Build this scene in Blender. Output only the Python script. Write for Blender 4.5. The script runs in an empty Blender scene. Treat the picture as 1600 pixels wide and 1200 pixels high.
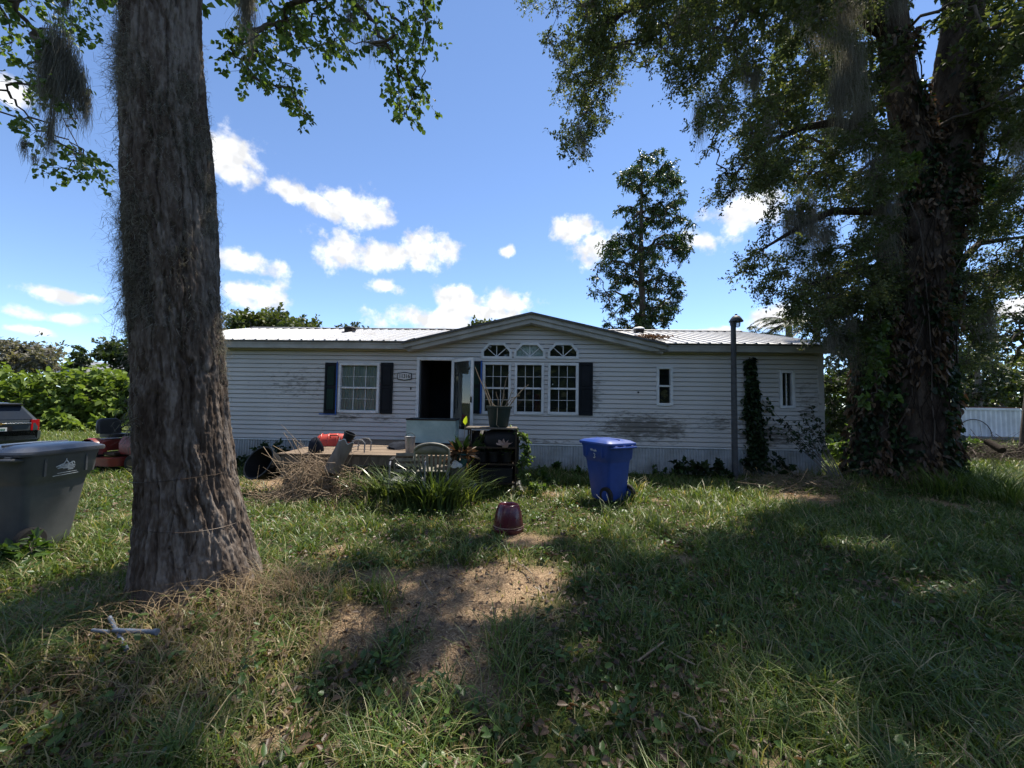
import bpy, math, random
import numpy as np
from mathutils import Vector, Matrix

R = math.radians
random.seed(4)
rng = np.random.default_rng(11)
scene = bpy.context.scene
col = scene.collection

# ------------------------------------------------------------------ camera
FPX = 620.0                       # focal length in pixels of the 1600 px wide photograph
EYE = Vector((0, 0, 1.65))
CAMROT = Matrix.Rotation(R(90) + math.atan(30 / FPX), 3, 'X') @ Matrix.Rotation(R(0.9), 3, 'Z')
camd = bpy.data.cameras.new('camera')
camd.sensor_width = 36.0
camd.lens = FPX / 1600 * 36.0
camd.clip_start = 0.05
camd.clip_end = 2000
cam = bpy.data.objects.new('camera', camd)
cam.matrix_world = Matrix.Translation(EYE) @ CAMROT.to_4x4()
col.objects.link(cam)
scene.camera = cam

# ------------------------------------------------------------------ sun and sky
SUN_EL, SUN_AZ = R(62), R(30)      # azimuth measured from +Y towards +X
SUNDIR = Vector((math.cos(SUN_EL) * math.sin(SUN_AZ), math.cos(SUN_EL) * math.cos(SUN_AZ), math.sin(SUN_EL)))
sl = bpy.data.lights.new('sun', 'SUN')
sl.energy = 5.0
sl.angle = R(0.6)
sl.color = (1.0, 0.93, 0.82)
so = bpy.data.objects.new('sun', sl)
so.rotation_euler = SUNDIR.to_track_quat('Z', 'Y').to_euler()
so.location = (0, 0, 30)
col.objects.link(so)

SKY_STRENGTH = 0.14
CLOUD_STRENGTH = 0.74
EXPOSURE = 0.92
scene.view_settings.view_transform = 'Standard'
scene.view_settings.look = 'None'
scene.view_settings.exposure = EXPOSURE
scene.view_settings.gamma = 1.0
scene.view_settings.use_curve_mapping = False
scene.cycles.use_denoising = True
scene.cycles.max_bounces = 6
scene.cycles.diffuse_bounces = 3
scene.cycles.glossy_bounces = 3
scene.cycles.transmission_bounces = 4
scene.cycles.transparent_max_bounces = 6
scene.cycles.caustics_reflective = False
scene.cycles.caustics_refractive = False
scene.cycles.sample_clamp_indirect = 6.0


def ray(px, py):
    return (CAMROT @ Vector(((px - 800) / FPX, (600 - py) / FPX, -1.0))).normalized()


def at(px, py, Y):
    d = ray(px, py)
    return EYE + d * (Y / d.y)


world = bpy.data.worlds.new('World')
scene.world = world
world.use_nodes = True
wn, wl = world.node_tree.nodes, world.node_tree.links
wn.clear()


def wmath(op, a=None, b=None, c=None, clamp=False):
    n = wn.new('ShaderNodeMath')
    n.operation = op
    n.use_clamp = clamp
    for i, v in enumerate((a, b, c)):
        if v is None:
            continue
        if isinstance(v, (int, float)):
            n.inputs[i].default_value = v
        else:
            wl.new(v, n.inputs[i])
    return n.outputs[0]


def build_world():
    out = wn.new('ShaderNodeOutputWorld')
    sky = wn.new('ShaderNodeTexSky')
    sky.sky_type = 'NISHITA'
    sky.sun_disc = False
    sky.sun_elevation = SUN_EL
    sky.sun_rotation = SUN_AZ
    sky.altitude = 2500
    sky.air_density = 0.85
    sky.dust_density = 0.0
    sky.ozone_density = 3.0
    bg = wn.new('ShaderNodeBackground')
    bg.inputs[1].default_value = SKY_STRENGTH
    wl.new(sky.outputs[0], bg.inputs[0])
    tc = wn.new('ShaderNodeTexCoord')
    sep = wn.new('ShaderNodeSeparateXYZ')
    wl.new(tc.outputs['Generated'], sep.inputs[0])
    u = wmath('ARCTAN2', sep.outputs[0], sep.outputs[1])
    v = wmath('ARCSINE', sep.outputs[2])
    # azimuth and elevation, warped a little so that the clouds get ragged outlines
    nz = wn.new('ShaderNodeTexNoise')
    nz.inputs['Scale'].default_value = 9.0
    nz.inputs['Detail'].default_value = 2.0
    wl.new(tc.outputs['Generated'], nz.inputs['Vector'])
    comb = wn.new('ShaderNodeCombineXYZ')
    wl.new(u, comb.inputs[0])
    wl.new(v, comb.inputs[1])
    sub = wn.new('ShaderNodeVectorMath'); sub.operation = 'SUBTRACT'
    wl.new(nz.outputs['Color'], sub.inputs[0]); sub.inputs[1].default_value = (.5, .5, .5)
    mul = wn.new('ShaderNodeVectorMath'); mul.operation = 'MULTIPLY'
    wl.new(sub.outputs[0], mul.inputs[0]); mul.inputs[1].default_value = (.075, .035, 0)
    add = wn.new('ShaderNodeVectorMath'); add.operation = 'ADD'
    wl.new(comb.outputs[0], add.inputs[0]); wl.new(mul.outputs[0], add.inputs[1])
    uv = add.outputs[0]

    def uvof(px, py):
        d = ray(px, py)
        return math.atan2(d.x, d.y), math.asin(d.z)
    cl = [(352, 240, 62, 46), (372, 270, 36, 22), (452, 303, 44, 22), (505, 325, 50, 18), (560, 322, 54, 32),
          (520, 390, 60, 32), (600, 398, 62, 27), (660, 393, 58, 34), (380, 408, 62, 20), (395, 458, 78, 26), (105, 463, 82, 14), (95, 498, 100, 13), (25, 517, 60, 10),
          (600, 445, 30, 12), (715, 468, 56, 20), (790, 475, 68, 24), (690, 503, 115, 24), (745, 488, 90, 16), (790, 391, 13, 11), (905, 358, 44, 28), (930, 385, 46, 34),
          (1092, 380, 34, 21), (1160, 330, 62, 38), (1112, 517, 44, 9), (430, 502, 90, 14), (1215, 497, 50, 22), (15, 140, 52, 22), (1580, 475, 60, 20)]
    el = []
    for (px, py, a, b) in cl:
        c = uvof(px, py)
        ra = abs(uvof(px + a, py)[0] - uvof(px - a, py)[0]) / 2
        rb = abs(uvof(px, py + b)[1] - uvof(px, py - b)[1]) / 2
        el.append((c[0], c[1], ra * 1.12, rb * 1.2))
    dist = None
    for (cu, cv, a, b) in el:
        m = wn.new('ShaderNodeVectorMath'); m.operation = 'MULTIPLY_ADD'
        wl.new(uv, m.inputs[0]); m.inputs[1].default_value = (1 / a, 1 / b, 0); m.inputs[2].default_value = (-cu / a, -cv / b, 0)
        d = wn.new('ShaderNodeVectorMath'); d.operation = 'LENGTH'
        wl.new(m.outputs[0], d.inputs[0])
        dist = d.outputs['Value'] if dist is None else wmath('MINIMUM', dist, d.outputs['Value'])
    # the rest of the sky, behind and beside the camera: the same kind of scattered cloud from noise alone
    n4 = wn.new('ShaderNodeTexNoise'); n4.inputs['Scale'].default_value = 4.5; n4.inputs['Detail'].default_value = 1.0
    wl.new(tc.outputs['Generated'], n4.inputs['Vector'])
    away = wmath('MULTIPLY_ADD', sep.outputs[1], -3.0, 1.6, clamp=True)
    other = wmath('SUBTRACT', wmath('MULTIPLY', wmath('SUBTRACT', n4.outputs['Fac'], .56), 7.0), wmath('SUBTRACT', 1.0, away))
    field = wmath('MAXIMUM', wmath('SUBTRACT', 1.0, dist), other)
    n2 = wn.new('ShaderNodeTexNoise')
    n2.inputs['Scale'].default_value = 17.0
    n2.inputs['Detail'].default_value = 7.0
    n2.inputs['Roughness'].default_value = 0.62
    wl.new(tc.outputs['Generated'], n2.inputs['Vector'])
    f2 = wmath('ADD', field, wmath('MULTIPLY', wmath('SUBTRACT', n2.outputs['Fac'], 0.525), 2.3))
    mr = wn.new('ShaderNodeMapRange'); mr.interpolation_type = 'SMOOTHSTEP'
    wl.new(f2, mr.inputs[0]); mr.inputs[1].default_value = 0.0; mr.inputs[2].default_value = 0.62
    # thin cloud lets the sky through, thick cloud is white with soft grey folds
    n3 = wn.new('ShaderNodeTexNoise')
    n3.inputs['Scale'].default_value = 30.0
    n3.inputs['Detail'].default_value = 2.0
    wl.new(tc.outputs['Generated'], n3.inputs['Vector'])
    mr2 = wn.new('ShaderNodeMapRange')
    wl.new(n3.outputs['Fac'], mr2.inputs[0])
    mr2.inputs[1].default_value = .35; mr2.inputs[2].default_value = .62
    mr2.inputs[3].default_value = .66; mr2.inputs[4].default_value = 1.0
    bg2 = wn.new('ShaderNodeBackground')
    bg2.inputs[0].default_value = (0.97, 0.98, 1.0, 1)
    wl.new(wmath('MULTIPLY', mr2.outputs[0], CLOUD_STRENGTH), bg2.inputs[1])
    mix = wn.new('ShaderNodeMixShader')
    wl.new(mr.outputs[0], mix.inputs[0])
    wl.new(bg.outputs[0], mix.inputs[1])
    wl.new(bg2.outputs[0], mix.inputs[2])
    wl.new(mix.outputs[0], out.inputs[0])
    world.cycles.sampling_method = 'MANUAL'
    world.cycles.sample_map_resolution = 512


build_world()

# ------------------------------------------------------------------ numeric helpers


def hash2(ix, iy, seed=0):
    h = (ix.astype(np.int64) * 374761393 + iy.astype(np.int64) * 668265263 + seed * 1442695041) & 0xffffffff
    h = ((h ^ (h >> 13)) * 1274126177) & 0xffffffff
    h = h ^ (h >> 16)
    return (h & 0xffffff) / float(0x1000000)


def vnoise(x, y, seed=0):
    x = np.asarray(x, float); y = np.asarray(y, float)
    ix = np.floor(x).astype(np.int64); iy = np.floor(y).astype(np.int64)
    fx = x - ix; fy = y - iy
    fx = fx * fx * (3 - 2 * fx); fy = fy * fy * (3 - 2 * fy)
    a = hash2(ix, iy, seed); b = hash2(ix + 1, iy, seed)
    c = hash2(ix, iy + 1, seed); d = hash2(ix + 1, iy + 1, seed)
    return (a * (1 - fx) + b * fx) * (1 - fy) + (c * (1 - fx) + d * fx) * fy


def fbm(x, y, seed=0, octs=4):
    s = 0; a = .5; t = 0
    for k in range(octs):
        s = s + a * vnoise(x * 2 ** k, y * 2 ** k, seed + k * 17); t += a; a *= .5
    return s / t


def worley(x, y, seed=0, wrap=None):
    """nearest and second nearest feature distance; x may wrap with an integer period"""
    ix = np.floor(x).astype(np.int64); iy = np.floor(y).astype(np.int64)
    f1 = np.full(x.shape, 9.0); f2 = np.full(x.shape, 9.0); idh = np.zeros(x.shape)
    for dx in (-1, 0, 1):
        for dy in (-1, 0, 1):
            cx = ix + dx; cy = iy + dy
            hx = cx % wrap if wrap else cx
            px = cx + hash2(hx, cy, seed); py = cy + hash2(hx, cy, seed + 5)
            d = np.sqrt((px - x) ** 2 + (py - y) ** 2)
            n2 = np.minimum(f2, np.maximum(f1, d))
            idh = np.where(d < f1, hash2(hx, cy, seed + 8), idh)
            f1 = np.minimum(f1, d); f2 = n2
    return f1, f2, idh


def gz(x, y):
    """height of the ground"""
    x = np.asarray(x, float); y = np.asarray(y, float)
    z = (fbm(x * .45 + 7, y * .45 + 3, 3, 3) - .5) * .10 + (fbm(x * 2.2, y * 2.2, 9, 2) - .5) * .03
    z = z + .17 * np.exp(-((x + 2.62) ** 2 + (y - 3.3) ** 2) / .7)
    z = z + .22 * np.exp(-((x - 8.7) ** 2 / 2.2 + (y - 8.7) ** 2 / 1.6))
    z = z + .022 * np.clip(y - 10, 0, 40)
    return z


def gzf(x, y):
    return float(gz(np.array([x]), np.array([y]))[0])


def gp(px, py):
    """the point of the ground seen at a pixel of the photograph"""
    d = ray(px, py)
    z = 0.0
    for _ in range(6):
        k = (z - EYE.z) / d.z
        P = EYE + d * k
        z = gzf(P.x, P.y)
    return Vector((P.x, P.y, z))


def inpoly(x, y, poly):
    x = np.asarray(x); y = np.asarray(y)
    c = np.zeros(x.shape, bool)
    n = len(poly)
    for i in range(n):
        x1, y1 = poly[i]; x2, y2 = poly[(i + 1) % n]
        if y1 == y2:
            continue
        t = ((y1 > y) != (y2 > y)) & (x < (x2 - x1) * (y - y1) / (y2 - y1) + x1)
        c ^= t
    return c


def topx(P):
    """pixel of the photograph for world points (N,3); the third column is depth"""
    M = np.array(CAMROT.transposed())
    q = (P - np.array(EYE)) @ M.T
    w = -q[:, 2]
    return np.stack([800 + FPX * q[:, 0] / np.where(w > .01, w, .01), 600 - FPX * q[:, 1] / np.where(w > .01, w, .01), w], 1)


# ------------------------------------------------------------------ mesh helpers
def link(o, parent=None):
    col.objects.link(o)
    if parent is not None:
        o.parent = parent
    return o


def tag(o, label=None, cat=None, group=None, kind=None):
    if label: o['label'] = label
    if cat: o['category'] = cat
    if group: o['group'] = group
    if kind: o['kind'] = kind
    return o


def thing(name, label, cat, loc=(0, 0, 0), rz=0.0, group=None):
    o = bpy.data.objects.new(name, None)
    o.empty_display_size = .2
    o.location = loc
    o.rotation_euler = (0, 0, rz)
    link(o)
    return tag(o, label, cat, group)


def mesh_np(name, V, F, mat, parent=None, attrs=None, smooth=False):
    V = np.ascontiguousarray(V, dtype=np.float32); F = np.ascontiguousarray(F, dtype=np.int32)
    me = bpy.data.meshes.new(name)
    m, k = F.shape
    me.vertices.add(len(V)); me.vertices.foreach_set('co', V.ravel())
    me.loops.add(m * k); me.loops.foreach_set('vertex_index', F.ravel())
    me.polygons.add(m); me.polygons.foreach_set('loop_start', np.arange(0, m * k, k, dtype=np.int32))
    if smooth:
        me.polygons.foreach_set('use_smooth', np.ones(m, bool))
    for an, av in (attrs or {}).items():
        a = me.attributes.new(an, 'FLOAT', 'POINT')
        a.data.foreach_set('value', np.ascontiguousarray(av, dtype=np.float32))
    me.update(calc_edges=True)
    me.materials.append(mat)
    o = bpy.data.objects.new(name, me)
    return link(o, parent)


def rrect(w, d, r, n=4, cx=0, cy=0):
    pts = []
    for (sx, sy, a0) in ((1, 1, 0), (-1, 1, 90), (-1, -1, 180), (1, -1, 270)):
        for k in range(n + 1):
            a = R(a0 + 90 * k / n)
            pts.append((cx + sx * (w / 2 - r) + r * math.cos(a), cy + sy * (d / 2 - r) + r * math.sin(a)))
    return pts


class MB:
    def __init__(s):
        s.v = []; s.f = []

    def add(s, vs, fs):
        b = len(s.v)
        s.v += [tuple(v) for v in vs]
        s.f += [tuple(b + i for i in f) for f in fs]
        return s

    def box(s, x0, x1, y0, y1, z0, z1):
        return s.add([(x0, y0, z0), (x1, y0, z0), (x1, y1, z0), (x0, y1, z0), (x0, y0, z1), (x1, y0, z1), (x1, y1, z1), (x0, y1, z1)],
                     [(0, 3, 2, 1), (4, 5, 6, 7), (0, 1, 5, 4), (1, 2, 6, 5), (2, 3, 7, 6), (3, 0, 4, 7)])

    def bar(s, p, q, w, h, up=(0, 0, 1)):
        p = Vector(p); q = Vector(q); d = (q - p).normalized(); u = Vector(up)
        x = d.cross(u)
        if x.length < 1e-4: x = d.cross(Vector((1, 0, 0)))
        x.normalize(); z = x.cross(d)
        vs = [e + x * (w / 2 * a) + z * (h / 2 * b) for e in (p, q) for (a, b) in ((-1, -1), (1, -1), (1, 1), (-1, 1))]
        return s.add(vs, [(0, 1, 2, 3), (7, 6, 5, 4), (0, 4, 5, 1), (1, 5, 6, 2), (2, 6, 7, 3), (3, 7, 4, 0)])

    def loft(s, rings, cap0=True, cap1=True, closed=True):
        n = len(rings[0]); b = len(s.v)
        for r in rings: s.v += [tuple(p) for p in r]
        for k in range(len(rings) - 1):
            for i in range(n if closed else n - 1):
                j = (i + 1) % n
                s.f.append((b + k * n + i, b + k * n + j, b + (k + 1) * n + j, b + (k + 1) * n + i))
        if cap0: s.f.append(tuple(b + i for i in reversed(range(n))))
        if cap1: s.f.append(tuple(b + (len(rings) - 1) * n + i for i in range(n)))
        return s

    def cyl(s, p, q, r0, r1=None, n=12, caps=True):
        return s.tube([p, q], [r0, r0 if r1 is None else r1], n, caps)

    def tube(s, pts, rad, n=8, caps=True):
        pts = [Vector(p) for p in pts]
        if not isinstance(rad, (list, tuple)): rad = [rad] * len(pts)
        rings = []; ref = None
        for i, p in enumerate(pts):
            d = (pts[min(i + 1, len(pts) - 1)] - pts[max(i - 1, 0)])
            d = d.normalized() if d.length > 1e-9 else Vector((0, 0, 1))
            if ref is None:
                ref = d.orthogonal().normalized()
            ref = (ref - d * ref.dot(d))
            ref = ref.normalized() if ref.length > 1e-6 else d.orthogonal().normalized()
            bi = d.cross(ref)
            rings.append([p + (ref * math.cos(2 * math.pi * k / n) + bi * math.sin(2 * math.pi * k / n)) * rad[i] for k in range(n)])
        return s.loft(rings, caps, caps)

    def lathe(s, prof, n=20, c=(0, 0, 0), cap0=True, cap1=True, sx=1, sy=1):
        return s.loft([[(c[0] + r * sx * math.cos(2 * math.pi * k / n), c[1] + r * sy * math.sin(2 * math.pi * k / n), c[2] + z) for k in range(n)] for (r, z) in prof], cap0, cap1)

    def prism(s, poly, y0, y1):
        n = len(poly)
        vs = [(x, y0, z) for (x, z) in poly] + [(x, y1, z) for (x, z) in poly]
        fs = [tuple(range(n)), tuple(reversed(range(n, 2 * n)))]
        fs += [(i, i + n, (i + 1) % n + n, (i + 1) % n) for i in range(n)]
        return s.add(vs, fs)

    def quad(s, a, b, c, d):
        return s.add([a, b, c, d], [(0, 1, 2, 3)])

    def xf(s, M):
        s.v = [tuple(M @ Vector(v)) for v in s.v]
        return s

    def build(s, name, mat, parent=None, smooth=False, bevel=0.0, angle=None):
        me = bpy.data.meshes.new(name)
        me.from_pydata(s.v, [], s.f)
        me.update()
        me.materials.append(mat)
        import bmesh
        bm = bmesh.new(); bm.from_mesh(me)
        bmesh.ops.recalc_face_normals(bm, faces=bm.faces)
        bm.to_mesh(me); bm.free()
        if smooth:
            me.polygons.foreach_set('use_smooth', [True] * len(me.polygons))
            me.set_sharp_from_angle(angle=R(angle or 40))
        o = bpy.data.objects.new(name, me)
        link(o, parent)
        if bevel:
            b = o.modifiers.new('bevel', 'BEVEL'); b.width = bevel; b.segments = 2; b.limit_method = 'ANGLE'
        return o


def tubes_batch(P, Rr, sides=3):
    """P (M,K,3) polylines, Rr (M,K) radii -> verts, quads"""
    M, K, _ = P.shape
    T = np.empty_like(P)
    T[:, 1:-1] = P[:, 2:] - P[:, :-2]; T[:, 0] = P[:, 1] - P[:, 0]; T[:, -1] = P[:, -1] - P[:, -2]
    T /= np.linalg.norm(T, axis=2, keepdims=True) + 1e-9
    ref = np.zeros_like(T); ref[..., 0] = .71; ref[..., 1] = -.45; ref[..., 2] = .3
    A = np.cross(T, ref); A /= np.linalg.norm(A, axis=2, keepdims=True) + 1e-9
    B = np.cross(T, A)
    ang = np.arange(sides) * 2 * np.pi / sides
    V = P[:, :, None] + (A[:, :, None] * np.cos(ang)[None, None, :, None] + B[:, :, None] * np.sin(ang)[None, None, :, None]) * Rr[:, :, None, None]
    idx = np.arange(M * K * sides).reshape(M, K, sides)
    a = idx[:, :-1]; b = idx[:, 1:]
    F = np.stack([a, np.roll(a, -1, 2), np.roll(b, -1, 2), b], -1).reshape(-1, 4)
    return V.reshape(-1, 3), F


def unit(n, g=None):
    g = g or rng
    v = g.normal(size=(n, 3))
    return v / (np.linalg.norm(v, axis=1, keepdims=True) + 1e-9)


def norm(a):
    return a / (np.linalg.norm(a, axis=-1, keepdims=True) + 1e-9)


def leaves(pos, axis, L, W, rnd, fold=.25, upbias=.6, shape=4):
    """folded leaves: pos is the leaf base, axis its direction"""
    n = len(pos)
    axis = norm(axis)
    up = unit(n) ; up[:, 2] = np.abs(up[:, 2]) + upbias
    side = norm(np.cross(axis, up)); nrm = np.cross(side, axis)
    L = np.asarray(L).reshape(-1, 1) * np.ones((n, 1)); W = np.asarray(W).reshape(-1, 1) * np.ones((n, 1))
    if shape == 4:
        m = pos + axis * L * .45 + nrm * W * fold
        V = np.stack([pos, m + side * W * .5, pos + axis * L, m - side * W * .5], 1)
        F = (np.arange(n)[:, None] * 4 + np.arange(4)[None]).reshape(-1, 4)
        k = 4
    else:
        m1 = pos + axis * L * .28 + nrm * W * fold; m2 = pos + axis * L * .62 + nrm * W * fold * .7
        tip = pos + axis * L - nrm * W * fold * .6
        V = np.stack([pos, m1 + side * W * .5, m2 + side * W * .42, tip, m2 - side * W * .42, m1 - side * W * .5], 1)
        b = np.arange(n)[:, None] * 6
        F = np.concatenate([b + np.array([[0, 1, 2, 3]]), b + np.array([[0, 3, 4, 5]])], 1).reshape(-1, 4)
        k = 6
    return V.reshape(-1, 3), F, np.repeat(rnd, k)


def joinVF(parts):
    Vs = []; Fs = []; As = []; b = 0
    for p in parts:
        Vs.append(p[0]); Fs.append(p[1] + b); b += len(p[0])
        if len(p) > 2: As.append(p[2])
    return np.concatenate(Vs), np.concatenate(Fs), (np.concatenate(As) if As else None)


def blades(pos, h, w, az, lean, rnd, levels=3, twist=None):
    """grass blades arching over towards az"""
    n = len(pos)
    ts = np.linspace(0, 1, levels)
    d = np.stack([np.cos(az), np.sin(az), np.zeros(n)], 1)
    tw = az + np.pi / 2 + (rng.normal(0, .5, n) if twist is None else twist)
    s = np.stack([np.cos(tw), np.sin(tw), np.zeros(n)], 1)
    V = np.empty((n, levels, 2, 3))
    for k, t in enumerate(ts):
        c = pos + d * (h * lean * t ** 1.8)[:, None]
        c[:, 2] += h * (t - .42 * lean * t ** 2.4)
        ww = (w * (1 - .93 * t ** 1.6) * .5)[:, None]
        V[:, k, 0] = c - s * ww; V[:, k, 1] = c + s * ww
    idx = np.arange(n * levels * 2).reshape(n, levels, 2)
    F = np.stack([idx[:, :-1, 0], idx[:, :-1, 1], idx[:, 1:, 1], idx[:, 1:, 0]], -1).reshape(-1, 4)
    return V.reshape(-1, 3), F, np.repeat(rnd, levels * 2)


def strands(start, length, wdt, K=5, curl=.12, down=1.0, out=None, g=None):
    """thin hanging ribbons (Spanish moss)"""
    g = g or rng
    n = len(start)
    P = np.empty((n, K, 3)); P[:, 0] = start
    d = np.tile(np.array([0, 0, -down]), (n, 1)) + g.normal(0, .35, (n, 3))
    if out is not None: d = d + out
    seg = (np.asarray(length).reshape(-1, 1) / (K - 1))
    for k in range(1, K):
        d = norm(d * .75 + np.array([0, 0, -.5 * down]) + g.normal(0, curl * 3, (n, 3)))
        P[:, k] = P[:, k - 1] + d * seg
    a = g.random(n) * np.pi
    s = np.stack([np.cos(a), np.sin(a), np.zeros(n)], 1)[:, None] * (np.asarray(wdt) * np.linspace(1, .25, K)[None, :] * np.ones((n, 1)))[:, :, None]
    V = np.stack([P - s * .5, P + s * .5], 2)
    idx = np.arange(n * K * 2).reshape(n, K, 2)
    F = np.stack([idx[:, :-1, 0], idx[:, :-1, 1], idx[:, 1:, 1], idx[:, 1:, 0]], -1).reshape(-1, 4)
    return V.reshape(-1, 3), F, np.repeat(g.random(n), K * 2)


# ------------------------------------------------------------------ materials
def nodemat(name):
    m = bpy.data.materials.new(name)
    m.use_nodes = True
    nt = m.node_tree
    return m, nt, nt.nodes, nt.links, nt.nodes['Principled BSDF']


def setp(p, rough=.6, spec=.4, metal=0.0):
    p.inputs['Roughness'].default_value = rough
    p.inputs['Specular IOR Level'].default_value = spec
    p.inputs['Metallic'].default_value = metal


def ramp(n, stops):
    r = n.new('ShaderNodeValToRGB')
    e = r.color_ramp.elements
    while len(e) < len(stops): e.new(.5)
    for k, (p, c) in enumerate(stops):
        e[k].position = p; e[k].color = (*c, 1)
    return r


def pmat(name, c1, c2=None, scale=6.0, rough=.6, spec=.4, metal=0.0, bump=0.0, bscale=None, stretch=(1, 1, 1), detail=5.0, lo=.35, hi=.65):
    """noise-mottled surface with fine relief"""
    m, nt, n, l, p = nodemat(name)
    setp(p, rough, spec, metal)
    c2 = c2 or tuple(x * .75 for x in c1)
    tc = n.new('ShaderNodeTexCoord'); mp = n.new('ShaderNodeMapping')
    mp.inputs['Scale'].default_value = stretch
    l.new(tc.outputs['Object'], mp.inputs[0])
    nz = n.new('ShaderNodeTexNoise'); nz.inputs['Scale'].default_value = scale; nz.inputs['Detail'].default_value = detail
    nz.inputs['Roughness'].default_value = .62
    l.new(mp.outputs[0], nz.inputs['Vector'])
    r = ramp(n, [(lo, c1), (hi, c2)])
    l.new(nz.outputs['Fac'], r.inputs[0]); l.new(r.outputs[0], p.inputs['Base Color'])
    rr = n.new('ShaderNodeMapRange'); l.new(nz.outputs['Fac'], rr.inputs[0])
    rr.inputs[1].default_value = .3; rr.inputs[2].default_value = .7
    rr.inputs[3].default_value = max(.02, rough - .12); rr.inputs[4].default_value = min(1, rough + .12)
    l.new(rr.outputs[0], p.inputs['Roughness'])
    if bump:
        nb = n.new('ShaderNodeTexNoise'); nb.inputs['Scale'].default_value = bscale or scale * 6; nb.inputs['Detail'].default_value = 4
        l.new(mp.outputs[0], nb.inputs['Vector'])
        b = n.new('ShaderNodeBump'); b.inputs['Strength'].default_value = bump; b.inputs['Distance'].default_value = .01
        l.new(nb.outputs['Fac'], b.inputs['Height']); l.new(b.outputs[0], p.inputs['Normal'])
    return m


def leafmat(name, stops, trans=.45, rough=.45, spec=.35, warm=(1.25, 1.25, .5)):
    """leaves and blades: colour by the leaf's own 'rnd' value, light passes through"""
    m, nt, n, l, p = nodemat(name)
    setp(p, rough, spec)
    at_ = n.new('ShaderNodeAttribute'); at_.attribute_name = 'rnd'
    r = ramp(n, stops)
    l.new(at_.outputs['Fac'], r.inputs[0])
    l.new(r.outputs[0], p.inputs['Base Color'])
    tr = n.new('ShaderNodeBsdfTranslucent')
    mu = n.new('ShaderNodeMix'); mu.data_type = 'RGBA'; mu.blend_type = 'MULTIPLY'; mu.inputs[0].default_value = 1
    l.new(r.outputs[0], mu.inputs[6]); mu.inputs[7].default_value = (*warm, 1)
    l.new(mu.outputs[2], tr.inputs[0])
    mx = n.new('ShaderNodeMixShader'); mx.inputs[0].default_value = trans
    l.new(p.outputs[0], mx.inputs[1]); l.new(tr.outputs[0], mx.inputs[2])
    out = [k for k in n if k.type == 'OUTPUT_MATERIAL'][0]
    l.new(mx.outputs[0], out.inputs[0])
    return m


def glassmat(name, tint=(.8, .9, .88), clear=.75, rough=.02, dirt=.0, dirtc=(.5, .6, .58), dscale=5.0):
    """thin pane: clear, reflecting by angle, with a film of dirt"""
    m, nt, n, l, p = nodemat(name)
    n.remove(p)
    out = [k for k in n if k.type == 'OUTPUT_MATERIAL'][0]
    t = n.new('ShaderNodeBsdfTransparent'); t.inputs[0].default_value = (*[x * clear for x in tint], 1)
    g = n.new('ShaderNodeBsdfGlossy'); g.inputs['Roughness'].default_value = rough
    fr = n.new('ShaderNodeFresnel'); fr.inputs[0].default_value = 1.75
    mx = n.new('ShaderNodeMixShader')
    l.new(fr.outputs[0], mx.inputs[0]); l.new(t.outputs[0], mx.inputs[1]); l.new(g.outputs[0], mx.inputs[2])
    last = mx
    if dirt:
        d = n.new('ShaderNodeBsdfDiffuse'); d.inputs[0].default_value = (*dirtc, 1)
        tc = n.new('ShaderNodeTexCoord'); nz = n.new('ShaderNodeTexNoise')
        nz.inputs['Scale'].default_value = dscale; nz.inputs['Detail'].default_value = 6
        l.new(tc.outputs['Object'], nz.inputs['Vector'])
        mr = n.new('ShaderNodeMapRange'); l.new(nz.outputs['Fac'], mr.inputs[0])
        mr.inputs[1].default_value = .3; mr.inputs[2].default_value = .7
        mr.inputs[3].default_value = dirt * .6; mr.inputs[4].default_value = min(1, dirt * 1.3)
        m2 = n.new('ShaderNodeMixShader')
        l.new(mr.outputs[0], m2.inputs[0]); l.new(mx.outputs[0], m2.inputs[1]); l.new(d.outputs[0], m2.inputs[2])
        last = m2
    l.new(last.outputs[0], out.inputs[0])
    return m

# ------------------------------------------------------------------ the ground
DIRT = []      # bare patches: (x, y, rx, ry)
for (px, py, wx, wy) in ((740, 930, 170, 64), (700, 1030, 95, 75), (560, 1000, 60, 30), (862, 774, 18, 8), (560, 960, 55, 30), 
                         (200, 842, 16, 8), (185, 808, 22, 6), (420, 1165, 60, 30), (830, 845, 40, 12), (1250, 778, 60, 10),
                         (440, 745, 60, 14), (700, 1140, 40, 16), (610, 905, 70, 20)):
    c = gp(px, py); a = gp(px + wx, py); b = gp(px, py - wy)
    DIRT.append((c.x, c.y, abs(a.x - c.x), abs(b.y - c.y)))


def dirtmask(x, y):
    x = np.asarray(x, float); y = np.asarray(y, float)
    f = np.full(x.shape, -9.0)
    for (cx, cy, rx, ry) in DIRT:
        f = np.maximum(f, 1 - np.sqrt(((x - cx) / rx) ** 2 + ((y - cy) / ry) ** 2))
    f = f + (fbm(x * 2.6, y * 2.6, 31, 4) - .5) * 1.5
    f = np.maximum(f, (fbm(x * 1.6 + 30, y * 1.6, 77, 4) - .73) * 6)
    return np.clip(f * 2.2 + .15, 0, 1)


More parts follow.
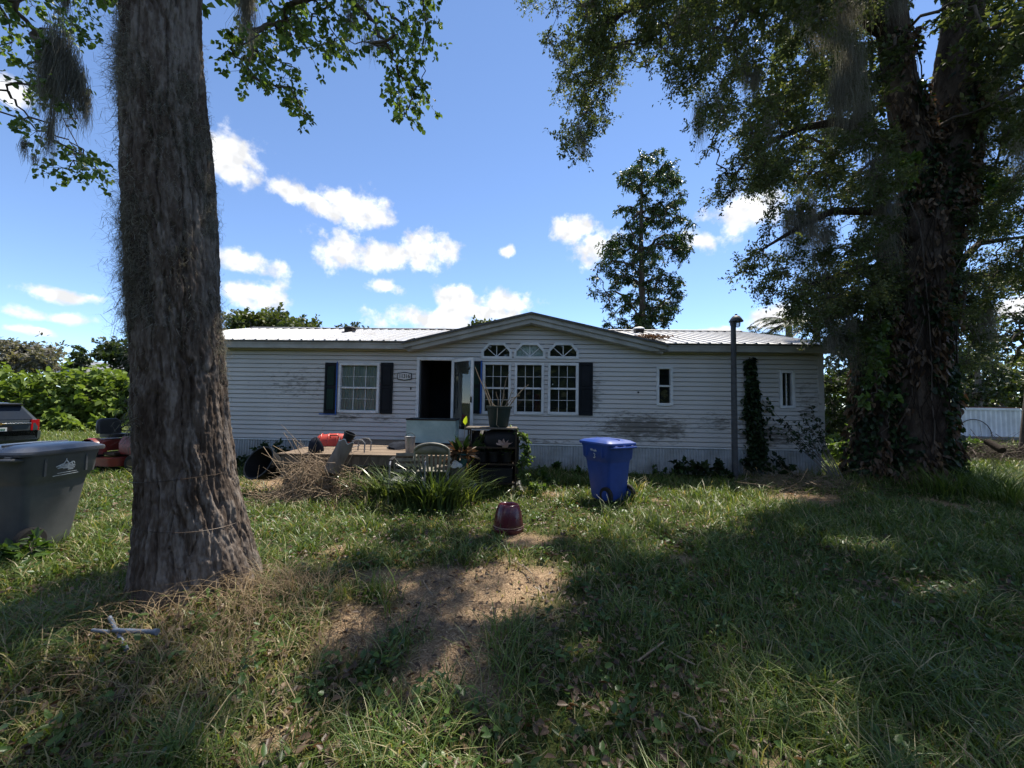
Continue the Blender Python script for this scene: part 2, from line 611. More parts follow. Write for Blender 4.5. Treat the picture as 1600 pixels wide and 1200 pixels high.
def ground_material():
    m, nt, n, l, p = nodemat('yard_soil')
    setp(p, .95, .1)
    tc = n.new('ShaderNodeTexCoord')
    a = n.new('ShaderNodeAttribute'); a.attribute_name = 'dirt'
    n1 = n.new('ShaderNodeTexNoise'); n1.inputs['Scale'].default_value = 9; n1.inputs['Detail'].default_value = 8; n1.inputs['Roughness'].default_value = .7
    n2 = n.new('ShaderNodeTexNoise'); n2.inputs['Scale'].default_value = 70; n2.inputs['Detail'].default_value = 4
    for k in (n1, n2): l.new(tc.outputs['Object'], k.inputs['Vector'])
    green = ramp(n, [(.3, (.022, .026, .010)), (.5, (.045, .058, .016)), (.7, (.085, .085, .032))])
    l.new(n1.outputs['Fac'], green.inputs[0])
    soil = ramp(n, [(.3, (.10, .068, .042)), (.5, (.24, .165, .10)), (.72, (.42, .31, .20))])
    l.new(n2.outputs['Fac'], soil.inputs[0])
    mx = n.new('ShaderNodeMix'); mx.data_type = 'RGBA'
    l.new(a.outputs['Fac'], mx.inputs[0]); l.new(green.outputs[0], mx.inputs[6]); l.new(soil.outputs[0], mx.inputs[7])
    l.new(mx.outputs[2], p.inputs['Base Color'])
    b = n.new('ShaderNodeBump'); b.inputs['Strength'].default_value = .8; b.inputs['Distance'].default_value = .03
    l.new(n2.outputs['Fac'], b.inputs['Height']); l.new(b.outputs[0], p.inputs['Normal'])
    return m


def build_ground():
    far = [15, 16.5, 18, 20, 23, 27, 32, 40, 55, 80, 130, 250, 500]
    xs = np.array([-k for k in reversed(far)] + list(np.arange(-14, 14.01, .14)) + far)
    ys = np.array([-300, -100, -40, -15, -6, -2, 0] + list(np.arange(.6, 14.01, .12)) + far)
    X, Y = np.meshgrid(xs, ys)
    V = np.stack([X.ravel(), Y.ravel(), gz(X.ravel(), Y.ravel())], 1)
    nx, ny = len(xs), len(ys)
    i = np.arange(nx * ny).reshape(ny, nx)
    F = np.stack([i[:-1, :-1], i[:-1, 1:], i[1:, 1:], i[1:, :-1]], -1).reshape(-1, 4)
    d = dirtmask(V[:, 0], V[:, 1])
    o = mesh_np('ground', V, F, ground_material(), None, {'dirt': d}, smooth=True)
    tag(o, kind='structure')


build_ground()

# ------------------------------------------------------------------ the mobile home
HYL, HYR = 10.35, 9.5
H0 = Vector((-9.6, HYL, 0)); H1 = Vector((7.75, HYR, 0))
HT = (H1 - H0).normalized()
HRZ = math.atan2(HT.y, HT.x)
HORG = H0 + HT * (9.6 / HT.x)
HINV = (Matrix.Translation(HORG) @ Matrix.Rotation(HRZ, 4, 'Z')).inverted()


def hp(px, py, off=0.0):
    """(x, z) on the plane 'off' metres behind the front wall, in the house's own frame"""
    o = HINV @ EYE; d = HINV.to_3x3() @ ray(px, py)
    P = o + d * ((off - o.y) / d.y)
    return P.x, P.z


def hw(x, y, z=0):
    return (Matrix.Translation(HORG) @ Matrix.Rotation(HRZ, 4, 'Z')) @ Vector((x, y, z))


house = thing('mobile_home', 'long pale grey mobile home with metal roof and raised centre gable', 'house', HORG, HRZ)
ZS, ZE = .66, 2.95
XL, XR = -9.5, hp(1281, 620)[0]
GX, GZ = hp(830, 508)[0], 3.60          # gable peak (underside of the rake)
GS = (GZ - ZE) / 3.0


def siding_material():
    m, nt, n, l, p = nodemat('vinyl_siding')
    setp(p, .5, .35)
    tc = n.new('ShaderNodeTexCoord'); tc.object = house
    sp = n.new('ShaderNodeSeparateXYZ'); l.new(tc.outputs['Object'], sp.inputs[0])
    mp = n.new('ShaderNodeMapping'); mp.inputs['Scale'].default_value = (3, 3, 9)
    l.new(tc.outputs['Object'], mp.inputs[0])
    nz = n.new('ShaderNodeTexNoise'); nz.inputs['Scale'].default_value = 1.6; nz.inputs['Detail'].default_value = 9; nz.inputs['Roughness'].default_value = .72
    l.new(mp.outputs[0], nz.inputs['Vector'])
    n2 = n.new('ShaderNodeTexNoise'); n2.inputs['Scale'].default_value = .55; n2.inputs['Detail'].default_value = 4
    l.new(tc.outputs['Object'], n2.inputs['Vector'])

    def mth(op, a, b, c=None):
        k = n.new('ShaderNodeMath'); k.operation = op
        for i, v in enumerate((a, b, c)):
            if v is None: continue
            if isinstance(v, (int, float)): k.inputs[i].default_value = v
            else: l.new(v, k.inputs[i])
        return k.outputs[0]
    field = None
    for (px, py, a, b, st) in ((1000, 668, 95, 30, 1.0), (1050, 672, 40, 26, .8), (1205, 680, 75, 26, .85), (1125, 660, 60, 22, .5), (540, 652, 42, 9, .75),
                               (600, 655, 30, 8, .6), (470, 600, 75, 35, .42), (930, 620, 16, 50, .5), (680, 670, 40, 10, .4), (850, 690, 60, 8, .5), (1260, 640, 26, 60, .5)):
        cx, cz = hp(px, py); ax = hp(px + a, py)[0] - cx; bz = abs(hp(px, py - b)[1] - cz)
        dx = mth('DIVIDE', mth('SUBTRACT', sp.outputs[0], cx), ax); dz = mth('DIVIDE', mth('SUBTRACT', sp.outputs[2], cz), bz)
        d = mth('SQRT', mth('ADD', mth('MULTIPLY', dx, dx), mth('MULTIPLY', dz, dz)), None)
        f = mth('MULTIPLY', mth('SUBTRACT', 1.0, d), st)
        field = f if field is None else mth('MAXIMUM', field, f)
    field = mth('MAXIMUM', field, -.25)
    s = mth('ADD', mth('MULTIPLY', field, 1.15), mth('MULTIPLY', mth('SUBTRACT', nz.outputs['Fac'], .5), 3.2))
    mr = n.new('ShaderNodeMapRange'); mr.interpolation_type = 'SMOOTHSTEP'; l.new(s, mr.inputs[0])
    mr.inputs[1].default_value = .12; mr.inputs[2].default_value = .85; mr.inputs[4].default_value = .85
    base = ramp(n, [(.3, (.58, .57, .548)), (.7, (.49, .475, .45))])
    l.new(n2.outputs['Fac'], base.inputs[0])
    mx = n.new('ShaderNodeMix'); mx.data_type = 'RGBA'
    l.new(mr.outputs[0], mx.inputs[0]); l.new(base.outputs[0], mx.inputs[6]); mx.inputs[7].default_value = (.10, .088, .068, 1)
    l.new(mx.outputs[2], p.inputs['Base Color'])
    return m


M = {}
M['siding'] = siding_material()
M['trim'] = pmat('white_trim', (.72, .74, .75), (.55, .57, .57), 3, .45, bump=.05)
M['fascia'] = pmat('fascia_paint', (.40, .40, .375), (.28, .275, .245), 2.2, .6, bump=.1)
M['drip'] = pmat('dark_drip_edge', (.10, .10, .10), (.05, .05, .05), 4, .5)
M['roof'] = pmat('galvanised_roof', (.37, .375, .385), (.25, .25, .255), 1.3, .5, .35, .3, bump=.05, detail=8)
M['skirt'] = pmat('skirting_metal', (.50, .53, .55), (.30, .31, .30), 2.5, .5, bump=.05, detail=8)
M['shutter'] = pmat('shutter_paint', (.010, .013, .017), (.007, .009, .012), 3, .6, .2)
M['shutter_green'] = pmat('green_shutter_paint', (.008, .030, .022), (.007, .020, .017), 3, .6, .2)
M['tape'] = pmat('blue_tape', (.03, .12, .42), (.025, .09, .33), 9, .6)
M['black'] = pmat('black_plastic', (.010, .010, .011), (.016, .016, .016), 6, .62, .25, bump=.05)
M['blackmetal'] = pmat('black_metal', (.02, .019, .018), (.06, .035, .02), 7, .5, .5, .4, bump=.1)
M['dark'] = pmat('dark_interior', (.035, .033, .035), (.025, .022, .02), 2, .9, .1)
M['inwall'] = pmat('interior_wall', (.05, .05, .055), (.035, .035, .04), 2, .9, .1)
M['blind'] = pmat('blind_slats', (.24, .27, .21), (.17, .19, .14), 3, .6)
M['curtain'] = pmat('pale_curtain', (.78, .84, .78), (.62, .68, .62), 1.7, .8, bump=.2, bscale=12)
M['glass'] = glassmat('window_glass', (.82, .88, .86), .7, .015, .03, (.3, .36, .33))
M['clearglass'] = glassmat('clear_window_glass', (.92, .97, .95), .97, .015, .04, (.4, .46, .43))
M['doorglass'] = glassmat('storm_door_glass', (.9, .95, .95), .92, .01, .03)
M['frost'] = glassmat('patterned_glass', (.8, .9, .86), .5, .12, .55, (.42, .55, .50), 22)
M['plate'] = pmat('plaque_plate', (.62, .62, .60), (.5, .5, .49), 8, .5)
M['wood'] = pmat('weathered_deck', (.25, .19, .14), (.12, .092, .068), 3, .85, .15, bump=.35, bscale=14, stretch=(.6, 6, 6))
M['greywood'] = pmat('grey_wood', (.17, .145, .12), (.09, .075, .06), 4, .85, .15, bump=.4, bscale=14, stretch=(5, 5, .6))
M['red_blur'] = pmat('red_cloth', (.30, .05, .05), (.2, .03, .03), 5, .8)

# openings of the front wall: (name, x0, x1, z0, z1) or an octagon-topped transom
OPN = {}


def rect(nm, px0, px1, py0, py1):
    a = hp(px0, py1); b = hp(px1, py0); c = hp(px0, py0); d = hp(px1, py1)
    OPN[nm] = ((a[0] + c[0]) / 2, (b[0] + d[0]) / 2, (a[1] + d[1]) / 2, (b[1] + c[1]) / 2)


rect('wl', 530, 592.5, 568, 644)
rect('w1', 754.8, 797.5, 567, 646)
rect('w2', 804.7, 849, 567.5, 646.5)
rect('w3', 856.7, 902.8, 568, 647)
rect('t1', 753.6, 798.6, 537, 559.5)
rect('t2', 804.7, 851, 537, 559.5)
rect('t3', 857, 903.3, 537, 559.5)
rect('ws', 1026, 1050, 573.5, 633)
rect('wn', 1217.6, 1239.7, 579.6, 637)
rect('door', 655, 705, 563, 680)
OPN['door'] = (OPN['door'][0], OPN['door'][1], .80, OPN['door'][3])


def oct_half(nm, z):
    """half-width factor of a transom: cut corners above half height"""
    x0, x1, z0, z1 = OPN[nm]
    zm = z0 + (z1 - z0) * .48
    cut = (x1 - x0) * .235
    t = min(1, max(0, (z - zm) / (z1 - zm)))
    return x0 + cut * t, x1 - cut * t


def limits(z):
    if z <= ZE + 1e-6: return XL, XR
    h = max(0, (GZ - z) / GS)
    return GX - h, GX + h


wall = MB()
xs = sorted({XL, XR} | {v for o in OPN.values() for v in o[:2]})
zs = sorted({ZS, ZE} | {v for o in OPN.values() for v in o[2:] if v < ZE})
for i in range(len(xs) - 1):
    for j in range(len(zs) - 1):
        cx, cz = (xs[i] + xs[i + 1]) / 2, (zs[j] + zs[j + 1]) / 2
        if any(o[0] < cx < o[1] and o[2] < cz < o[3] for o in OPN.values()): continue
        wall.box(xs[i], xs[i + 1], .021, .11, zs[j], zs[j + 1])
# gable triangle behind the siding, left open at the transoms
zt0 = min(OPN[k][2] for k in ('t1', 't2', 't3')); zt1 = max(OPN[k][3] for k in ('t1', 't2', 't3'))
for j in range(7):
    za = ZE + (GZ - ZE) * j / 7; zb = ZE + (GZ - ZE) * (j + 1) / 7
    a0, a1 = limits(za); b0, b1 = limits(zb)
    segs = [(a0, a1, b0, b1)]
    if za < zt1:
        cut = sorted(OPN[k][:2] for k in ('t1', 't2', 't3'))
        segs = []; ca, cb = a0, b0
        for (u, v) in cut: segs.append((ca, u, cb, u)); ca = cb = v
        segs.append((ca, a1, cb, b1))
    for (p0, p1, q0, q1) in segs:
        wall.prism([(p0, za), (p1, za), (q1, zb), (q0, zb)], .021, .11)
front_wall = wall.build('wall', M['siding'], house)
# siding boards, each one its own piece
PITCH = .112
nb = int((GZ - ZS) / PITCH)
for k in range(nb):
    z0, z1 = ZS + k * PITCH, ZS + (k + 1) * PITCH
    zm = (z0 + z1) / 2
    if z1 > ZE and z0 < ZE: zl = ZE
    else: zl = z0
    L0 = limits(max(z0, ZE - .001) if z1 > ZE + .06 else z0); L1 = limits(z1 if z1 > ZE + .06 else min(z1, ZE))
    cuts = []
    for nm, (a, b, c, d) in OPN.items():
        if c < zm < d:
            if nm[0] == 't': cuts.append((oct_half(nm, z0), oct_half(nm, z1)))
            else: cuts.append(((a, b), (a, b)))
    cuts.sort(key=lambda q: q[0][0])
    segs = []; c0, c1 = L0[0], L1[0]
    for (lo, hi) in cuts:
        segs.append((c0, lo[0], c1, hi[0])); c0, c1 = lo[1], hi[1]
    segs.append((c0, L0[1], c1, L1[1]))
    for (p0, p1, q0, q1) in segs:
        if p1 - p0 < .02: continue
        j = random.uniform(-.0015, .0015)
        b = MB().add([(p0, -.030 + j, z0 + .017), (p1, -.030 + j, z0 + .017), (q1, -.012, z1), (q0, -.012, z1), (p0, .0205, z0 + .017), (p1, .0205, z0 + .017), (q1, .0205, z1), (q0, .0205, z1)],
                     [(0, 1, 2, 3), (5, 4, 7, 6), (4, 5, 1, 0), (1, 5, 6, 2), (3, 2, 6, 7), (4, 0, 3, 7)])
        b.build('siding_board', M['siding'], front_wall)
# end walls and back wall
for (x, s) in ((XL, -1), (XR, 1)):
    e = MB().prism([(0, ZS), (8.0, ZS), (8.0, ZE), (4.0, 4.1), (0, ZE)], 0, .1)
    e.v = [(x + (.0 if s > 0 else -.0) - s * v[1], v[0] + .0, v[2]) for v in e.v]
    ew = e.build('end_wall', M['siding'], house)
    for k in range(int((ZE - ZS) / PITCH)):
        z0 = ZS + k * PITCH
        b = MB().box(0, .02, .02, 7.98, z0, z0 + PITCH + .003)
        b.v = [(x + s * (v[0] if v[0] == 0 else (.022 if v[2] == z0 else .006)), v[1], v[2]) for v in b.v]
        b.build('siding_board', M['siding'], ew)
    MB().box(min(x, x + s * .03) - .05, max(x, x + s * .03) + .05, -.034, .03, ZS, ZE).build('corner_post', M['trim'] if 0 else M['siding'], house)
MB().box(XL, XR, 8.0, 8.1, ZS, ZE).build('back_wall', M['siding'], house)
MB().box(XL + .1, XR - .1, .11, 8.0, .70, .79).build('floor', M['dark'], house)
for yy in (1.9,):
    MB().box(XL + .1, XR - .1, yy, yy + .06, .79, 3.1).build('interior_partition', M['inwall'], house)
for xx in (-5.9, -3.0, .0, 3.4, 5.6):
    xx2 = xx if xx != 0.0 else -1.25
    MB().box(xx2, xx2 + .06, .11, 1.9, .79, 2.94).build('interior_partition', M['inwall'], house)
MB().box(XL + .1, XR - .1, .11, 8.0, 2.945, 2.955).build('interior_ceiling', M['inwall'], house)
# starter strip and skirting of ribbed metal panels
MB().box(XL, XR, -.034, .02, ZS - .035, ZS).build('starter_strip', M['trim'], house)
npan = 18; pw = (XR - XL) / npan
prof = []
nr = 14
for k in range(nr):
    a = k * pw / nr; w = pw / nr
    prof += [(a, 0), (a + w * .55, 0), (a + w * .68, -.030), (a + w * .87, -.030)]
prof.append((pw, 0))
sv = [(x, y + .01, z) for z in (-.12, ZS - .03) for (x, y) in prof]
n_ = len(prof)
sk = MB().add(sv, [(i, i + 1, i + 1 + n_, i + n_) for i in range(n_ - 1)]).build('skirting_panel', M['skirt'], house)
for k in range(1, npan):
    c = sk.copy(); link(c, house); c.location.x = XL + k * pw
    c.location.y = random.uniform(-.006, .006); c.rotation_euler.y = random.uniform(-.006, .006)
sk.location.x = XL
# ---- roof
RS = (4.22 - 3.14) / 4.33
ridge_y = 4.0


def zroof(y): return 3.14 + RS * (y + .33)


EX0, EX1 = XL - .18, XR + .2
DX0, DX1 = hp(637, 537, -.3)[0], hp(1036, 542, -.3)[0]


def roof_panel(x0, x1, y0, y1, flip=False):
    w = x1 - x0; nr = 3; prof = []
    for k in range(nr):
        a = k * w / nr; c = w / nr
        prof += [(a, .028), (a + .022, .028), (a + .045, .0), (a + c * .5, .0), (a + c * .5 + .01, .006), (a + c * .5 + .02, 0), (a + c - .022, .0)]
    prof.append((w, .028))
    n0 = len(prof)
    zf = (lambda y: zroof(y)) if not flip else (lambda y: zroof(2 * ridge_y - y))
    vs = [(x0 + x, y, zf(y) + h) for y in (y0, y1) for (x, h) in prof] + [(x0 + x, y0, zf(y0) - .012) for (x, h) in prof]
    fs = [(i, i + 1, i + 1 + n0, i + n0) for i in range(n0 - 1)] + [(i + 2 * n0, i + 2 * n0 + 1, i + 1, i) for i in range(n0 - 1)]
    return MB().add(vs, fs)


deck = MB()
deck.prism([(0, 0), (1, 0), (1, 1), (0, 1)], 0, 1)
deck.v = []; deck.f = []
for (a, b, y0) in ((EX0, DX0, -.33), (DX0, DX1, .2), (DX1, EX1, -.33)):
    deck.add([(a, y0 + .01, zroof(y0) - .03), (b, y0 + .01, zroof(y0) - .03), (b, ridge_y, 4.19), (a, ridge_y, 4.19), (a, 8.3, zroof(-.3) - .03), (b, 8.3, zroof(-.3) - .03),
              (a, y0 + .01, zroof(y0) - .05), (b, y0 + .01, zroof(y0) - .05), (b, ridge_y, 4.17), (a, ridge_y, 4.17), (a, 8.3, zroof(-.3) - .05), (b, 8.3, zroof(-.3) - .05)],
             [(0, 1, 2, 3), (3, 2, 5, 4), (6, 7, 8, 9), (9, 8, 11, 10), (0, 1, 7, 6), (0, 3, 9, 6), (3, 4, 10, 9), (1, 2, 8, 7), (2, 5, 11, 8)])
roof = deck.build('roof', M['drip'], house)
for (a, b, n0, y0) in ((EX0, DX0, 8, -.36), (DX0, DX1, 7, .2), (DX1, EX1, 5, -.36)):
    w = (b - a) / n0
    for k in range(n0):
        roof_panel(a + k * w + .001, a + (k + 1) * w - .001, y0 + random.uniform(-.012, .012), ridge_y).build('roof_panel', M['roof'], roof)
for k in range(20):
    w = (EX1 - EX0) / 20
    roof_panel(EX0 + k * w + .001, EX0 + (k + 1) * w - .001, ridge_y, 8.35, True).build('roof_panel', M['roof'], roof)
MB().prism([(-.16, -.03), (0, .015), (.16, -.03), (.15, -.045), (0, .0), (-.15, -.045)], EX0, EX1).xf(Matrix.Identity(4)).build('ridge_cap', M['roof'], roof).data.transform(Matrix.Translation((0, ridge_y, 4.26)) @ Matrix(((0, 1, 0, 0), (1, 0, 0, 0), (0, 0, 1, 0), (0, 0, 0, 1))))
for (a, b) in ((EX0 + .05, DX0 + .1), (DX1 - .1, EX1 - .05)):
    MB().box(a, b, -.30, -.27, ZE - .005, 3.13).build('fascia', M['fascia'], house)
    MB().box(a, b, -.315, -.302, 3.055, 3.135).build('drip_edge', M['fascia'], house)
    MB().box(a, b, -.268, -.028, ZE - .002, ZE + .014).build('soffit', M['fascia'], house)
for x in (EX0, EX1):       # gable ends of the roof
    MB().prism([(-.30, 2.96), (-.30, 3.11), (4.0, 4.16), (8.3, 3.1), (8.3, 2.96), (4.0, 4.02)], 0, .03).build('rake_board', M['fascia'], house).data.transform(Matrix(((0, 1, 0, x - .015), (1, 0, 0, 0), (0, 0, 1, 0), (0, 0, 0, 1))))
# centre gable: roof, rake boards, soffit
PZ = 3.86
sl_l = (PZ - 3.14) / (GX - DX0); sl_r = (PZ - 3.14) / (DX1 - GX)
for (sgn, xe, s_) in ((-1, DX0 - .12, sl_l), (1, DX1 + .12, sl_r)):
    ze = PZ - s_ * abs(xe - GX)
    npn = 4
    for k in range(npn):
        y0 = -.38 + k * 3.3 / npn; y1 = -.38 + (k + 1) * 3.3 / npn
        MB().add([(GX, y0, PZ), (xe, y0, ze), (xe, y1, ze), (GX, y1, PZ), (GX, y0, PZ - .03), (xe, y0, ze - .03), (xe, y1, ze - .03), (GX, y1, PZ - .03)],
                 [(0, 1, 2, 3), (4, 5, 6, 7), (0, 1, 5, 4), (1, 2, 6, 5), (2, 3, 7, 6), (0, 3, 7, 4)]).build('gable_roof_panel', M['roof'], roof)
    # dark metal edge, upper rake board, lower frieze board, soffit
    for (nm, y0, y1, t0, t1, mt, ext) in (('rake_drip_edge', -.394, -.381, .0, -.05, 'drip', 0), ('rake_board', -.345, -.315, -.035, -.15, 'fascia', -.05), ('frieze_board', -.30, -.27, -.14, -.255, 'fascia', -.0),
                                     ('rake_soffit', -.268, -.024, -.245, -.262, 'fascia', -.1)):
        xe2 = xe - sgn * (.0 - ext); z2 = PZ - s_ * abs(xe2 - GX)
        lo = max(z2 + t1, ZE - .004) if nm != 'rake_drip_edge' else z2 + t1
        xk = xe2
        if z2 + t1 < ZE:       # stop where the board meets the eave line
            xk = GX + sgn * (PZ + t1 - ZE) / s_
            MB().add([(GX, y0, PZ + t0), (xe2, y0, z2 + t0), (xe2, y0, ZE - .004), (xk, y0, ZE - .004), (GX, y0, PZ + t1), (GX, y1, PZ + t0), (xe2, y1, z2 + t0), (xe2, y1, ZE - .004), (xk, y1, ZE - .004), (GX, y1, PZ + t1)],
                     [(0, 1, 2, 3, 4), (9, 8, 7, 6, 5), (0, 1, 6, 5), (1, 2, 7, 6), (2, 3, 8, 7), (3, 4, 9, 8)]).build(nm, M[mt], house)
        else:
            MB().add([(GX, y0, PZ + t0), (xe2, y0, z2 + t0), (xe2, y0, z2 + t1), (GX, y0, PZ + t1), (GX, y1, PZ + t0), (xe2, y1, z2 + t0), (xe2, y1, z2 + t1), (GX, y1, PZ + t1)],
                     [(0, 1, 2, 3), (7, 6, 5, 4), (0, 1, 5, 4), (1, 2, 6, 5), (2, 3, 7, 6)]).build(nm, M[mt], house)
# roof vents
for (px, py, mt) in ((547, 519, 'black'), (998, 520, 'trim')):
    o = HINV @ EYE; d = HINV.to_3x3() @ ray(px, py)
    best = min((abs((o + d * (t / 100)).z - zroof((o + d * (t / 100)).y)), t) for t in range(900, 1500))
    P = o + d * (best[1] / 100)
    v = MB().box(P.x - .13, P.x + .13, P.y - .13, P.y + .13, P.z - .08, P.z + .1).build('roof_vent', M['blackmetal'], roof)
    MB().lathe([(.19, 0), (.19, .03), (.14, .07), (.0, .085)], 14, (P.x, P.y, P.z + .102)).build('vent_cap', M[mt], v, True)

# ---- windows
def pane_grid(win, x0, x1, z0, z1, cols, rows, mid, y=.0, mt='glass'):
    mw = .0065
    cw, rh = (x1 - x0) / cols, (z1 - z0) / rows
    proto = None
    for i in range(cols):
        for j in range(rows):
            if proto is None:
                proto = MB().quad((-cw / 2 + .002, 0, -rh / 2 + .002), (cw / 2 - .002, 0, -rh / 2 + .002), (cw / 2 - .002, 0, rh / 2 - .002), (-cw / 2 + .002, 0, rh / 2 - .002)).build('pane', M[mt], win)
                p = proto
            else:
                p = proto.copy(); link(p, win)
            p.location = (x0 + (i + .5) * cw, y + .03 + (.012 if mid and j >= rows / 2 else 0), z0 + (j + .5) * rh)
            p.rotation_euler = (random.uniform(-.006, .006), 0, random.uniform(-.006, .006))
    g = MB()
    for i in range(1, cols): g.box(x0 + i * cw - mw, x0 + i * cw + mw, y + .018, y + .029, z0, z1)
    for j in range(1, rows):
        if mid and j == rows // 2: continue
        g.box(x0, x1, y + .016, y + .028, z0 + j * rh - mw * .8, z0 + j * rh + mw * .8)
    if g.v: g.build('muntin', M['trim'], win)
    if mid:
        zc = (z0 + z1) / 2
        MB().box(x0, x1, y - .012, y + .036, zc - .022, zc + .022).build('meeting_rail', M['trim'], win)


def window(nm, cols, rows, mid=True, cover=None, name='window', mt='glass'):
    x0, x1, z0, z1 = OPN[nm]
    t = .05
    f = MB()
    f.box(x0 - .012, x0 + t, -.05, .06, z0 - .012, z1 + .012); f.box(x1 - t, x1 + .012, -.05, .06, z0 - .012, z1 + .012)
    f.box(x0 + t, x1 - t, -.048, .06, z1 - t, z1 + .012); f.box(x0 + t, x1 - t, -.056, .06, z0 - .02, z0 + t)
    w = f.build(name, M['trim'], house, bevel=.004)
    pane_grid(w, x0 + t, x1 - t, z0 + t, z1 - t, cols, rows, mid, mt=mt)
    if cover == 'curtain':
        vs = []
        k = 40
        for i in range(k + 1):
            x = x0 + (x1 - x0) * i / k
            vs += [(x, .075 + .016 * math.sin(i * 1.9), z0 + .03), (x, .075 + .013 * math.sin(i * 1.9 + .4), z1)]
        MB().add(vs, [(2 * i, 2 * i + 2, 2 * i + 3, 2 * i + 1) for i in range(k)]).build('curtain', M['curtain'], w, True)
    elif cover:
        s = MB(); zz = z1 - .06
        while zz > z0 + (z1 - z0) * cover:
            s.bar((x0 + t, .13, zz), (x1 - t, .13, zz), .028, .002, (0, .75 if zz > (z0 + z1) / 2 else .35, .66))
            zz -= .03
        tag(s.build('blind', M['blind'], w), kind='stuff')
    return w


wl_ = window('wl', 3, 4, True, 'curtain', mt='clearglass')
window('w1', 3, 4, True, .12)
w2_ = window('w2', 3, 4, True, .12)
window('w3', 3, 4, True, .12)
window('ws', 1, 2, True)
x0, x1, z0, z1 = OPN['ws']
wn_ = window('wn', 1, 1, False, None, mt='glass')
x0, x1, z0, z1 = OPN['wn']
MB().box(x0 + (x1 - x0) * .48, x0 + (x1 - x0) * .54, -.0, .04, z0 + .05, z1 - .05).build('sash_bar', M['trim'], wn_)
s = MB(); zz = z0 + .1
while zz < z1 - .1:
    s.box(x0 + (x1 - x0) * .6, x1 - .06, .10, .12, zz, zz + .07); zz += .105
tag(s.build('blind', M['blind'], wn_), kind='stuff')
# a red cloth hangs behind the middle window
x0, x1, z0, z1 = OPN['w2']
MB().add([(x0 + (x1 - x0) * (.70 + .014 * i), .115 + .012 * math.sin(i * 1.7), z0 + .08 + (z1 - z0) * .33 * (j / 3)) for j in range(4) for i in range(15)],
         [(j * 15 + i, j * 15 + i + 1, j * 15 + i + 16, j * 15 + i + 15) for j in range(3) for i in range(14)]).build('red_cloth', M['red_blur'], w2_, True)


def transom(nm, mt):
    x0, x1, z0, z1 = OPN[nm]
    zm = z0 + (z1 - z0) * .48; c = (x1 - x0) * .235

    def ring(o):
        return [(x0 - o, z0 - o), (x1 + o, z0 - o), (x1 + o, zm + o * .4), (x1 - c + o * .4, z1 + o), (x0 + c - o * .4, z1 + o), (x0 - o, zm + o * .4)]
    a, b = ring(.022), ring(-.04)
    n = 6
    vs = [(x, -.046, z) for (x, z) in a] + [(x, -.046, z) for (x, z) in b] + [(x, .03, z) for (x, z) in a] + [(x, .05, z) for (x, z) in b]
    fs = []
    for i in range(n):
        j = (i + 1) % n
        fs += [(i, j, j + n, i + n), (i, j, j + 2 * n, i + 2 * n), (i + n, j + n, j + 3 * n, i + 3 * n)]
    w = MB().add(vs, fs).build('transom_window', M['trim'], house)
    cx = (x0 + x1) / 2; zb = z0 + .04
    # five wedge panes round a sunburst of bars
    ang = [0, 42, 90, 138, 180]
    ring_b = b

    def hit(a_):
        dx, dz = math.cos(R(a_)), math.sin(R(a_)); best = 9
        for i in range(n):
            (ax, az), (bx, bz) = ring_b[i], ring_b[(i + 1) % n]
            ex, ez = bx - ax, bz - az; den = dx * ez - dz * ex
            if abs(den) < 1e-9: continue
            t = ((ax - cx) * ez - (az - zb) * ex) / den; u_ = ((ax - cx) * dz - (az - zb) * dx) / den
            if t > .01 and -1e-6 <= u_ <= 1 + 1e-6: best = min(best, t)
        return (cx + dx * best, zb + dz * best)
    for i in range(4):
        p, q = hit(ang[i] + .01), hit(ang[i + 1] - .01)
        poly = [(cx, zb), p]
        for cr in ring_b:
            al = math.degrees(math.atan2(cr[1] - zb, cr[0] - cx))
            if ang[i] + 1 < al < ang[i + 1] - 1: poly.append(cr)
        poly[2:] = sorted(poly[2:], key=lambda r_: math.atan2(r_[1] - zb, r_[0] - cx))
        poly.append(q)
        MB().add([(x, .03, z) for (x, z) in poly], [tuple(range(len(poly)))]).build('pane', M[mt], w)
    g = MB()
    for a_ in (42, 90, 138):
        h_ = hit(a_); g.bar((cx, .022, zb), (h_[0], .022, h_[1]), .018, .012, (0, 1, 0))
    g.build('muntin', M['trim'], w)
    if nm == 't2':
        s = MB()
        for k in range(9):
            a_ = R(12 + k * 19.5); r0, r1 = .07, .2
            s.bar((cx + r0 * math.cos(a_), .024, zb + r0 * .75 * math.sin(a_)), (cx + r1 * math.cos(a_ + .3), .024, zb + r1 * .75 * math.sin(a_ + .3)), .006, .01, (0, 1, 0))
        s.build('leading', M['trim'], w)


transom('t1', 'glass'); transom('t2', 'frost'); transom('t3', 'glass')

# ---- shutters: a frame, two raised panels, blue masking tape along some edges
def shutter(px0, px1, py0, py1, mt):
    a = hp(px0, py1); b = hp(px1, py0)
    x0, x1, z0, z1 = a[0], b[0], a[1], b[1]
    s = MB().box(x0, x1, -.044, -.027, z0, z1).build('shutter', M['shutter'], house, bevel=.003)
    zc = z0 + (z1 - z0) * .52
    for (c, d) in ((z0 + .09, zc - .045), (zc + .045, z1 - .09)):
        MB().box(x0 + .06, x1 - .06, -.055, -.0445, c, d).build('raised_panel', M[mt], s, bevel=.008)
    fr = MB().box(x0, x0 + .045, -.058, -.0445, z0, z1); fr.box(x1 - .045, x1, -.058, -.0445, z0, z1)
    for (c, d) in ((z0, z0 + .07), (zc - .03, zc + .03), (z1 - .07, z1)): fr.box(x0 + .045, x1 - .045, -.0575, -.0445, c, d)
    fr.build('shutter_frame', M['shutter'], s)
    return s, (x0, x1, z0, z1)


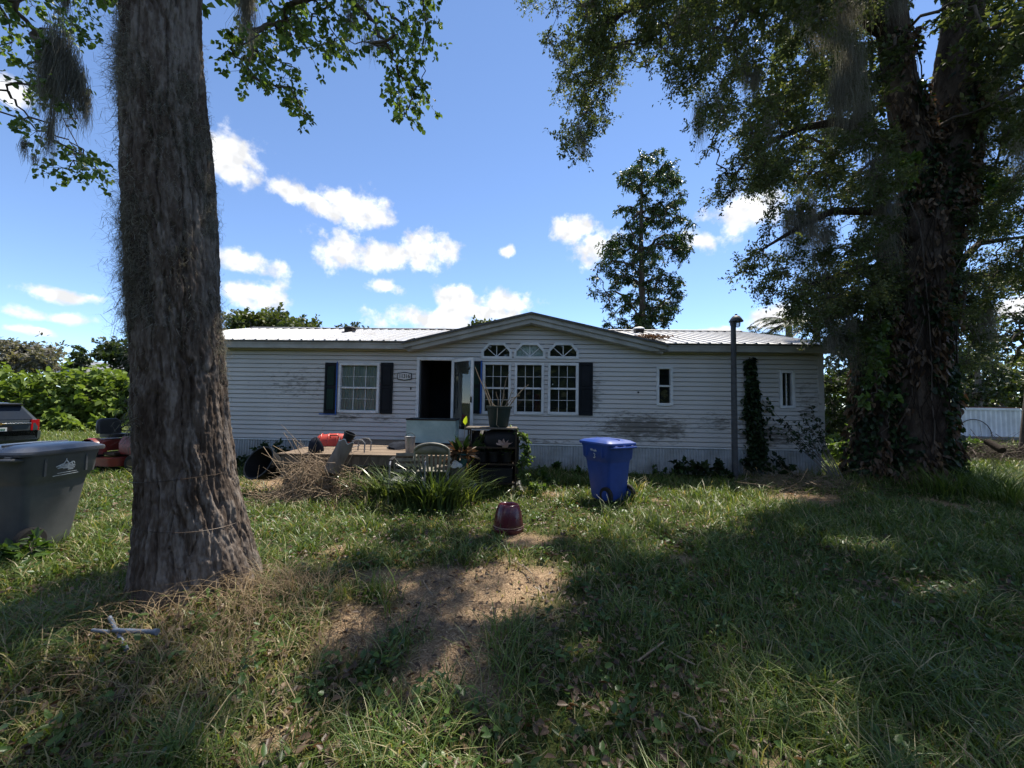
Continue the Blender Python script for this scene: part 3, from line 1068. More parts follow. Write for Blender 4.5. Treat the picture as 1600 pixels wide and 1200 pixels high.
s1, q = shutter(507, 528.5, 567, 645.5, 'shutter_green')
MB().box(q[1] - .006, q[1] + .022, -.064, -.0595, q[2] - .02, q[3] + .03).build('masking_tape', M['tape'], s1)
MB().box(q[0] - .13, q[1] + .02, -.0345, -.030, q[2] - .034, q[2] - .004).build('masking_tape', M['tape'], s1)
shutter(594, 615.6, 567, 646, 'shutter')
s3, q = shutter(732, 753, 565, 646, 'shutter_green')
MB().box(q[1] - .02, q[1] + .02, -.064, -.0595, q[2], q[3] + .02).build('masking_tape', M['tape'], s3)
shutter(904, 926, 567, 649, 'shutter')

# ---- entrance: frame, open doorway, storm door swung out, lantern, house number, bell
x0, x1, z0, z1 = OPN['door']
f = MB().box(x0 - .075, x0, -.05, .11, z0 - .02, z1 + .07); f.box(x1, x1 + .06, -.05, .11, z0 - .02, z1 + .07); f.box(x0, x1, -.048, .11, z1, z1 + .07); f.box(x0, x1, -.06, .11, z0 - .04, z0)
f.build('door_frame', M['trim'], house, bevel=.004)
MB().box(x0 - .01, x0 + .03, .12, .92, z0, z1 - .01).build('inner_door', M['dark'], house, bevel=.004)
ha = R(41)
dd = Vector((math.cos(ha), -math.sin(ha), 0)); dn = Vector((math.sin(ha), math.cos(ha), 0))
hinge = Vector((x1 + .03, -.055, 0)); W_ = .80


def dbox(mb, u0, u1, z0_, z1_, t0=-.015, t1=.015):
    vs = [hinge + dd * u + dn * t + Vector((0, 0, z)) for z in (z0_, z1_) for (u, t) in ((u0, t0), (u1, t0), (u1, t1), (u0, t1))]
    return mb.add(vs, [(0, 3, 2, 1), (4, 5, 6, 7), (0, 1, 5, 4), (1, 2, 6, 5), (2, 3, 7, 6), (3, 0, 4, 7)])


f = MB()
dbox(f, 0, .07, z0, z1 + .02); dbox(f, W_ - .075, W_, z0, z1 + .02); dbox(f, .07, W_ - .075, z1 - .05, z1 + .02, -.0145, .0145); dbox(f, .07, W_ - .075, z0, z0 + .2, -.0145, .0145)
sd = f.build('storm_door', M['trim'], house)
dbox(MB(), .07, W_ - .075, z0 + .2, z1 - .05, -.002, .002).build('pane', M['doorglass'], sd)
dbox(MB(), W_ - .055, W_ - .02, z0 + .85, z0 + .99, -.045, -.016).build('handle', M['black'], sd, bevel=.005)
lx, lz = hp(719, 590)
M['bulb'], nt, n, l, p = nodemat('lit_bulb')
p.inputs['Emission Color'].default_value = (1, .86, .6, 1); p.inputs['Emission Strength'].default_value = 9
lan = MB().box(lx - .05, lx + .05, -.045, -.027, lz - .05, lz + .12); lan.tube([(lx, -.04, lz + .08), (lx, -.1, lz + .13), (lx, -.13, lz + .08)], .012, 8)
lan.lathe([(.075, 0), (.06, .04), (.015, .07)], 12, (lx, -.13, lz + .02))
lan = lan.build('wall_lantern', M['blackmetal'], house)
MB().lathe([(.02, -.09), (.038, -.06), (.042, -.03), (.028, .0)], 12, (lx, -.13, lz + .018)).build('bulb', M['bulb'], lan, True)
xa, za = hp(621.7, 593.7); xb, zb = hp(644, 582.5)


def hexa(o):
    zc = (za + zb) / 2; xc = (xa + xb) / 2
    return [(xa + o, za + o * .9 + .012), (xc, za + o - .014), (xb - o, za + o * .9 + .012), (xb - o, zb - o * .9 - .012), (xc, zb - o + .014), (xa + o, zb - o * .9 - .012)]


pl = MB().prism(hexa(0), -.046, -.027).build('house_number_plaque', M['black'], house, bevel=.003)
MB().prism(hexa(.02), -.049, -.0465).build('plate', M['plate'], pl)
fc = bpy.data.curves.new('number', 'FONT'); fc.body = '11316'; fc.size = .145; fc.align_x = 'CENTER'; fc.align_y = 'CENTER'; fc.extrude = .003; fc.offset = .0005
fc.materials.append(M['black'])
ft = bpy.data.objects.new('number_curve', fc); col.objects.link(ft)
fm = bpy.data.meshes.new_from_object(ft.evaluated_get(bpy.context.evaluated_depsgraph_get())); bpy.data.objects.remove(ft)
fo = bpy.data.objects.new('number', fm); fo.rotation_euler = (R(90), 0, 0); fo.location = ((xa + xb) / 2, -.0535, (za + zb) / 2); fo.scale = (.80, 1.0, 1)
link(fo, pl)
bx_, bz_ = hp(642.5, 607)
MB().box(bx_ - .014, bx_ + .014, -.045, -.027, bz_ - .035, bz_ + .03).build('door_bell', M['black'], house, bevel=.004)
MB().box(hp(1113, 611)[0] * 0 + hp(997, 613)[0] - .02, hp(997, 613)[0] + .02, -.04, -.02, hp(997, 613)[1] - .02, hp(997, 613)[1] + .02).build('hose_bracket', M['black'], house, bevel=.004)

# ------------------------------------------------------------------ foliage materials
M['oakleaf'] = leafmat('oak_leaf', [(0, (.045, .060, .030)), (.5, (.078, .10, .048)), (.85, (.125, .15, .07)), (1, (.18, .17, .09))], .45, .55, .22)
M['gumleaf'] = leafmat('lobed_leaf', [(0, (.055, .095, .035)), (.6, (.10, .16, .05)), (1, (.16, .22, .065))], .5, .5, .3)
M['cypleaf'] = leafmat('cypress_needles', [(0, (.022, .044, .017)), (.6, (.045, .082, .028)), (1, (.08, .12, .04))], .35)
M['bgleaf'] = leafmat('far_leaf', [(0, (.035, .055, .018)), (.5, (.075, .10, .030)), (1, (.13, .145, .05))], .35)
M['bggrey'] = leafmat('grey_far_leaf', [(0, (.085, .085, .06)), (.5, (.15, .145, .11)), (1, (.21, .19, .16))], .3)
M['bgdark'] = leafmat('dark_far_leaf', [(0, (.014, .026, .010)), (.5, (.03, .05, .018)), (1, (.06, .085, .028))], .35)
M['hedge'] = leafmat('hedge_leaf', [(0, (.075, .115, .028)), (.5, (.14, .20, .045)), (1, (.23, .30, .08))], .35, .65, .2, warm=(1.2, 1.25, .5))
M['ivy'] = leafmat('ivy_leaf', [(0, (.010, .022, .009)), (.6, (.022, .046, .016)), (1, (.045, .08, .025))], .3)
M['vinegreen'] = leafmat('pale_vine_leaf', [(0, (.05, .09, .025)), (.6, (.09, .15, .042)), (1, (.14, .20, .065))], .4)
M['dead'] = leafmat('dead_leaf', [(0, (.05, .032, .02)), (.5, (.11, .07, .042)), (1, (.20, .14, .085))], .25, warm=(1.2, .9, .6))
M['moss'] = leafmat('spanish_moss', [(0, (.12, .115, .095)), (.6, (.21, .205, .175)), (1, (.34, .33, .285))], .5, .9, .1, (1.1, 1.05, .9))
M['grass'] = leafmat('grass_blade', [(0, (.044, .076, .017)), (.35, (.085, .138, .028)), (.62, (.175, .225, .048)), (.74, (.23, .21, .09)), (1, (.40, .33, .19))], .35, .45, .4)
M['straw'] = leafmat('dry_straw', [(0, (.16, .115, .07)), (.5, (.30, .225, .135)), (1, (.46, .36, .235))], .3, .7, .2, (1.1, 1, .8))
M['strap'] = leafmat('strap_leaf', [(0, (.03, .052, .018)), (.5, (.06, .095, .03)), (.9, (.105, .15, .045)), (1, (.26, .31, .07))], .25, .3, .6)
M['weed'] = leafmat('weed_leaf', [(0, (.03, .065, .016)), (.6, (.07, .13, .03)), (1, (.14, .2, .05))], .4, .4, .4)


def bark_material(name, c):
    m, nt, n, l, p = nodemat(name)
    setp(p, .92, .15)
    tc = n.new('ShaderNodeTexCoord')
    mp = n.new('ShaderNodeMapping'); mp.inputs['Scale'].default_value = (1, 1, .32)
    l.new(tc.outputs['Object'], mp.inputs[0])
    n1 = n.new('ShaderNodeTexNoise'); n1.inputs['Scale'].default_value = 2.6; n1.inputs['Detail'].default_value = 6
    n2 = n.new('ShaderNodeTexNoise'); n2.inputs['Scale'].default_value = 46; n2.inputs['Detail'].default_value = 5
    n3 = n.new('ShaderNodeTexVoronoi'); n3.inputs['Scale'].default_value = 34; n3.feature = 'DISTANCE_TO_EDGE'
    for k in (n1, n2, n3): l.new(mp.outputs[0], k.inputs['Vector'])
    ad = n.new('ShaderNodeMath'); ad.operation = 'MULTIPLY_ADD'; l.new(n2.outputs['Fac'], ad.inputs[0]); ad.inputs[1].default_value = .6; l.new(n1.outputs['Fac'], ad.inputs[2])
    r = ramp(n, [(.55, c[0]), (.78, c[1]), (1.0, c[2])])
    pa = n.new('ShaderNodeAttribute'); pa.attribute_name = 'plate'      # plates of differing grey and brown
    ad2 = n.new('ShaderNodeMath'); ad2.operation = 'MULTIPLY_ADD'; l.new(pa.outputs['Fac'], ad2.inputs[0]); ad2.inputs[1].default_value = .7; l.new(ad.outputs[0], ad2.inputs[2])
    sb = n.new('ShaderNodeMath'); sb.operation = 'SUBTRACT'; l.new(ad2.outputs[0], sb.inputs[0]); sb.inputs[1].default_value = .35
    l.new(sb.outputs[0], r.inputs[0]); l.new(r.outputs[0], p.inputs['Base Color'])
    b1 = n.new('ShaderNodeBump'); b1.inputs['Strength'].default_value = .7; b1.inputs['Distance'].default_value = .012
    l.new(n3.outputs['Distance'], b1.inputs['Height'])
    b2 = n.new('ShaderNodeBump'); b2.inputs['Strength'].default_value = .8; b2.inputs['Distance'].default_value = .012
    l.new(n2.outputs['Fac'], b2.inputs['Height']); l.new(b1.outputs[0], b2.inputs['Normal'])
    l.new(b2.outputs[0], p.inputs['Normal'])
    return m


M['bark'] = bark_material('furrowed_bark', ((.042, .029, .021), (.09, .069, .055), (.18, .152, .13)))
M['bark2'] = bark_material('dark_bark', ((.03, .022, .017), (.06, .045, .035), (.10, .078, .06)))
M['twig'] = pmat('twig_bark', (.075, .062, .05), (.12, .10, .085), 9, .9, .1)
M['greybark'] = pmat('grey_bark', (.22, .20, .18), (.13, .12, .11), 5, .9, .1, bump=.4)


def trunk_mesh(name, path, cols, rows, cellw, cellh, amp, mat, parent, seed=0, lump=.05, roots=0.0):
    """bark-plated trunk round a list of (x, y, z, r)"""
    path = np.array(path, float)
    # smooth the path
    t = np.linspace(0, len(path) - 1, rows)
    i = np.clip(np.floor(t).astype(int), 0, len(path) - 2); f = (t - i)
    pm = path[np.clip(i - 1, 0, None)]; p0 = path[i]; p1 = path[i + 1]; p2 = path[np.clip(i + 2, None, len(path) - 1)]
    ff = f[:, None]
    C = .5 * ((2 * p0) + (-pm + p1) * ff + (2 * pm - 5 * p0 + 4 * p1 - p2) * ff ** 2 + (-pm + 3 * p0 - 3 * p1 + p2) * ff ** 3)
    s = np.concatenate([[0], np.cumsum(np.linalg.norm(np.diff(C[:, :3], axis=0), axis=1))])
    th = np.linspace(0, 2 * np.pi, cols, endpoint=False)
    U, S = np.meshgrid(th * path[:, 3].mean(), s); TH, S = np.meshgrid(th + 2.25, s); Rr = np.repeat(C[:, 3:4], cols, 1)
    # long interlacing furrows, broken across by finer cracks
    wu = (fbm(U * 5, S * 3.0, seed + 3, 3) - .5) * .09
    n1 = fbm((U + wu) / cellw * .5, S / cellh * .5 + wu * 4, seed, 3)
    e1 = np.clip(np.abs(n1 - .5) * 13.0, 0, 1) ** .5
    n2 = fbm((U + wu) / cellw * 1.15 + 40, S / cellh * 1.5, seed + 5, 2)
    e2 = np.clip(np.abs(n2 - .5) * 6.0, 0, 1) ** .8
    f1, f2, idh = worley(U / cellw * .9 + wu * 12, S / cellh * 1.7 + wu * 9, seed + 9)
    e3 = np.clip((f2 - f1) * 3.5, 0, 1)
    rad = Rr * (1 + lump * 2 * (fbm(np.cos(TH) * 1.4 + 5, np.sin(TH) * 1.4 + S * .8, seed + 21, 3) - .5) * 2) \
        + amp * (e1 - .6) + amp * .30 * (e2 - .5) + amp * .16 * e3 * (idh - .3) + amp * .45 * (fbm(U * 70, S * 26, seed + 2, 3) - .5)
    if roots:
        w = np.exp(-S / .28)
        rad = rad + roots * w * (np.cos(TH * 5 + 1.1) * .5 + np.cos(TH * 3 + .4) * .5) * Rr
    V = np.stack([C[:, 0:1] + rad * np.cos(TH), C[:, 1:2] + rad * np.sin(TH), np.repeat(C[:, 2:3], cols, 1)], -1).reshape(-1, 3)
    ii = np.arange(rows * cols).reshape(rows, cols)
    F = np.stack([ii[:-1], np.roll(ii[:-1], -1, 1), np.roll(ii[1:], -1, 1), ii[1:]], -1).reshape(-1, 4)
    return mesh_np(name, V, F, mat, parent, {'plate': (.3 * idh + .4 * n2 + .3 * n1).ravel()}, smooth=True), C


def grow(nodes, clusters, g, arch=.12, K=6):
    """branches that reach every leaf cluster from the nearest wood already there"""
    nodes = [np.array(n, float) for n in nodes]
    nn = np.array(nodes); owner = [-1] * len(nn)
    C = np.array(clusters, float)
    d0 = np.array([np.min(np.linalg.norm(nn - c, axis=1)) for c in C])
    P = []; par = []
    for ci in np.argsort(d0):
        c = C[ci]
        d = np.linalg.norm(nn - c, axis=1) + np.clip(nn[:, 2] - c[2] - .3, 0, None) * .2
        j = int(np.argmin(d)); a = nn[j]; L = np.linalg.norm(c - a)
        t = np.linspace(0, 1, K)[:, None]
        q = a * (1 - t) + c * t
        q[1:-1] += g.normal(0, .055 * L, (K - 2, 3))
        q[:, 2] += np.sin(t[:, 0] * np.pi) * arch * L
        P.append(q); par.append(owner[j])
        nn = np.concatenate([nn, q[2:]]); owner += [len(P) - 1] * (K - 2)
    w = np.ones(len(P))
    for k in range(len(P) - 1, -1, -1):
        if par[k] >= 0: w[par[k]] += w[k]
    return np.array(P), w


def crown(parent, clusters, radii, counts, leafL, leafW, mat, roots, g, shape=4, droop=.15, tw=.006, upbias=.6, arch=.12, flat=.8, twmat='twig', thick=.011, per=13, twigs=True):
    clusters = np.array(clusters); radii = np.array(radii); counts = np.array(counts)
    P, w = grow(roots, clusters, g, arch)
    Rr = (thick * np.sqrt(w))[:, None] * np.linspace(1, .62, P.shape[1])[None]
    parts = [tubes_batch(P, Rr, 5)]
    nt = np.maximum(4, counts // per)
    ci = np.repeat(np.arange(len(clusters)), nt)
    m = len(ci)
    d = unit(m, g); d[:, 2] = d[:, 2] * flat - droop; d = norm(d)
    L = radii[ci] * (.45 + .65 * g.random(m))
    T = np.empty((m, 3, 3)); T[:, 0] = clusters[ci]
    bend = g.normal(0, .25, (m, 3)); bend[:, 2] -= droop
    for k in range(1, 3):
        t = k / 2
        T[:, k] = clusters[ci] + d * (L * t)[:, None] + bend * (L * t * t)[:, None] * .5
    if twigs: parts.append(tubes_batch(T, np.tile(np.array([tw, tw * .65, tw * .2]), (m, 1)), 3))
    V, F, _ = joinVF(parts)
    tag(mesh_np('branches', V, F, M[twmat], parent, smooth=True), kind='stuff')
    li = np.repeat(np.arange(m), per)
    n = len(li)
    t = .25 + .78 * g.random(n) ** .8
    seg = np.clip((t * 2).astype(int), 0, 1); fr = t * 2 - seg
    pos = T[li, seg] * (1 - fr)[:, None] + T[li, seg + 1] * fr[:, None] + g.normal(0, .03, (n, 3)) * (radii[ci[li]] / .4)[:, None]
    ax = norm(T[li, 2] - T[li, 0]) * .6 + unit(n, g) * .9; ax[:, 2] -= droop * 1.5
    sc = .65 + .7 * g.random(n)
    rn = np.clip(hash2(ci[li], ci[li] * 0, 3) * .55 + g.random(n) * .5, 0, 1)
    V, F, A = leaves(pos, ax, leafL * sc, leafW * sc, rn, .22, upbias, shape)
    tag(mesh_np('leaves', V, F, M[mat], parent, {'rnd': A}), kind='stuff')


def sample_poly(poly, n, g, y0, y1, holes=(), avoid=False):
    xs = [p[0] for p in poly]; ys = [p[1] for p in poly]
    out = []
    while len(out) < n:
        px = min(xs) + g.random() * (max(xs) - min(xs)); py = min(ys) + g.random() * (max(ys) - min(ys))
        if not inpoly(np.array([px]), np.array([py]), poly)[0]: continue
        if any(inpoly(np.array([px]), np.array([py]), h)[0] for h in holes): continue
        for _ in range(20 if avoid else 1):
            Y = y0 + g.random() * (y1 - y0)
            c = at(px, py, Y)
            if not avoid or not shades_lit(c): break
        out.append(c)
    return [tuple(p) for p in out]


# ------------------------------------------------------------------ crown clusters, mostly above the frame, placed to shade all but the lit patches
LITPX = [[(0, 690), (208, 690), (210, 870), (140, 885), (0, 905)], [(380, 728), (760, 738), (800, 800), (700, 850), (560, 885), (430, 870), (390, 800)],
         [(600, 885), (700, 865), (830, 868), (880, 905), (850, 945), (760, 985), (720, 1020), (680, 1010), (620, 955)],
         [(430, 895), (560, 930), (600, 985), (500, 1050), (400, 1090), (300, 1110), (260, 1080), (400, 1000)],
         [(930, 730), (1235, 738), (1240, 785), (1110, 830), (960, 800)], [(1440, 915), (1640, 935), (1640, 1000), (1480, 985)],
         [(370, 1130), (460, 1125), (450, 1210), (350, 1210)], [(808, 735), (930, 735), (930, 800), (850, 820), (815, 800)], [(1340, 852), (1420, 852), (1420, 872), (1340, 872)],
         [(640, 1035), (720, 1030), (700, 1090), (650, 1085)], [(880, 1180), (1000, 1180), (1000, 1215), (880, 1215)]]
R1 = [(812, -40), (830, 20), (858, 70), (845, 130), (878, 155), (868, 205), (905, 232), (948, 205), (968, 150), (972, 112), (1005, 104), (1050, 145), (1078, 175), (1088, 240), (1112, 232), (1140, 195), (1160, 100), (1160, -40)]
R2 = [(1160, -40), (1420, -40), (1395, 100), (1420, 250), (1390, 480), (1300, 520), (1205, 480), (1165, 430), (1150, 385), (1200, 340), (1190, 320), (1128, 318), (1112, 292), (1150, 255), (1128, 205)]
R4 = [(1470, -40), (1680, -40), (1680, 470), (1580, 440), (1530, 560), (1495, 500), (1490, 250)]
g1 = np.random.default_rng(5)
sun = np.array(SUNDIR)


def is_lit(x, y, m=0.0):
    for (dx, dy) in ((0, 0), (m, 0), (-m, 0), (0, m), (0, -m)):
        q = topx(np.array([[x + dx, y + dy, 0.0]]))[0]
        if q[2] > .3 and any(inpoly(q[:1], q[1:2], p)[0] for p in LITPX): return True
        if m == 0: break
    return False


def shades_lit(c):
    h = c[2]
    return is_lit(c[0] - sun[0] / sun[2] * h, c[1] - sun[1] / sun[2] * h, .22)


def shade_clusters(n):
    out = []
    tries = 0
    while len(out) < n and tries < 60000:
        tries += 1
        x = -7.5 + 17.5 * g1.random(); y = .4 + 8.6 * g1.random()
        P = np.array([[x, y, 0.0]]); q = topx(P)[0]
        lit = is_lit(x, y, .42) or float(fbm(np.array([x * 1.1 + 5]), np.array([y * 1.1]), 61, 3)[0]) > (.60 if x < .25 * y else .70)
        if y > 7.6 and x < 2.2: continue
        if lit: continue
        h = 7.5 + 9.5 * g1.random()
        c = P[0] + sun * (h / sun[2])
        s = topx(c[None])[0]
        vis = s[2] > .1 and -60 < s[0] < 1660 and s[1] > -45
        if vis and not any(inpoly(s[:1], s[1:2], p)[0] for p in (R2, R4)): continue
        out.append(c)
    return np.array(out)


SH = shade_clusters(400)

# ------------------------------------------------------------------ the big tree on the left
TB = gp(308, 938)
left = thing('shade_tree', 'tall grey-barked tree with mossy trunk standing closest to the camera', 'tree', (0, 0, 0))
TY = 3.35


def tc_(px, py, r): p = at(px, py, TY); return (p.x, p.y, p.z, r)


lp = [tc_(312, 985, .52), tc_(310, 930, .455), tc_(305, 860, .385), tc_(296, 770, .33), tc_(288, 680, .308), tc_(283, 590, .298), tc_(276, 480, .296), tc_(270, 370, .292), tc_(262, 250, .285), tc_(257, 130, .272), tc_(254, 10, .26)]
top = np.array(lp[-1][:3])
lp += [(top[0] - .05, top[1] + .05, top[2] + 1.0, .26), (top[0] - .05, top[1] + .1, top[2] + 2.2, .23), (top[0], top[1] + .3, top[2] + 4, .18), (top[0] + .2, top[1] + .6, top[2] + 6, .12)]
tr, LC = trunk_mesh('trunk', lp[:12], 300, 480, .034, .30, .040, M['bark'], left, 3, .05, .24)
trunk_mesh('upper_trunk', lp[11:], 60, 60, .08, .3, .03, M['bark'], left, 4, .05)
limbsL = [[top + (0, 0, .7), top + (-1.0, .35, 1.4), top + (-2.0, .7, 1.7), top + (-3.2, 1.0, 1.6)],
          [top + (0, 0, 1.2), top + (.9, .7, 1.75), top + (1.7, 1.1, 2.1), top + (2.3, 1.4, 2.3)],
          [top + (0, 0, 2.2), top + (1.2, -.3, 3.4), top + (2.6, -.2, 4.6), top + (4.0, .3, 5.4)],
          [top + (0, 0, 2.6), top + (-.8, -.9, 3.8), top + (-1.5, -1.9, 4.6)]]
rootsL = []
for L in limbsL:
    m = MB().tube(L, [.12, .09, .065, .035], 9)
    m.build('limb', M['bark'], left, True)
    for a, b in zip(L[:-1], L[1:]): rootsL += [a * (1 - t) + b * t for t in (.0, .33, .66)]
    rootsL.append(L[-1])
rootsL += [np.array(lp[k][:3]) for k in (-1, -2, -3)]
L1 = [(-70, -60), (180, -60), (178, 40), (168, 110), (172, 180), (165, 262), (112, 272), (80, 245), (40, 205), (-10, 165), (-70, 150)]
L2 = [(345, 50), (352, 35), (385, -60), (690, -60), (668, 40), (660, 110), (668, 155), (645, 188), (615, 150), (612, 95), (575, 70), (548, 92), (500, 92), (472, 112), (482, 150), (470, 180), (440, 140), (400, 138), (380, 100)]
cL = sample_poly(L1, 58, g1, 3.9, 5.4, (), True) + sample_poly(L2, 92, g1, 4.0, 5.6, [[(560, 60), (610, 85), (600, 160), (480, 160), (500, 100)]], True)
for (px, py) in ((655, 100), (650, 135), (640, 165), (632, 182), (662, 60), (470, 168), (462, 150), (452, 135), (475, 178), (372, 60), (360, 75), (395, 120), (380, 110), (98, 262), (125, 268), (150, 262)):
    cL.append(tuple(at(px, py, 4.6)))
own = SH[:, 0] < .8
cS = SH[own]
rad = [.26] * len(cL); cnt = [48] * len(cL)
crown(left, cL, rad, cnt,   .054, .047, 'gumleaf', rootsL, g1, 6, .3, .0035, .5, .0, thick=.0065, per=10)
crown(left, cS, [.55] * len(cS), [120] * len(cS), .14, .10, 'gumleaf', rootsL, g1, 4, .1, .006, .9, thick=.014, twigs=False)


def moss_part(parent, anchors, K=6):
    """beards of moss: (point, length, spread, strands)"""
    for (p, ln, sp, n) in anchors:
        n = int(n * 1.5)
        st = np.array(p)[None] + g1.normal(0, 1, (n, 3)) * np.array([sp * .55, sp * .45, ln * .16])
        le = ln * (.25 + .8 * g1.random(n) ** 1.3)
        V, F, A = strands(st, le * (1 - .45 * np.clip(np.abs(st[:, 0] - p[0]) / (sp * 1.2), 0, 1)), .0028 + .003 * g1.random((n, 1)), K, .085, 1.8, g=g1)
        tag(mesh_np('moss_beard', V, F, M['moss'], parent, {'rnd': A}), kind='stuff')


ml = []
for (px, py, Y, wpx, hpx, n) in ((66, 80, 4.0, 6, 80, 170), (76, 76, 4.0, 6, 135, 240), (87, 74, 4.0, 6, 165, 260), (97, 80, 4.02, 6, 150, 240), (107, 88, 4.05, 6, 130, 220), (118, 104, 4.05, 6, 105, 190), (128, 124, 4.08, 5, 90, 160), (137, 150, 4.1, 5, 70, 130), (80, 195, 4.0, 4, 90, 130), (103, -15, 4.4, 5, 60, 220), (388, -20, 4.2, 6, 125, 480),
                              (560, -8, 4.8, 28, 20, 300), (580, 60, 4.8, 16, 40, 160), (548, 20, 4.8, 9, 60, 120), (38, 222, 4.3, 5, 35, 90), (55, 245, 4.3, 7, 20, 50)):
    p = at(px, py, Y); s = Y / FPX
    ml.append((tuple(p), hpx * s, wpx * s, n))
moss_part(left, ml)
# moss and dry lichen clinging to the trunk, thickest on its left side
n = 30000
k = g1.integers(0, len(LC) * 92 // 100, n * 3)
thv = g1.random(n * 3) * 2 * np.pi
P = np.stack([LC[k, 0] + (LC[k, 3] + .004) * np.cos(thv), LC[k, 1] + (LC[k, 3] + .004) * np.sin(thv), LC[k, 2]], 1)
q = topx(P)
wt = np.zeros(len(P))
for (px, py, a, b, s) in ((190, 150, 55, 140, 1.0), (195, 300, 50, 160, 1.0), (250, 130, 80, 90, .75), (335, 300, 34, 140, .9), (215, 420, 60, 130, .9), (300, 430, 70, 140, .75), (290, 220, 70, 90, .7), (205, 560, 30, 120, .5), (345, 520, 25, 90, .6), (395, 890, 25, 60, .35)):
    wt = np.maximum(wt, s * np.clip(1.2 - np.hypot((q[:, 0] - px) / a, (q[:, 1] - py) / b), 0, 1))
wt *= (fbm(P[:, 0] * 5 + P[:, 1] * 5, P[:, 2] * 3, 8, 3) > .42) * 1.0 + .15
wt[np.sin(thv) > .55] *= .5
sel = np.nonzero(g1.random(len(P)) < wt * 1.5)[0][:n]
Rv = np.stack([np.cos(thv[sel]), np.sin(thv[sel]), np.zeros(len(sel))], 1)
lf = np.where(np.cos(thv[sel]) < -.2, 1.0, .5)
V, F, A = strands(P[sel], (.05 + .20 * g1.random(len(sel)) ** 2) * lf + .03, .0046, 5, .42, .6, Rv * .9, g1)
tag(mesh_np('trunk_moss', V, F, M['moss'], left, {'rnd': A}), kind='stuff')
# wires strung round the trunk
for (z0, tilt, hh) in ((1.02, .02, .9), (.66, -.03, .9), (1.55, .12, .45)):
    pts = []
    for a in np.linspace(R(175), R(175 + 200 * hh), 40):
        z = z0 + tilt * math.sin(a * 1.3)
        kk = int(np.argmin(np.abs(LC[:, 2] - z)))
        pts.append((LC[kk, 0] + (LC[kk, 3] + .032) * math.cos(a), LC[kk, 1] + (LC[kk, 3] + .032) * math.sin(a), z))
    MB().tube(pts, .0022, 5).build('wire', M['blackmetal'], left)

# ------------------------------------------------------------------ the vine-hung oak on the right
oak = thing('live_oak', 'huge dark oak with twin stems smothered in vines and hanging moss', 'tree', (0, 0, 0))
OY = 8.6


def oc(px, py, r, dy=0): p = at(px, py, OY + dy); return (p.x, p.y, p.z, r)


p_main = [oc(1424, 790, .78), oc(1424, 745, .68), oc(1425, 690, .58), oc(1427, 600, .53), oc(1430, 500, .52), oc(1440, 400, .52), oc(1455, 320, .52), oc(1475, 240, .42), oc(1492, 120, .36), oc(1505, 0, .32), oc(1512, -150, .28), oc(1500, -400, .2), oc(1470, -620, .1)]
p_left = [oc(1450, 345, .30), oc(1436, 290, .31), oc(1425, 230, .30), oc(1410, 150, .28), oc(1396, 60, .27), oc(1380, -30, .25), oc(1350, -150, .22), oc(1300, -320, .16), oc(1240, -480, .1)]
p_low = [oc(1362, 780, .46, .2), oc(1362, 735, .38, .2), oc(1366, 650, .33, .2), oc(1372, 540, .30, .2), oc(1385, 440, .27, .2), oc(1402, 360, .2, .2), oc(1420, 320, .1, .2)]
_, OC1 = trunk_mesh('trunk', p_main, 150, 300, .10, .24, .045, M['bark2'], oak, 31, .10, .12)
_, OC2 = trunk_mesh('stem', p_left, 90, 170, .09, .2, .035, M['bark2'], oak, 37, .06)
_, OC3 = trunk_mesh('stem', p_low, 90, 170, .09, .2, .035, M['bark2'], oak, 41, .08, .1)


def limb_px(pts, r, parent=oak, mt='bark2'):
    P = [np.array(at(*p)) for p in pts]
    MB().tube([tuple(p) for p in P], list(np.linspace(r[0], r[1], len(P))), 9).build('limb', M[mt], parent, True)
    out = []
    for a, b in zip(P[:-1], P[1:]): out += [a * (1 - t) + b * t for t in (0, .5)]
    return out + [P[-1]]


rootsO = []
rootsO += limb_px([(1396, 60, 8.6), (1330, 10, 8.4), (1240, -20, 8.1), (1140, -25, 7.8), (1040, -5, 7.5), (975, 15, 7.3), (945, 45, 7.2), (932, 80, 7.1)], (.16, .035))
rootsO += limb_px([(1140, -25, 7.8), (1080, 20, 7.6), (1035, 40, 7.5), (1000, 60, 7.4), (965, 68, 7.35)], (.05, .018))
rootsO += limb_px([(1240, -20, 8.1), (1160, 20, 8.2), (1140, 60, 8.2), (1128, 70, 8.2), (1105, 110, 8.2)], (.06, .015))
rootsO += limb_px([(1425, 230, 8.6), (1370, 210, 8.4), (1310, 190, 8.1), (1250, 200, 7.9), (1200, 225, 7.7), (1165, 250, 7.6)], (.13, .02))
rootsO += limb_px([(1436, 380, 8.4), (1370, 330, 8.1), (1300, 330, 7.9), (1240, 360, 7.7), (1190, 390, 7.6)], (.12, .02))
rootsO += limb_px([(1400, 440, 8.4), (1340, 420, 8.3), (1280, 440, 8.3), (1230, 460, 8.4)], (.09, .018))
rootsO += limb_px([(1500, 60, 8.7), (1560, 80, 8.7), (1640, 60, 8.6)], (.14, .05))
rootsO += limb_px([(1480, 300, 8.6), (1540, 300, 8.8), (1620, 270, 9)], (.12, .04))
rootsO += limb_px([(1480, 430, 8.6), (1530, 380, 8.8), (1600, 370, 9)], (.1, .03))
rootsO += [np.array(p[:3]) for p in p_left[4:]] + [np.array(p[:3]) for p in p_main[8:]]
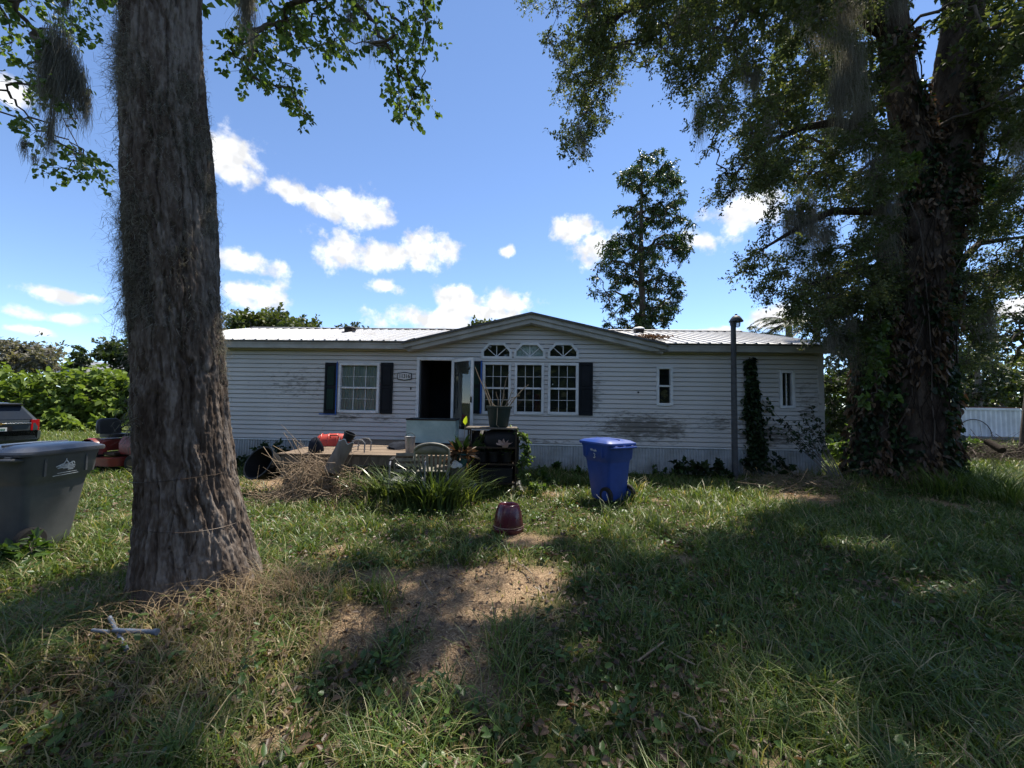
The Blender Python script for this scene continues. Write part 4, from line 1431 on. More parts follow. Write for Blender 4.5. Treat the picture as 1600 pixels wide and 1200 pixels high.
for L in ([(1300, -320, 8.6), (1150, -420, 8.4), (1000, -480, 8.0), (850, -520, 7.4)], [(1500, -400, 8.6), (1400, -600, 9), (1250, -700, 9.5), (1100, -600, 10.5)], [(1512, -150, 8.6), (1650, -260, 8.2), (1800, -300, 7.6)],
          [(1350, -150, 8.6), (1250, -300, 7.2), (1100, -500, 5.5), (950, -800, 4.2)], [(1470, -620, 8.6), (1500, -900, 7), (1500, -1100, 5.5)]):
    rootsO += limb_px(L, (.16, .05))
cO = sample_poly(R1, 190, g1, 6.2, 9.8, (), True) + sample_poly(R2, 250, g1, 6.9, 9.6, [[(1290, 330), (1330, 340), (1330, 400), (1295, 400)], [(1165, 300), (1205, 300), (1205, 345), (1160, 340)], [(1365, -60), (1440, -60), (1450, 340), (1410, 330)]], True) + \
    sample_poly(R4, 190, g1, 7.2, 10.2, [[(1575, 100), (1605, 100), (1605, 150), (1575, 150)], [(1490, 330), (1520, 340), (1520, 420), (1490, 400)], [(1440, -60), (1535, -60), (1525, 330), (1440, 330)]])
cO += sample_poly([(1235, 440), (1320, 430), (1345, 560), (1290, 560), (1270, 520)], 26, g1, 7.8, 9.0)
cO += sample_poly([(1330, 380), (1400, 380), (1395, 560), (1320, 560)], 22, g1, 7.9, 8.6)
cO += sample_poly([(1500, 440), (1540, 440), (1550, 560), (1505, 580)], 14, g1, 8.4, 9.4)
radO = [.24 + .20 * g1.random() for _ in cO]
crown(oak, cO, radO, [int((640 if c[0] < 4.2 else 980) * r) for r, c in zip(radO, cO)], .058, .030, 'oakleaf', rootsO, g1, 4, .12, .0035, .5, thick=.0068, per=16)
cS2 = SH[~own]
crown(oak, cS2, [.60] * len(cS2), [190] * len(cS2), .12, .065, 'oakleaf', rootsO, g1, 4, .1, .006, .9, thick=.016, twigs=False)
mo = []
for (px, py, Y, wpx, hpx, n) in ((905, 205, 7.2, 5, 50, 260), (912, 215, 7.2, 3, 42, 120), (1095, 170, 7.6, 9, 70, 420), (1120, 150, 7.6, 7, 50, 260), (1165, 100, 7.6, 9, 60, 420), (1180, 115, 7.6, 8, 45, 320),
                              (1260, -10, 7.6, 26, 90, 900), (1320, 0, 7.5, 30, 90, 800), (1290, 30, 7.6, 26, 60, 700), (1330, 90, 7.7, 18, 110, 700), (1310, 130, 7.7, 14, 100, 500), (1345, 160, 7.9, 14, 100, 450),
                              (1234, 340, 7.7, 9, 90, 260), (1250, 335, 7.7, 8, 125, 300), (1268, 330, 7.7, 8, 120, 300), (1290, 360, 7.9, 14, 90, 400), (1200, 190, 7.6, 10, 70, 260), (1365, 250, 8.0, 14, 150, 500), (1385, 300, 7.9, 12, 140, 450),
                              (1300, 500, 8.0, 10, 90, 300), (1325, 505, 8.0, 9, 100, 300), (1540, 480, 8.8, 10, 110, 420), (1560, 130, 8.4, 20, 120, 400), (1590, 200, 8.6, 16, 130, 400), (1530, 200, 8.2, 14, 110, 300), (1185, 225, 7.6, 5, 26, 90),
                              (1075, -5, 7.5, 8, 60, 240), (1060, 20, 7.5, 6, 40, 160), (1400, -10, 8.1, 16, 60, 400), (1550, 420, 8.7, 4, 70, 110)):
    p = at(px, py, Y); s = Y / FPX
    mo.append((tuple(p), hpx * s, wpx * s, n))
moss_part(oak, mo)
# vines climbing the stems, ivy and hanging dead leaves


def on_stem(C, n, g, lo, hi, front=True):
    k = g.integers(int(len(C) * lo), int(len(C) * hi), n)
    a = (R(-90) + g.normal(0, 1.0, n) * R(62)) if front else g.random(n) * 2 * np.pi
    rr = C[k, 3] * 1.06
    return np.stack([C[k, 0] + rr * np.cos(a), C[k, 1] + rr * np.sin(a), C[k, 2]], 1), np.stack([np.cos(a), np.sin(a), 0 * a], 1), k, a


for (C, nv, lo, hi) in ((OC1, 46, .04, .5), (OC3, 16, .1, .9), (OC2, 10, .0, .5)):
    for v in range(nv):
        a = R(-90) + g1.normal(0, 1) * R(55); k0 = int(len(C) * (lo + (hi - lo) * .5 * g1.random())); k1 = min(len(C) - 1, k0 + int(len(C) * (.12 + .3 * g1.random())))
        ks = np.linspace(k0, k1, 12).astype(int)
        aa = a + np.cumsum(g1.normal(0, .16, 12)); rr = C[ks, 3] * 1.04 + .02 + np.abs(np.cumsum(g1.normal(0, .022, 12)))
        pts = [(C[k, 0] + r_ * math.cos(b), C[k, 1] + r_ * math.sin(b), C[k, 2]) for k, r_, b in zip(ks, rr, aa)]
        MB().tube(pts, [.010 * (.35 + g1.random())] * 12, 5).build('vine', M['bark2'] if v % 4 else M['twig'], oak, True)
parts = []; partsd = []
for (C, n, lo, hi) in ((OC3, 5200, .08, .98), (OC1, 4200, .05, .66), (OC2, 1400, 0, .5)):
    P, N, k, a = on_stem(C, n, g1, lo, hi)
    clump = fbm(a * 2.2, P[:, 2] * 1.3, 55, 3)
    keep = clump > (.36 if C is OC3 else .50)
    P, N = P[keep], N[keep]; m_ = len(P)
    ax = N * .5 + np.array([0, 0, -.9]) + g1.normal(0, .45, (m_, 3))
    parts.append(leaves(P + N * (.01 + .11 * g1.random((m_, 1)) ** 1.5), ax, .075 + .06 * g1.random(m_), .06 + .04 * g1.random(m_), g1.random(m_), .15, .1, 6))
    P, N, k, a = on_stem(C, n, g1, lo, hi)
    keep = fbm(a * 2.5 + 9, P[:, 2] * 1.1, 56, 3) > .55
    P, N = P[keep], N[keep]; m_ = len(P)
    ax = N * .35 + np.array([0, 0, -1.0]) + g1.normal(0, .3, (m_, 3))
    partsd.append(leaves(P + N * (.02 + .11 * g1.random((m_, 1))), ax, .12 + .1 * g1.random(m_), .045 + .04 * g1.random(m_), g1.random(m_), .4, .1, 6))
V, F, A = joinVF(parts)
tag(mesh_np('ivy_leaves', V, F, M['ivy'], oak, {'rnd': A}), kind='stuff')
V, F, A = joinVF(partsd)
tag(mesh_np('dead_leaves', V, F, M['dead'], oak, {'rnd': A}), kind='stuff')
# brighter creeper leaves that catch the light beside the trunk
cv = sample_poly([(1495, 275), (1545, 270), (1550, 350), (1500, 360)], 10, g1, 8.0, 8.6) + sample_poly([(1395, 240), (1430, 240), (1430, 310), (1400, 300)], 5, g1, 8.0, 8.2) + sample_poly([(1340, 500), (1380, 480), (1390, 620), (1350, 640)], 10, g1, 7.9, 8.2)
crown(oak, cv, [.22] * len(cv), [36] * len(cv), .12, .09, 'vinegreen', rootsO, g1, 6, .2, .004, .5, thick=.008, per=9)


# ------------------------------------------------------------------ trees beyond the house
def far_tree(name, label, poly, Y, dY, n, rad_, cnt, lL, lW, mat, base_px, trunk_r=.2, group=None, holes=(), droop=.1, trunk_top=None, tmat='greybark', shape=4, flat=.8, tw=.012):
    bp = at(base_px, 600, Y); bz = gzf(bp.x, Y)
    t = thing(name, label, 'tree', (bp.x, Y, bz), 0, group)
    off = np.array([bp.x, Y, bz])
    ys = [p[1] for p in poly]; xs = [p[0] for p in poly]
    tt = np.array(at(*(trunk_top or (sum(xs) / len(xs), min(ys) * .75 + max(ys) * .25)), Y)) - off
    pts = [np.array([0, 0, -.1]), tt * .33 + np.array([.01, 0, 0]) * np.linalg.norm(tt), tt * .66, tt]
    MB().tube([tuple(p) for p in pts], [trunk_r, trunk_r * .75, trunk_r * .5, trunk_r * .12], 9).build('trunk', M[tmat], t, True)
    roots = [tt * s for s in np.linspace(.12, .98, 14)]
    c = [tuple(np.array(p) - off) for p in sample_poly(poly, n, g1, Y - dY, Y + dY, holes)]
    rr = [rad_ * (.7 + .6 * g1.random()) for _ in c]
    crown(t, c, rr, [cnt] * len(c), lL, lW, mat, roots, g1, shape, droop, tw, .5, .08, flat, 'greybark' if tmat == 'greybark' else 'twig', thick=trunk_r * .11)
    return t


def zc(pts, x0, y0, k): return [(x0 + a * k, y0 + b * k) for (a, b) in pts]


cyp = zc([(510, 95), (590, 150), (600, 220), (650, 270), (665, 340), (690, 480), (705, 560), (670, 690), (625, 770), (560, 720), (590, 800), (665, 830), (640, 930), (670, 990), (600, 1070), (560, 1120), (480, 1160), (410, 1160), (240, 1120), (205, 1040), (230, 960), (160, 900), (165, 840), (200, 790), (165, 710), (230, 620), (335, 530), (350, 450), (250, 455), (185, 420), (200, 355), (300, 370), (300, 270), (325, 190), (420, 150)], 880, 200, .2834)
far_tree('cypress_tree', 'tall narrow dark cypress rising behind the right half of the roof', cyp, 22, 1.6, 225, .50, 130, .17, .065, 'cypleaf', 999, .26, None,
         [zc(p, 880, 200, .2834) for p in ([(250, 880), (330, 860), (330, 1000), (270, 980)], [(540, 680), (620, 700), (600, 790), (520, 760)], [(450, 540), (510, 540), (510, 590), (460, 590)])], .35, (1003, 240), 'twig', 4, .7, .012)
far_tree('broad_tree', 'olive green broad crown showing over the left end of the roof', [(352, 520), (356, 498), (375, 492), (420, 488), (450, 490), (478, 502), (498, 514), (500, 545), (345, 545)], 32, 2.5, 60, 1.0, 150, .3, .2, 'bgleaf', 425, .3)
far_tree('sapling_tree', 'thin tree top peeping over the roof beside the dark vent', [(530, 530), (536, 505), (548, 500), (556, 509), (568, 512), (572, 530)], 28, .8, 12, .5, 70, .22, .15, 'bgdark', 550, .12)
far_tree('round_tree', 'small round tree top peeping over the left slope of the gable', [(734, 525), (738, 506), (752, 500), (768, 507), (772, 525)], 28, .8, 14, .5, 90, .22, .16, 'bgleaf', 752, .14)
far_tree('grey_tree', 'grey brown spreading tree behind the hedge at the left edge', [(-60, 575), (-40, 535), (10, 526), (45, 533), (78, 547), (96, 562), (96, 580)], 40, 2.5, 60, 1.1, 130, .34, .22, 'bggrey', 20, .35)
far_tree('young_tree', 'small dark tree above the middle of the hedge', [(110, 575), (117, 550), (128, 543), (138, 552), (147, 564), (147, 578)], 34, 1, 16, .6, 70, .28, .18, 'bgdark', 128, .14)
far_tree('dark_tree', 'dark leafy tree just left of the mossy trunk behind the hedge', [(156, 575), (156, 545), (164, 530), (188, 525), (230, 528), (262, 560), (262, 610), (195, 600)], 26, 1.5, 46, .7, 130, .26, .18, 'bgdark', 205, .22)
far_tree('dense_tree', 'dense dark tree just past the right end of the home', [(1284, 700), (1282, 560), (1300, 520), (1345, 500), (1380, 520), (1380, 690)], 17, 1.5, 60, .6, 150, .17, .1, 'bgdark', 1330, .22)
far_tree('pale_tree', 'pale leafy tree behind the white trailer on the right', [(1480, 640), (1490, 560), (1520, 540), (1560, 560), (1600, 530), (1680, 520), (1700, 640)], 30, 2, 70, .95, 120, .26, .16, 'bgleaf', 1560, .25)
far_tree('tall_tree', 'tall shaded tree filling the gap right of the big oak', [(1480, 640), (1478, 480), (1520, 470), (1550, 500), (1570, 560), (1560, 620)], 22, 1.5, 46, .7, 120, .2, .12, 'bgdark', 1525, .2)
far_tree('edge_tree', 'leaning mossy tree at the far right edge', [(1555, 500), (1575, 440), (1610, 400), (1720, 380), (1720, 560), (1640, 540), (1590, 560)], 12.5, 1.0, 44, .5, 130, .11, .07, 'bgdark', 1603, .26, trunk_top=(1625, 330), tmat='twig')

# palms beyond the right end of the home


def palm(px, py, Y, label, nf, fl, seed):
    g = np.random.default_rng(seed)
    P = np.array(at(px, py, Y)); bz = gzf(P[0], Y)
    t = thing('palm_tree', label, 'palm tree', (P[0], Y, bz), 0, 'palms behind the home')
    h = P[2] - bz
    MB().tube([(0, 0, -.1), (.05, 0, h * .5), (0, 0, h)], [.17, .14, .13], 10).build('trunk', M['greybark'], t, True)
    parts = []; stems = []
    for k in range(nf):
        a = g.random() * 2 * np.pi; el = R(-25 + 95 * g.random()); L = fl * (.8 + .4 * g.random())
        tt = np.linspace(0, 1, 9)[:, None]
        d = np.array([math.cos(a) * math.cos(el), math.sin(a) * math.cos(el), math.sin(el)])
        S = np.array([0, 0, h]) + d * L * tt + np.array([0, 0, -1]) * L * .55 * tt ** 2.2
        stems.append(S)
        m = 46
        u = .15 + .85 * np.linspace(0, 1, m); sg = np.clip((u * 8).astype(int), 0, 7); fr = (u * 8 - sg)[:, None]
        B = S[sg] * (1 - fr) + S[sg + 1] * fr
        T = norm(S[sg + 1] - S[sg]); sd = norm(np.cross(T, np.array([0, 0, 1.0]))) * np.where(np.arange(m) % 2, 1, -1)[:, None]
        ax = T * .6 + sd * .9 + np.array([0, 0, -.45])
        parts.append(leaves(B, ax, L * .26 * (1.1 - .6 * u), .035, g.random(m), .1, .3, 4))
    V, F = tubes_batch(np.array(stems), np.tile(np.linspace(.022, .005, 9), (nf, 1)), 4)
    tag(mesh_np('frond_stems', V, F, M['twig'], t), kind='stuff')
    V, F, A = joinVF(parts)
    tag(mesh_np('fronds', V, F, M['bgdark'], t, {'rnd': A}), kind='stuff')


palm(1232, 505, 18, 'feathery palm crown above the right end of the metal roof', 20, 1.7, 3)
palm(1185, 528, 22, 'lower palm whose fronds just clear the roof beside the lamp post', 14, 1.7, 4)
palm(1275, 500, 16, 'palm half hidden by oak leaves beyond the house corner', 16, 1.5, 6)

far_tree('shade_shrub_tree', 'dark low tree between the house corner and the oak stems', [(1284, 720), (1283, 600), (1300, 560), (1350, 540), (1400, 560), (1400, 720)], 13.5, .8, 46, .45, 150, .13, .08, 'bgdark', 1330, .12)
far_tree('backdrop_tree', 'broad dark tree low behind the oak on the right', [(1470, 700), (1480, 600), (1520, 590), (1560, 600), (1600, 590), (1700, 580), (1700, 640), (1560, 640), (1500, 660)], 33, 2, 60, 1.0, 110, .3, .2, 'bgdark', 1590, .25)

# wood added behind the camera for panes to reflect and to shade the front
g3 = np.random.default_rng(77)
n = 19000
x = -60 + 120 * g3.random(n); top_ = 6.2 + 3.0 * fbm(x * .22, x * 0 + 2, 5, 3)
z = top_ * g3.random(n) ** 1.1; y = -20 - 5 * g3.random(n) - 1.5 * fbm(x * .4, z * .5, 6, 2)
V, F, A = leaves(np.stack([x, y, z], 1), unit(n, g3), 1.25, 1.0, g3.random(n), .2, .5, 4)
tag(mesh_np('added_wood', V, F, M['bgdark'], None, {'rnd': A}), 'added wood behind the viewpoint, for reflections and shade', 'wood', kind='stuff')

# ------------------------------------------------------------------ materials of the things in the yard
M['bluebin'] = pmat('blue_bin_plastic', (.018, .060, .29), (.014, .045, .21), 2.5, .42, .45, bump=.08, bscale=60)
M['greybin'] = pmat('charcoal_bin_plastic', (.115, .118, .122), (.07, .073, .076), 2.5, .42, .45, bump=.08, bscale=60)
M['binlid'] = pmat('faded_lid_plastic', (.10, .105, .115), (.065, .068, .075), 2.0, .3, .5, bump=.06, bscale=40)
M['print'] = pmat('white_print', (.62, .64, .64), (.4, .42, .42), 14, .7)
M['rubber'] = pmat('tyre_rubber', (.018, .018, .018), (.03, .028, .026), 8, .85, .2, bump=.2)
M['maroon'] = pmat('maroon_glaze', (.085, .012, .022), (.055, .010, .016), 4, .28, .5, bump=.05)
M['greenpot'] = pmat('dark_green_pot', (.011, .026, .022), (.028, .036, .03), 3, .6, .25, bump=.1, stretch=(4, 4, .5))
M['tealpot'] = pmat('teal_pot', (.012, .075, .085), (.01, .05, .06), 4, .5)
M['red'] = pmat('faded_red_plastic', (.46, .055, .035), (.36, .04, .03), 3, .45, bump=.06)
M['mowred'] = pmat('mower_red_paint', (.22, .028, .02), (.14, .025, .018), 5, .4, .5)
M['resin'] = pmat('dirty_white_resin', (.28, .265, .22), (.14, .13, .105), 4, .6, bump=.12, detail=8)
M['alu'] = pmat('weathered_aluminium', (.33, .33, .34), (.18, .18, .18), 6, .42, .5, .7)
M['cloudy'] = pmat('cloudy_tank_wall', (.36, .50, .50), (.20, .31, .31), 2.2, .25, .5, bump=.04, detail=8, lo=.3, hi=.7)
M['carpaint'] = pmat('dark_teal_car_paint', (.050, .062, .070), (.042, .052, .058), 2, .22, .6, .35)
M['carglass'] = pmat('car_glass', (.022, .03, .045), (.018, .024, .036), 2, .3, .06)
M['taillight'] = pmat('tail_light_red', (.45, .006, .012), (.3, .004, .01), 3, .12, .6)
M['chrome'] = pmat('chrome', (.75, .75, .75), (.6, .6, .6), 3, .15, .5, .95)
M['gold'] = pmat('gold_badge', (.52, .34, .10), (.42, .26, .08), 4, .3, .5, .7)
M['terracotta'] = pmat('pale_terracotta', (.40, .27, .22), (.28, .18, .14), 6, .8, bump=.15)
M['whitecloth'] = pmat('white_cloth', (.62, .62, .60), (.45, .45, .43), 5, .9)
M['clearbag'] = glassmat('clear_plastic', (.95, .95, .95), .8, .12, .28, (.7, .7, .7), 18)
M['pipe'] = pmat('weathered_pipe', (.20, .175, .15), (.11, .095, .08), 3, .8, bump=.3, stretch=(2, 2, .6))
M['galv'] = pmat('galvanised_pipe', (.17, .21, .27), (.12, .145, .19), 5, .6, .3, .3)
M['postpaint'] = pmat('dark_lamp_post', (.075, .080, .085), (.05, .052, .055), 3, .55, .3, bump=.1)
M['concrete'] = pmat('grey_block', (.22, .21, .20), (.14, .13, .12), 6, .9, .1, bump=.4)
M['whitemetal'] = pmat('white_corrugated', (.70, .74, .80), (.55, .58, .62), 1.5, .45)
M['rust'] = pmat('rusty_sheet', (.24, .085, .045), (.15, .05, .03), 4, .85, bump=.2)
M['stick'] = pmat('dry_stick', (.30, .24, .17), (.19, .145, .10), 9, .85, .1, bump=.2)
M['navy'] = pmat('navy_cloth', (.02, .024, .035), (.012, .014, .02), 6, .9, .1, bump=.3)
M['vinyl'] = pmat('black_vinyl_seat', (.014, .014, .015), (.025, .024, .023), 5, .4, .45, bump=.08)


# ------------------------------------------------------------------ wheeled bins
def cart(name, label, loc, rz, body, lid, marks, sc=1.0):
    t = thing(name, label, 'trash bin', loc, rz)
    t.scale = (sc,) * 3
    b = MB()
    secs = [(.03, .44, .46, -.03), (.10, .46, .49, -.025), (.70, .545, .62, 0), (.745, .56, .64, 0), (.79, .625, .72, .01), (.97, .64, .75, .012), (1.0, .66, .77, .012), (1.035, .66, .77, .012)]
    b.loft([[(x, y, z) for (x, y) in rrect(w, d, .055 + .02 * (z > .75), 5, 0, oy)] for (z, w, d, oy) in secs])
    # recesses for the wheels are covered by the axle box
    b.build('body', body, t, True, angle=35)
    # rim ribs under the lid
    for sx in (-1, 1):
        for y in (-.2, .22): MB().box(sx * .318 - .012, sx * .318 + .012, y - .012, y + .012, .80, .985).build('rib', body, t, bevel=.004)
    l = MB()
    l.loft([[(x, y, z) for (x, y) in rrect(w, d, r, 6, 0, .02)] for (z, w, d, r) in ((1.025, .70, .85, .08), (1.05, .712, .865, .085), (1.072, .70, .85, .085), (1.082, .66, .80, .08), (1.105, .60, .72, .09), (1.125, .42, .5, .1), (1.13, .1, .12, .04))], True, True)
    lo = l.build('lid', lid, t, True, angle=32)
    MB().box(-.26, .26, .33, .345, 1.085, 1.112).build('lid_rib', lid, lo, bevel=.006)
    MB().box(-.012, .012, -.3, .32, 1.112, 1.134).build('lid_rib', lid, lo, bevel=.006)
    # handle bar at the hinge side (-y)
    h = MB().tube([(-.27, -.36, .99), (-.27, -.45, 1.0), (.27, -.45, 1.0), (.27, -.36, .99)], .016, 8)
    h.build('handle', body, t, True)
    for sx in (-.2, 0, .2): MB().box(sx - .03, sx + .03, -.43, -.36, .985, 1.03).build('hinge', body, t, bevel=.006)
    MB().cyl((-.30, -.255, .14), (.30, -.255, .14), .014, None, 8).build('axle', M['blackmetal'], t)
    for sx in (-1, 1):
        w = MB().lathe([(.0, -.03), (.09, -.03), (.135, -.032), (.148, -.022), (.148, .022), (.135, .032), (.09, .03), (.0, .03)], 22)
        w.xf(Matrix.Translation((sx * .275, -.255, .148)) @ Matrix.Rotation(R(90), 4, 'Y'))
        wo = w.build('wheel', M['rubber'], t, True, angle=30)
        hb = MB().lathe([(.0, -.036), (.06, -.036), (.085, -.031), (.085, .031), (.06, .036), (.0, .036)], 14).xf(Matrix.Translation((sx * .275, -.255, .148)) @ Matrix.Rotation(R(90), 4, 'Y'))
        hb.build('hub', body, wo, True, angle=30)
    if marks == 'emblem':
        # printed town emblem on the right side: a peak over a row of little buildings, two lines of print below
        e = MB(); X = .3275

        def line(a, b_, w=.008): e.bar((X, a[0], a[1]), (X, b_[0], b_[1]), .003, w, (0, -(b_[1] - a[1]), b_[0] - a[0]))
        zc_ = .89; s = 1.0
        for (a, b_) in (((-.04, .0), (0, .055)), ((0, .055), (.045, .0)), ((0, .055), (0, .075)), ((-.10, -.005), (-.03, .02)), ((.04, .02), (.075, .035)), ((.075, .035), (.09, .01)), ((-.085, -.02), (.095, -.012)), ((-.07, -.004), (.09, .0)), ((-.03, -.028), (.09, -.03)), ((-.02, .012), (.03, .012)), ((-.055, -.01), (-.055, .012)), ((.06, -.01), (.06, .022)), ((.02, -.045), (.075, -.045)), ((-.085, -.075), (.115, -.072)), ((-.13, -.098), (.13, -.094))):
            line((a[0] * s, zc_ + a[1] * s), (b_[0] * s, zc_ + b_[1] * s), .010 if a[1] > -.05 else .0055)
        e.build('emblem', M['print'], t)
    else:
        # small painted marks on the left side: three short strokes and a hooked figure
        e = MB(); X = -.3225

        def st(pts, w=.012):
            for a, b_ in zip(pts[:-1], pts[1:]): e.bar((X, a[0], a[1]), (X, b_[0], b_[1]), .003, w, (0, -(b_[1] - a[1]), b_[0] - a[0]))
        for q in ([(.10, .95), (.10, .91)], [(.085, .93), (.07, .945), (.07, .905)], [(.05, .93), (.03, .91)], [(.02, .93), (.0, .91), (.02, .90)], [(-.015, .945), (-.015, .90)], [(-.03, .93), (-.045, .905)],
                  [(.03, .865), (.0, .86), (-.01, .84), (.005, .825), (-.015, .80), (.01, .785), (.03, .795)]): st(q)
        e.build('painted_marks', M['print'], t)
    return t


bp = gp(952, 783)
cart('recycling_bin', 'bright blue wheeled bin standing on the lawn before the home', (bp.x, bp.y + .12, bp.z), R(30), M['bluebin'], M['bluebin'], 'marks', .92)
bp = at(70, 700, 4.35)
cart('trash_bin', 'charcoal wheeled bin with white emblem at the left edge', (bp.x - .10, 4.35, gzf(bp.x, 4.35)), R(3), M['greybin'], M['binlid'], 'emblem')

# ------------------------------------------------------------------ the overturned maroon pot
p = gp(794, 833)
t = thing('plant_pot', 'glossy maroon pot upside down in the grass', 'pot', (p.x, p.y + .1, p.z), 0)
MB().lathe([(.196, 0), (.206, .012), (.206, .055), (.194, .062), (.196, .066), (.192, .11), (.180, .19), (.163, .265), (.142, .325), (.128, .345), (.112, .350), (.104, .343), (.06, .340), (.0, .340)], 40, cap0=False).build('body', M['maroon'], t, True, angle=50)
MB().lathe([(.2, .075), (.2005, .08), (.198, .086)], 40, cap0=False, cap1=False).build('groove_line', M['terracotta'], t, True)

# ------------------------------------------------------------------ deck
DX_L, DX_R, DY0, DY1, DZ = -4.05, -.92, 6.95, 9.72, .72
t = thing('wooden_deck', 'low weathered wooden deck before the open front door', 'deck', (0, 0, 0))
k = 0; y = DY0
while y < DY1 - .1:
    off = random.uniform(-.03, .03)
    b = MB().box(DX_L + off, DX_R + off * .5, y, y + .132, DZ - .032, DZ + random.uniform(-.004, .003))
    b.build('plank', M['wood'], t, bevel=.003)
    y += .140
MB().box(DX_L + .05, DX_R - .05, DY0 + .012, DY0 + .05, DZ - .19, DZ - .036).build('rim_joist', M['greywood'], t)
for x in (DX_L + .1, -3.1, -2.1, -1.1):
    for yy in (DY0 + .10, DY1 - .25): MB().box(x - .045, x + .045, yy, yy + .09, -.1, DZ - .04).build('post', M['greywood'], t)
lat = MB()
for s_ in (-1, 1):
    for k in range(-8, 34):
        x0_ = DX_L + .1 + k * .1; z0_, z1_ = .05, DZ - .2
        xa_, xb_ = x0_, x0_ + s_ * (z1_ - z0_)
        if min(xa_, xb_) < DX_L + .08 or max(xa_, xb_) > DX_R - .08: continue
        lat.bar((xa_, DY0 + .03 + .006 * s_, z0_), (xb_, DY0 + .03 + .006 * s_, z1_), .01, .035, (0, 1, 0))
tag(lat.build('lattice', M['greywood'], t), kind='stuff')
# steps of stacked timber at the right end of the deck
t = thing('timber_step', 'grey timber step under the teal pot beside the rack', 'step', (-1.02, 6.72, gzf(-1, 6.7)))
for k, (w, z0_, z1_) in enumerate(((.46, -.02, .2), (.44, .205, .42), (.5, .425, .56))):
    MB().box(-w / 2, w / 2, -.16 + .02 * k, .16, z0_, z1_).build('timber', M['greywood'], t, bevel=.012)

# ------------------------------------------------------------------ things on and around the deck
# fish tank
a = at(634, 690, 8.9); b = at(713, 690, 8.9)
t = thing('fish_tank', 'cloudy pale teal glass tank with black rim on the deck', 'fish tank', (0, 0, 0))
x0, x1, y0, y1, z0, z1 = a.x + .05, b.x, 8.72, 9.28, DZ + .005, DZ + .56
for (nm, bb) in (('front_glass', (x0 + .012, x1 - .012, y0, y0 + .012)), ('back_glass', (x0 + .012, x1 - .012, y1 - .012, y1)), ('side_glass', (x0, x0 + .012, y0, y1)), ('side_glass', (x1 - .012, x1, y0, y1))):
    MB().box(*bb, z0 + .02, z1 - .02).build(nm, M['cloudy'], t)
for (z_0, z_1, nm) in ((z0, z0 + .03, 'bottom_rim'), (z1 - .035, z1, 'top_rim')):
    m = MB(); o_ = .012
    m.box(x0 - o_, x1 + o_, y0 - o_, y0 - .001, z_0, z_1); m.box(x0 - o_, x1 + o_, y1 + .001, y1 + o_, z_0, z_1); m.box(x0 - o_, x0 - .001, y0 - .001, y1 + .001, z_0, z_1); m.box(x1 + .001, x1 + o_, y0 - .001, y1 + .001, z_0, z_1)
    m.build(nm, M['black'], t)
MB().box(x0 + .014, x1 - .014, y0 + .014, y1 - .014, z0 + .004, z0 + .04).build('gravel', M['concrete'], t)
t.rotation_euler = (0, 0, 0)

# red tub tipped on its side
a = at(523, 690, 8.25)
t = thing('red_tub', 'faded red plastic tub lying tipped over on the deck', 'tub', (a.x, 8.25, DZ + .005), R(12))
m = MB()
for k in range(1): pass
rings = []
for (x, h, w) in ((-.31, .20, .34), (-.29, .215, .36), (-.2, .225, .35), (0, .245, .33), (.2, .235, .30), (.27, .2, .26), (.30, .12, .18)):
    rings.append([(x, w / 2 * math.cos(a_) * (1.0 if 0 < math.sin(a_) else 1), max(0, h * math.sin(a_) ** .8 if math.sin(a_) > 0 else 0)) for a_ in np.linspace(0, math.pi, 13)])
m.loft(rings, True, True)
m.build('shell', M['red'], t, True, angle=35)
for x in (-.24, -.1, .06): MB().tube([(x, .172 * math.cos(a_), .236 * max(0, math.sin(a_)) ** .8 + .004) for a_ in np.linspace(.1, math.pi - .1, 13)], .009, 6).build('rib', M['red'], t, True)
MB().tube([(-.05, -.16, .17), (-.05, -.2, .22), (.1, -.2, .22), (.1, -.16, .17)], .011, 7).build('handle', M['black'], t, True)
# a small wooden block beside it
a = at(496, 690, 7.7)
t = tag(MB().box(-.07, .07, -.06, .06, 0, .09).build('wood_block', M['wood'], None, bevel=.006), 'small tan wood block at the left end of the deck', 'block')
t.location = (a.x, 7.7, DZ + .004); t.rotation_euler = (0, 0, .4)

# heaps of dark cloth on the deck
for (px, py, Y, w_, h_, lab) in ((622, 690, 7.75, .26, .13, 'navy cloth heap on the deck left of the pail'), (690, 700, 7.1, .22, .10, 'dark cloth heap on the deck behind the resin chair'), (486, 700, 6.98, .13, .26, 'black sack standing at the left front of the deck')):
    a = at(px, py, Y)
    t = tag(MB().loft([[(w_ * r_ * math.cos(q_) * (1 + .22 * math.sin(3 * q_ + k * 1.4)), w_ * .8 * r_ * math.sin(q_) * (1 + .2 * math.cos(4 * q_ + k)), h_ * z + .012 * math.sin(5 * q_ + k)) for q_ in np.linspace(0, 2 * math.pi, 22, endpoint=False)] for k, (z, r_) in enumerate(((0.06, 1), (.35, .95), (.7, .7), (.9, .4), (1, .08)))]).build('cloth_heap', M['navy'], None, True), lab, 'cloth')
    t.location = (a.x, Y + .15, DZ + .003)

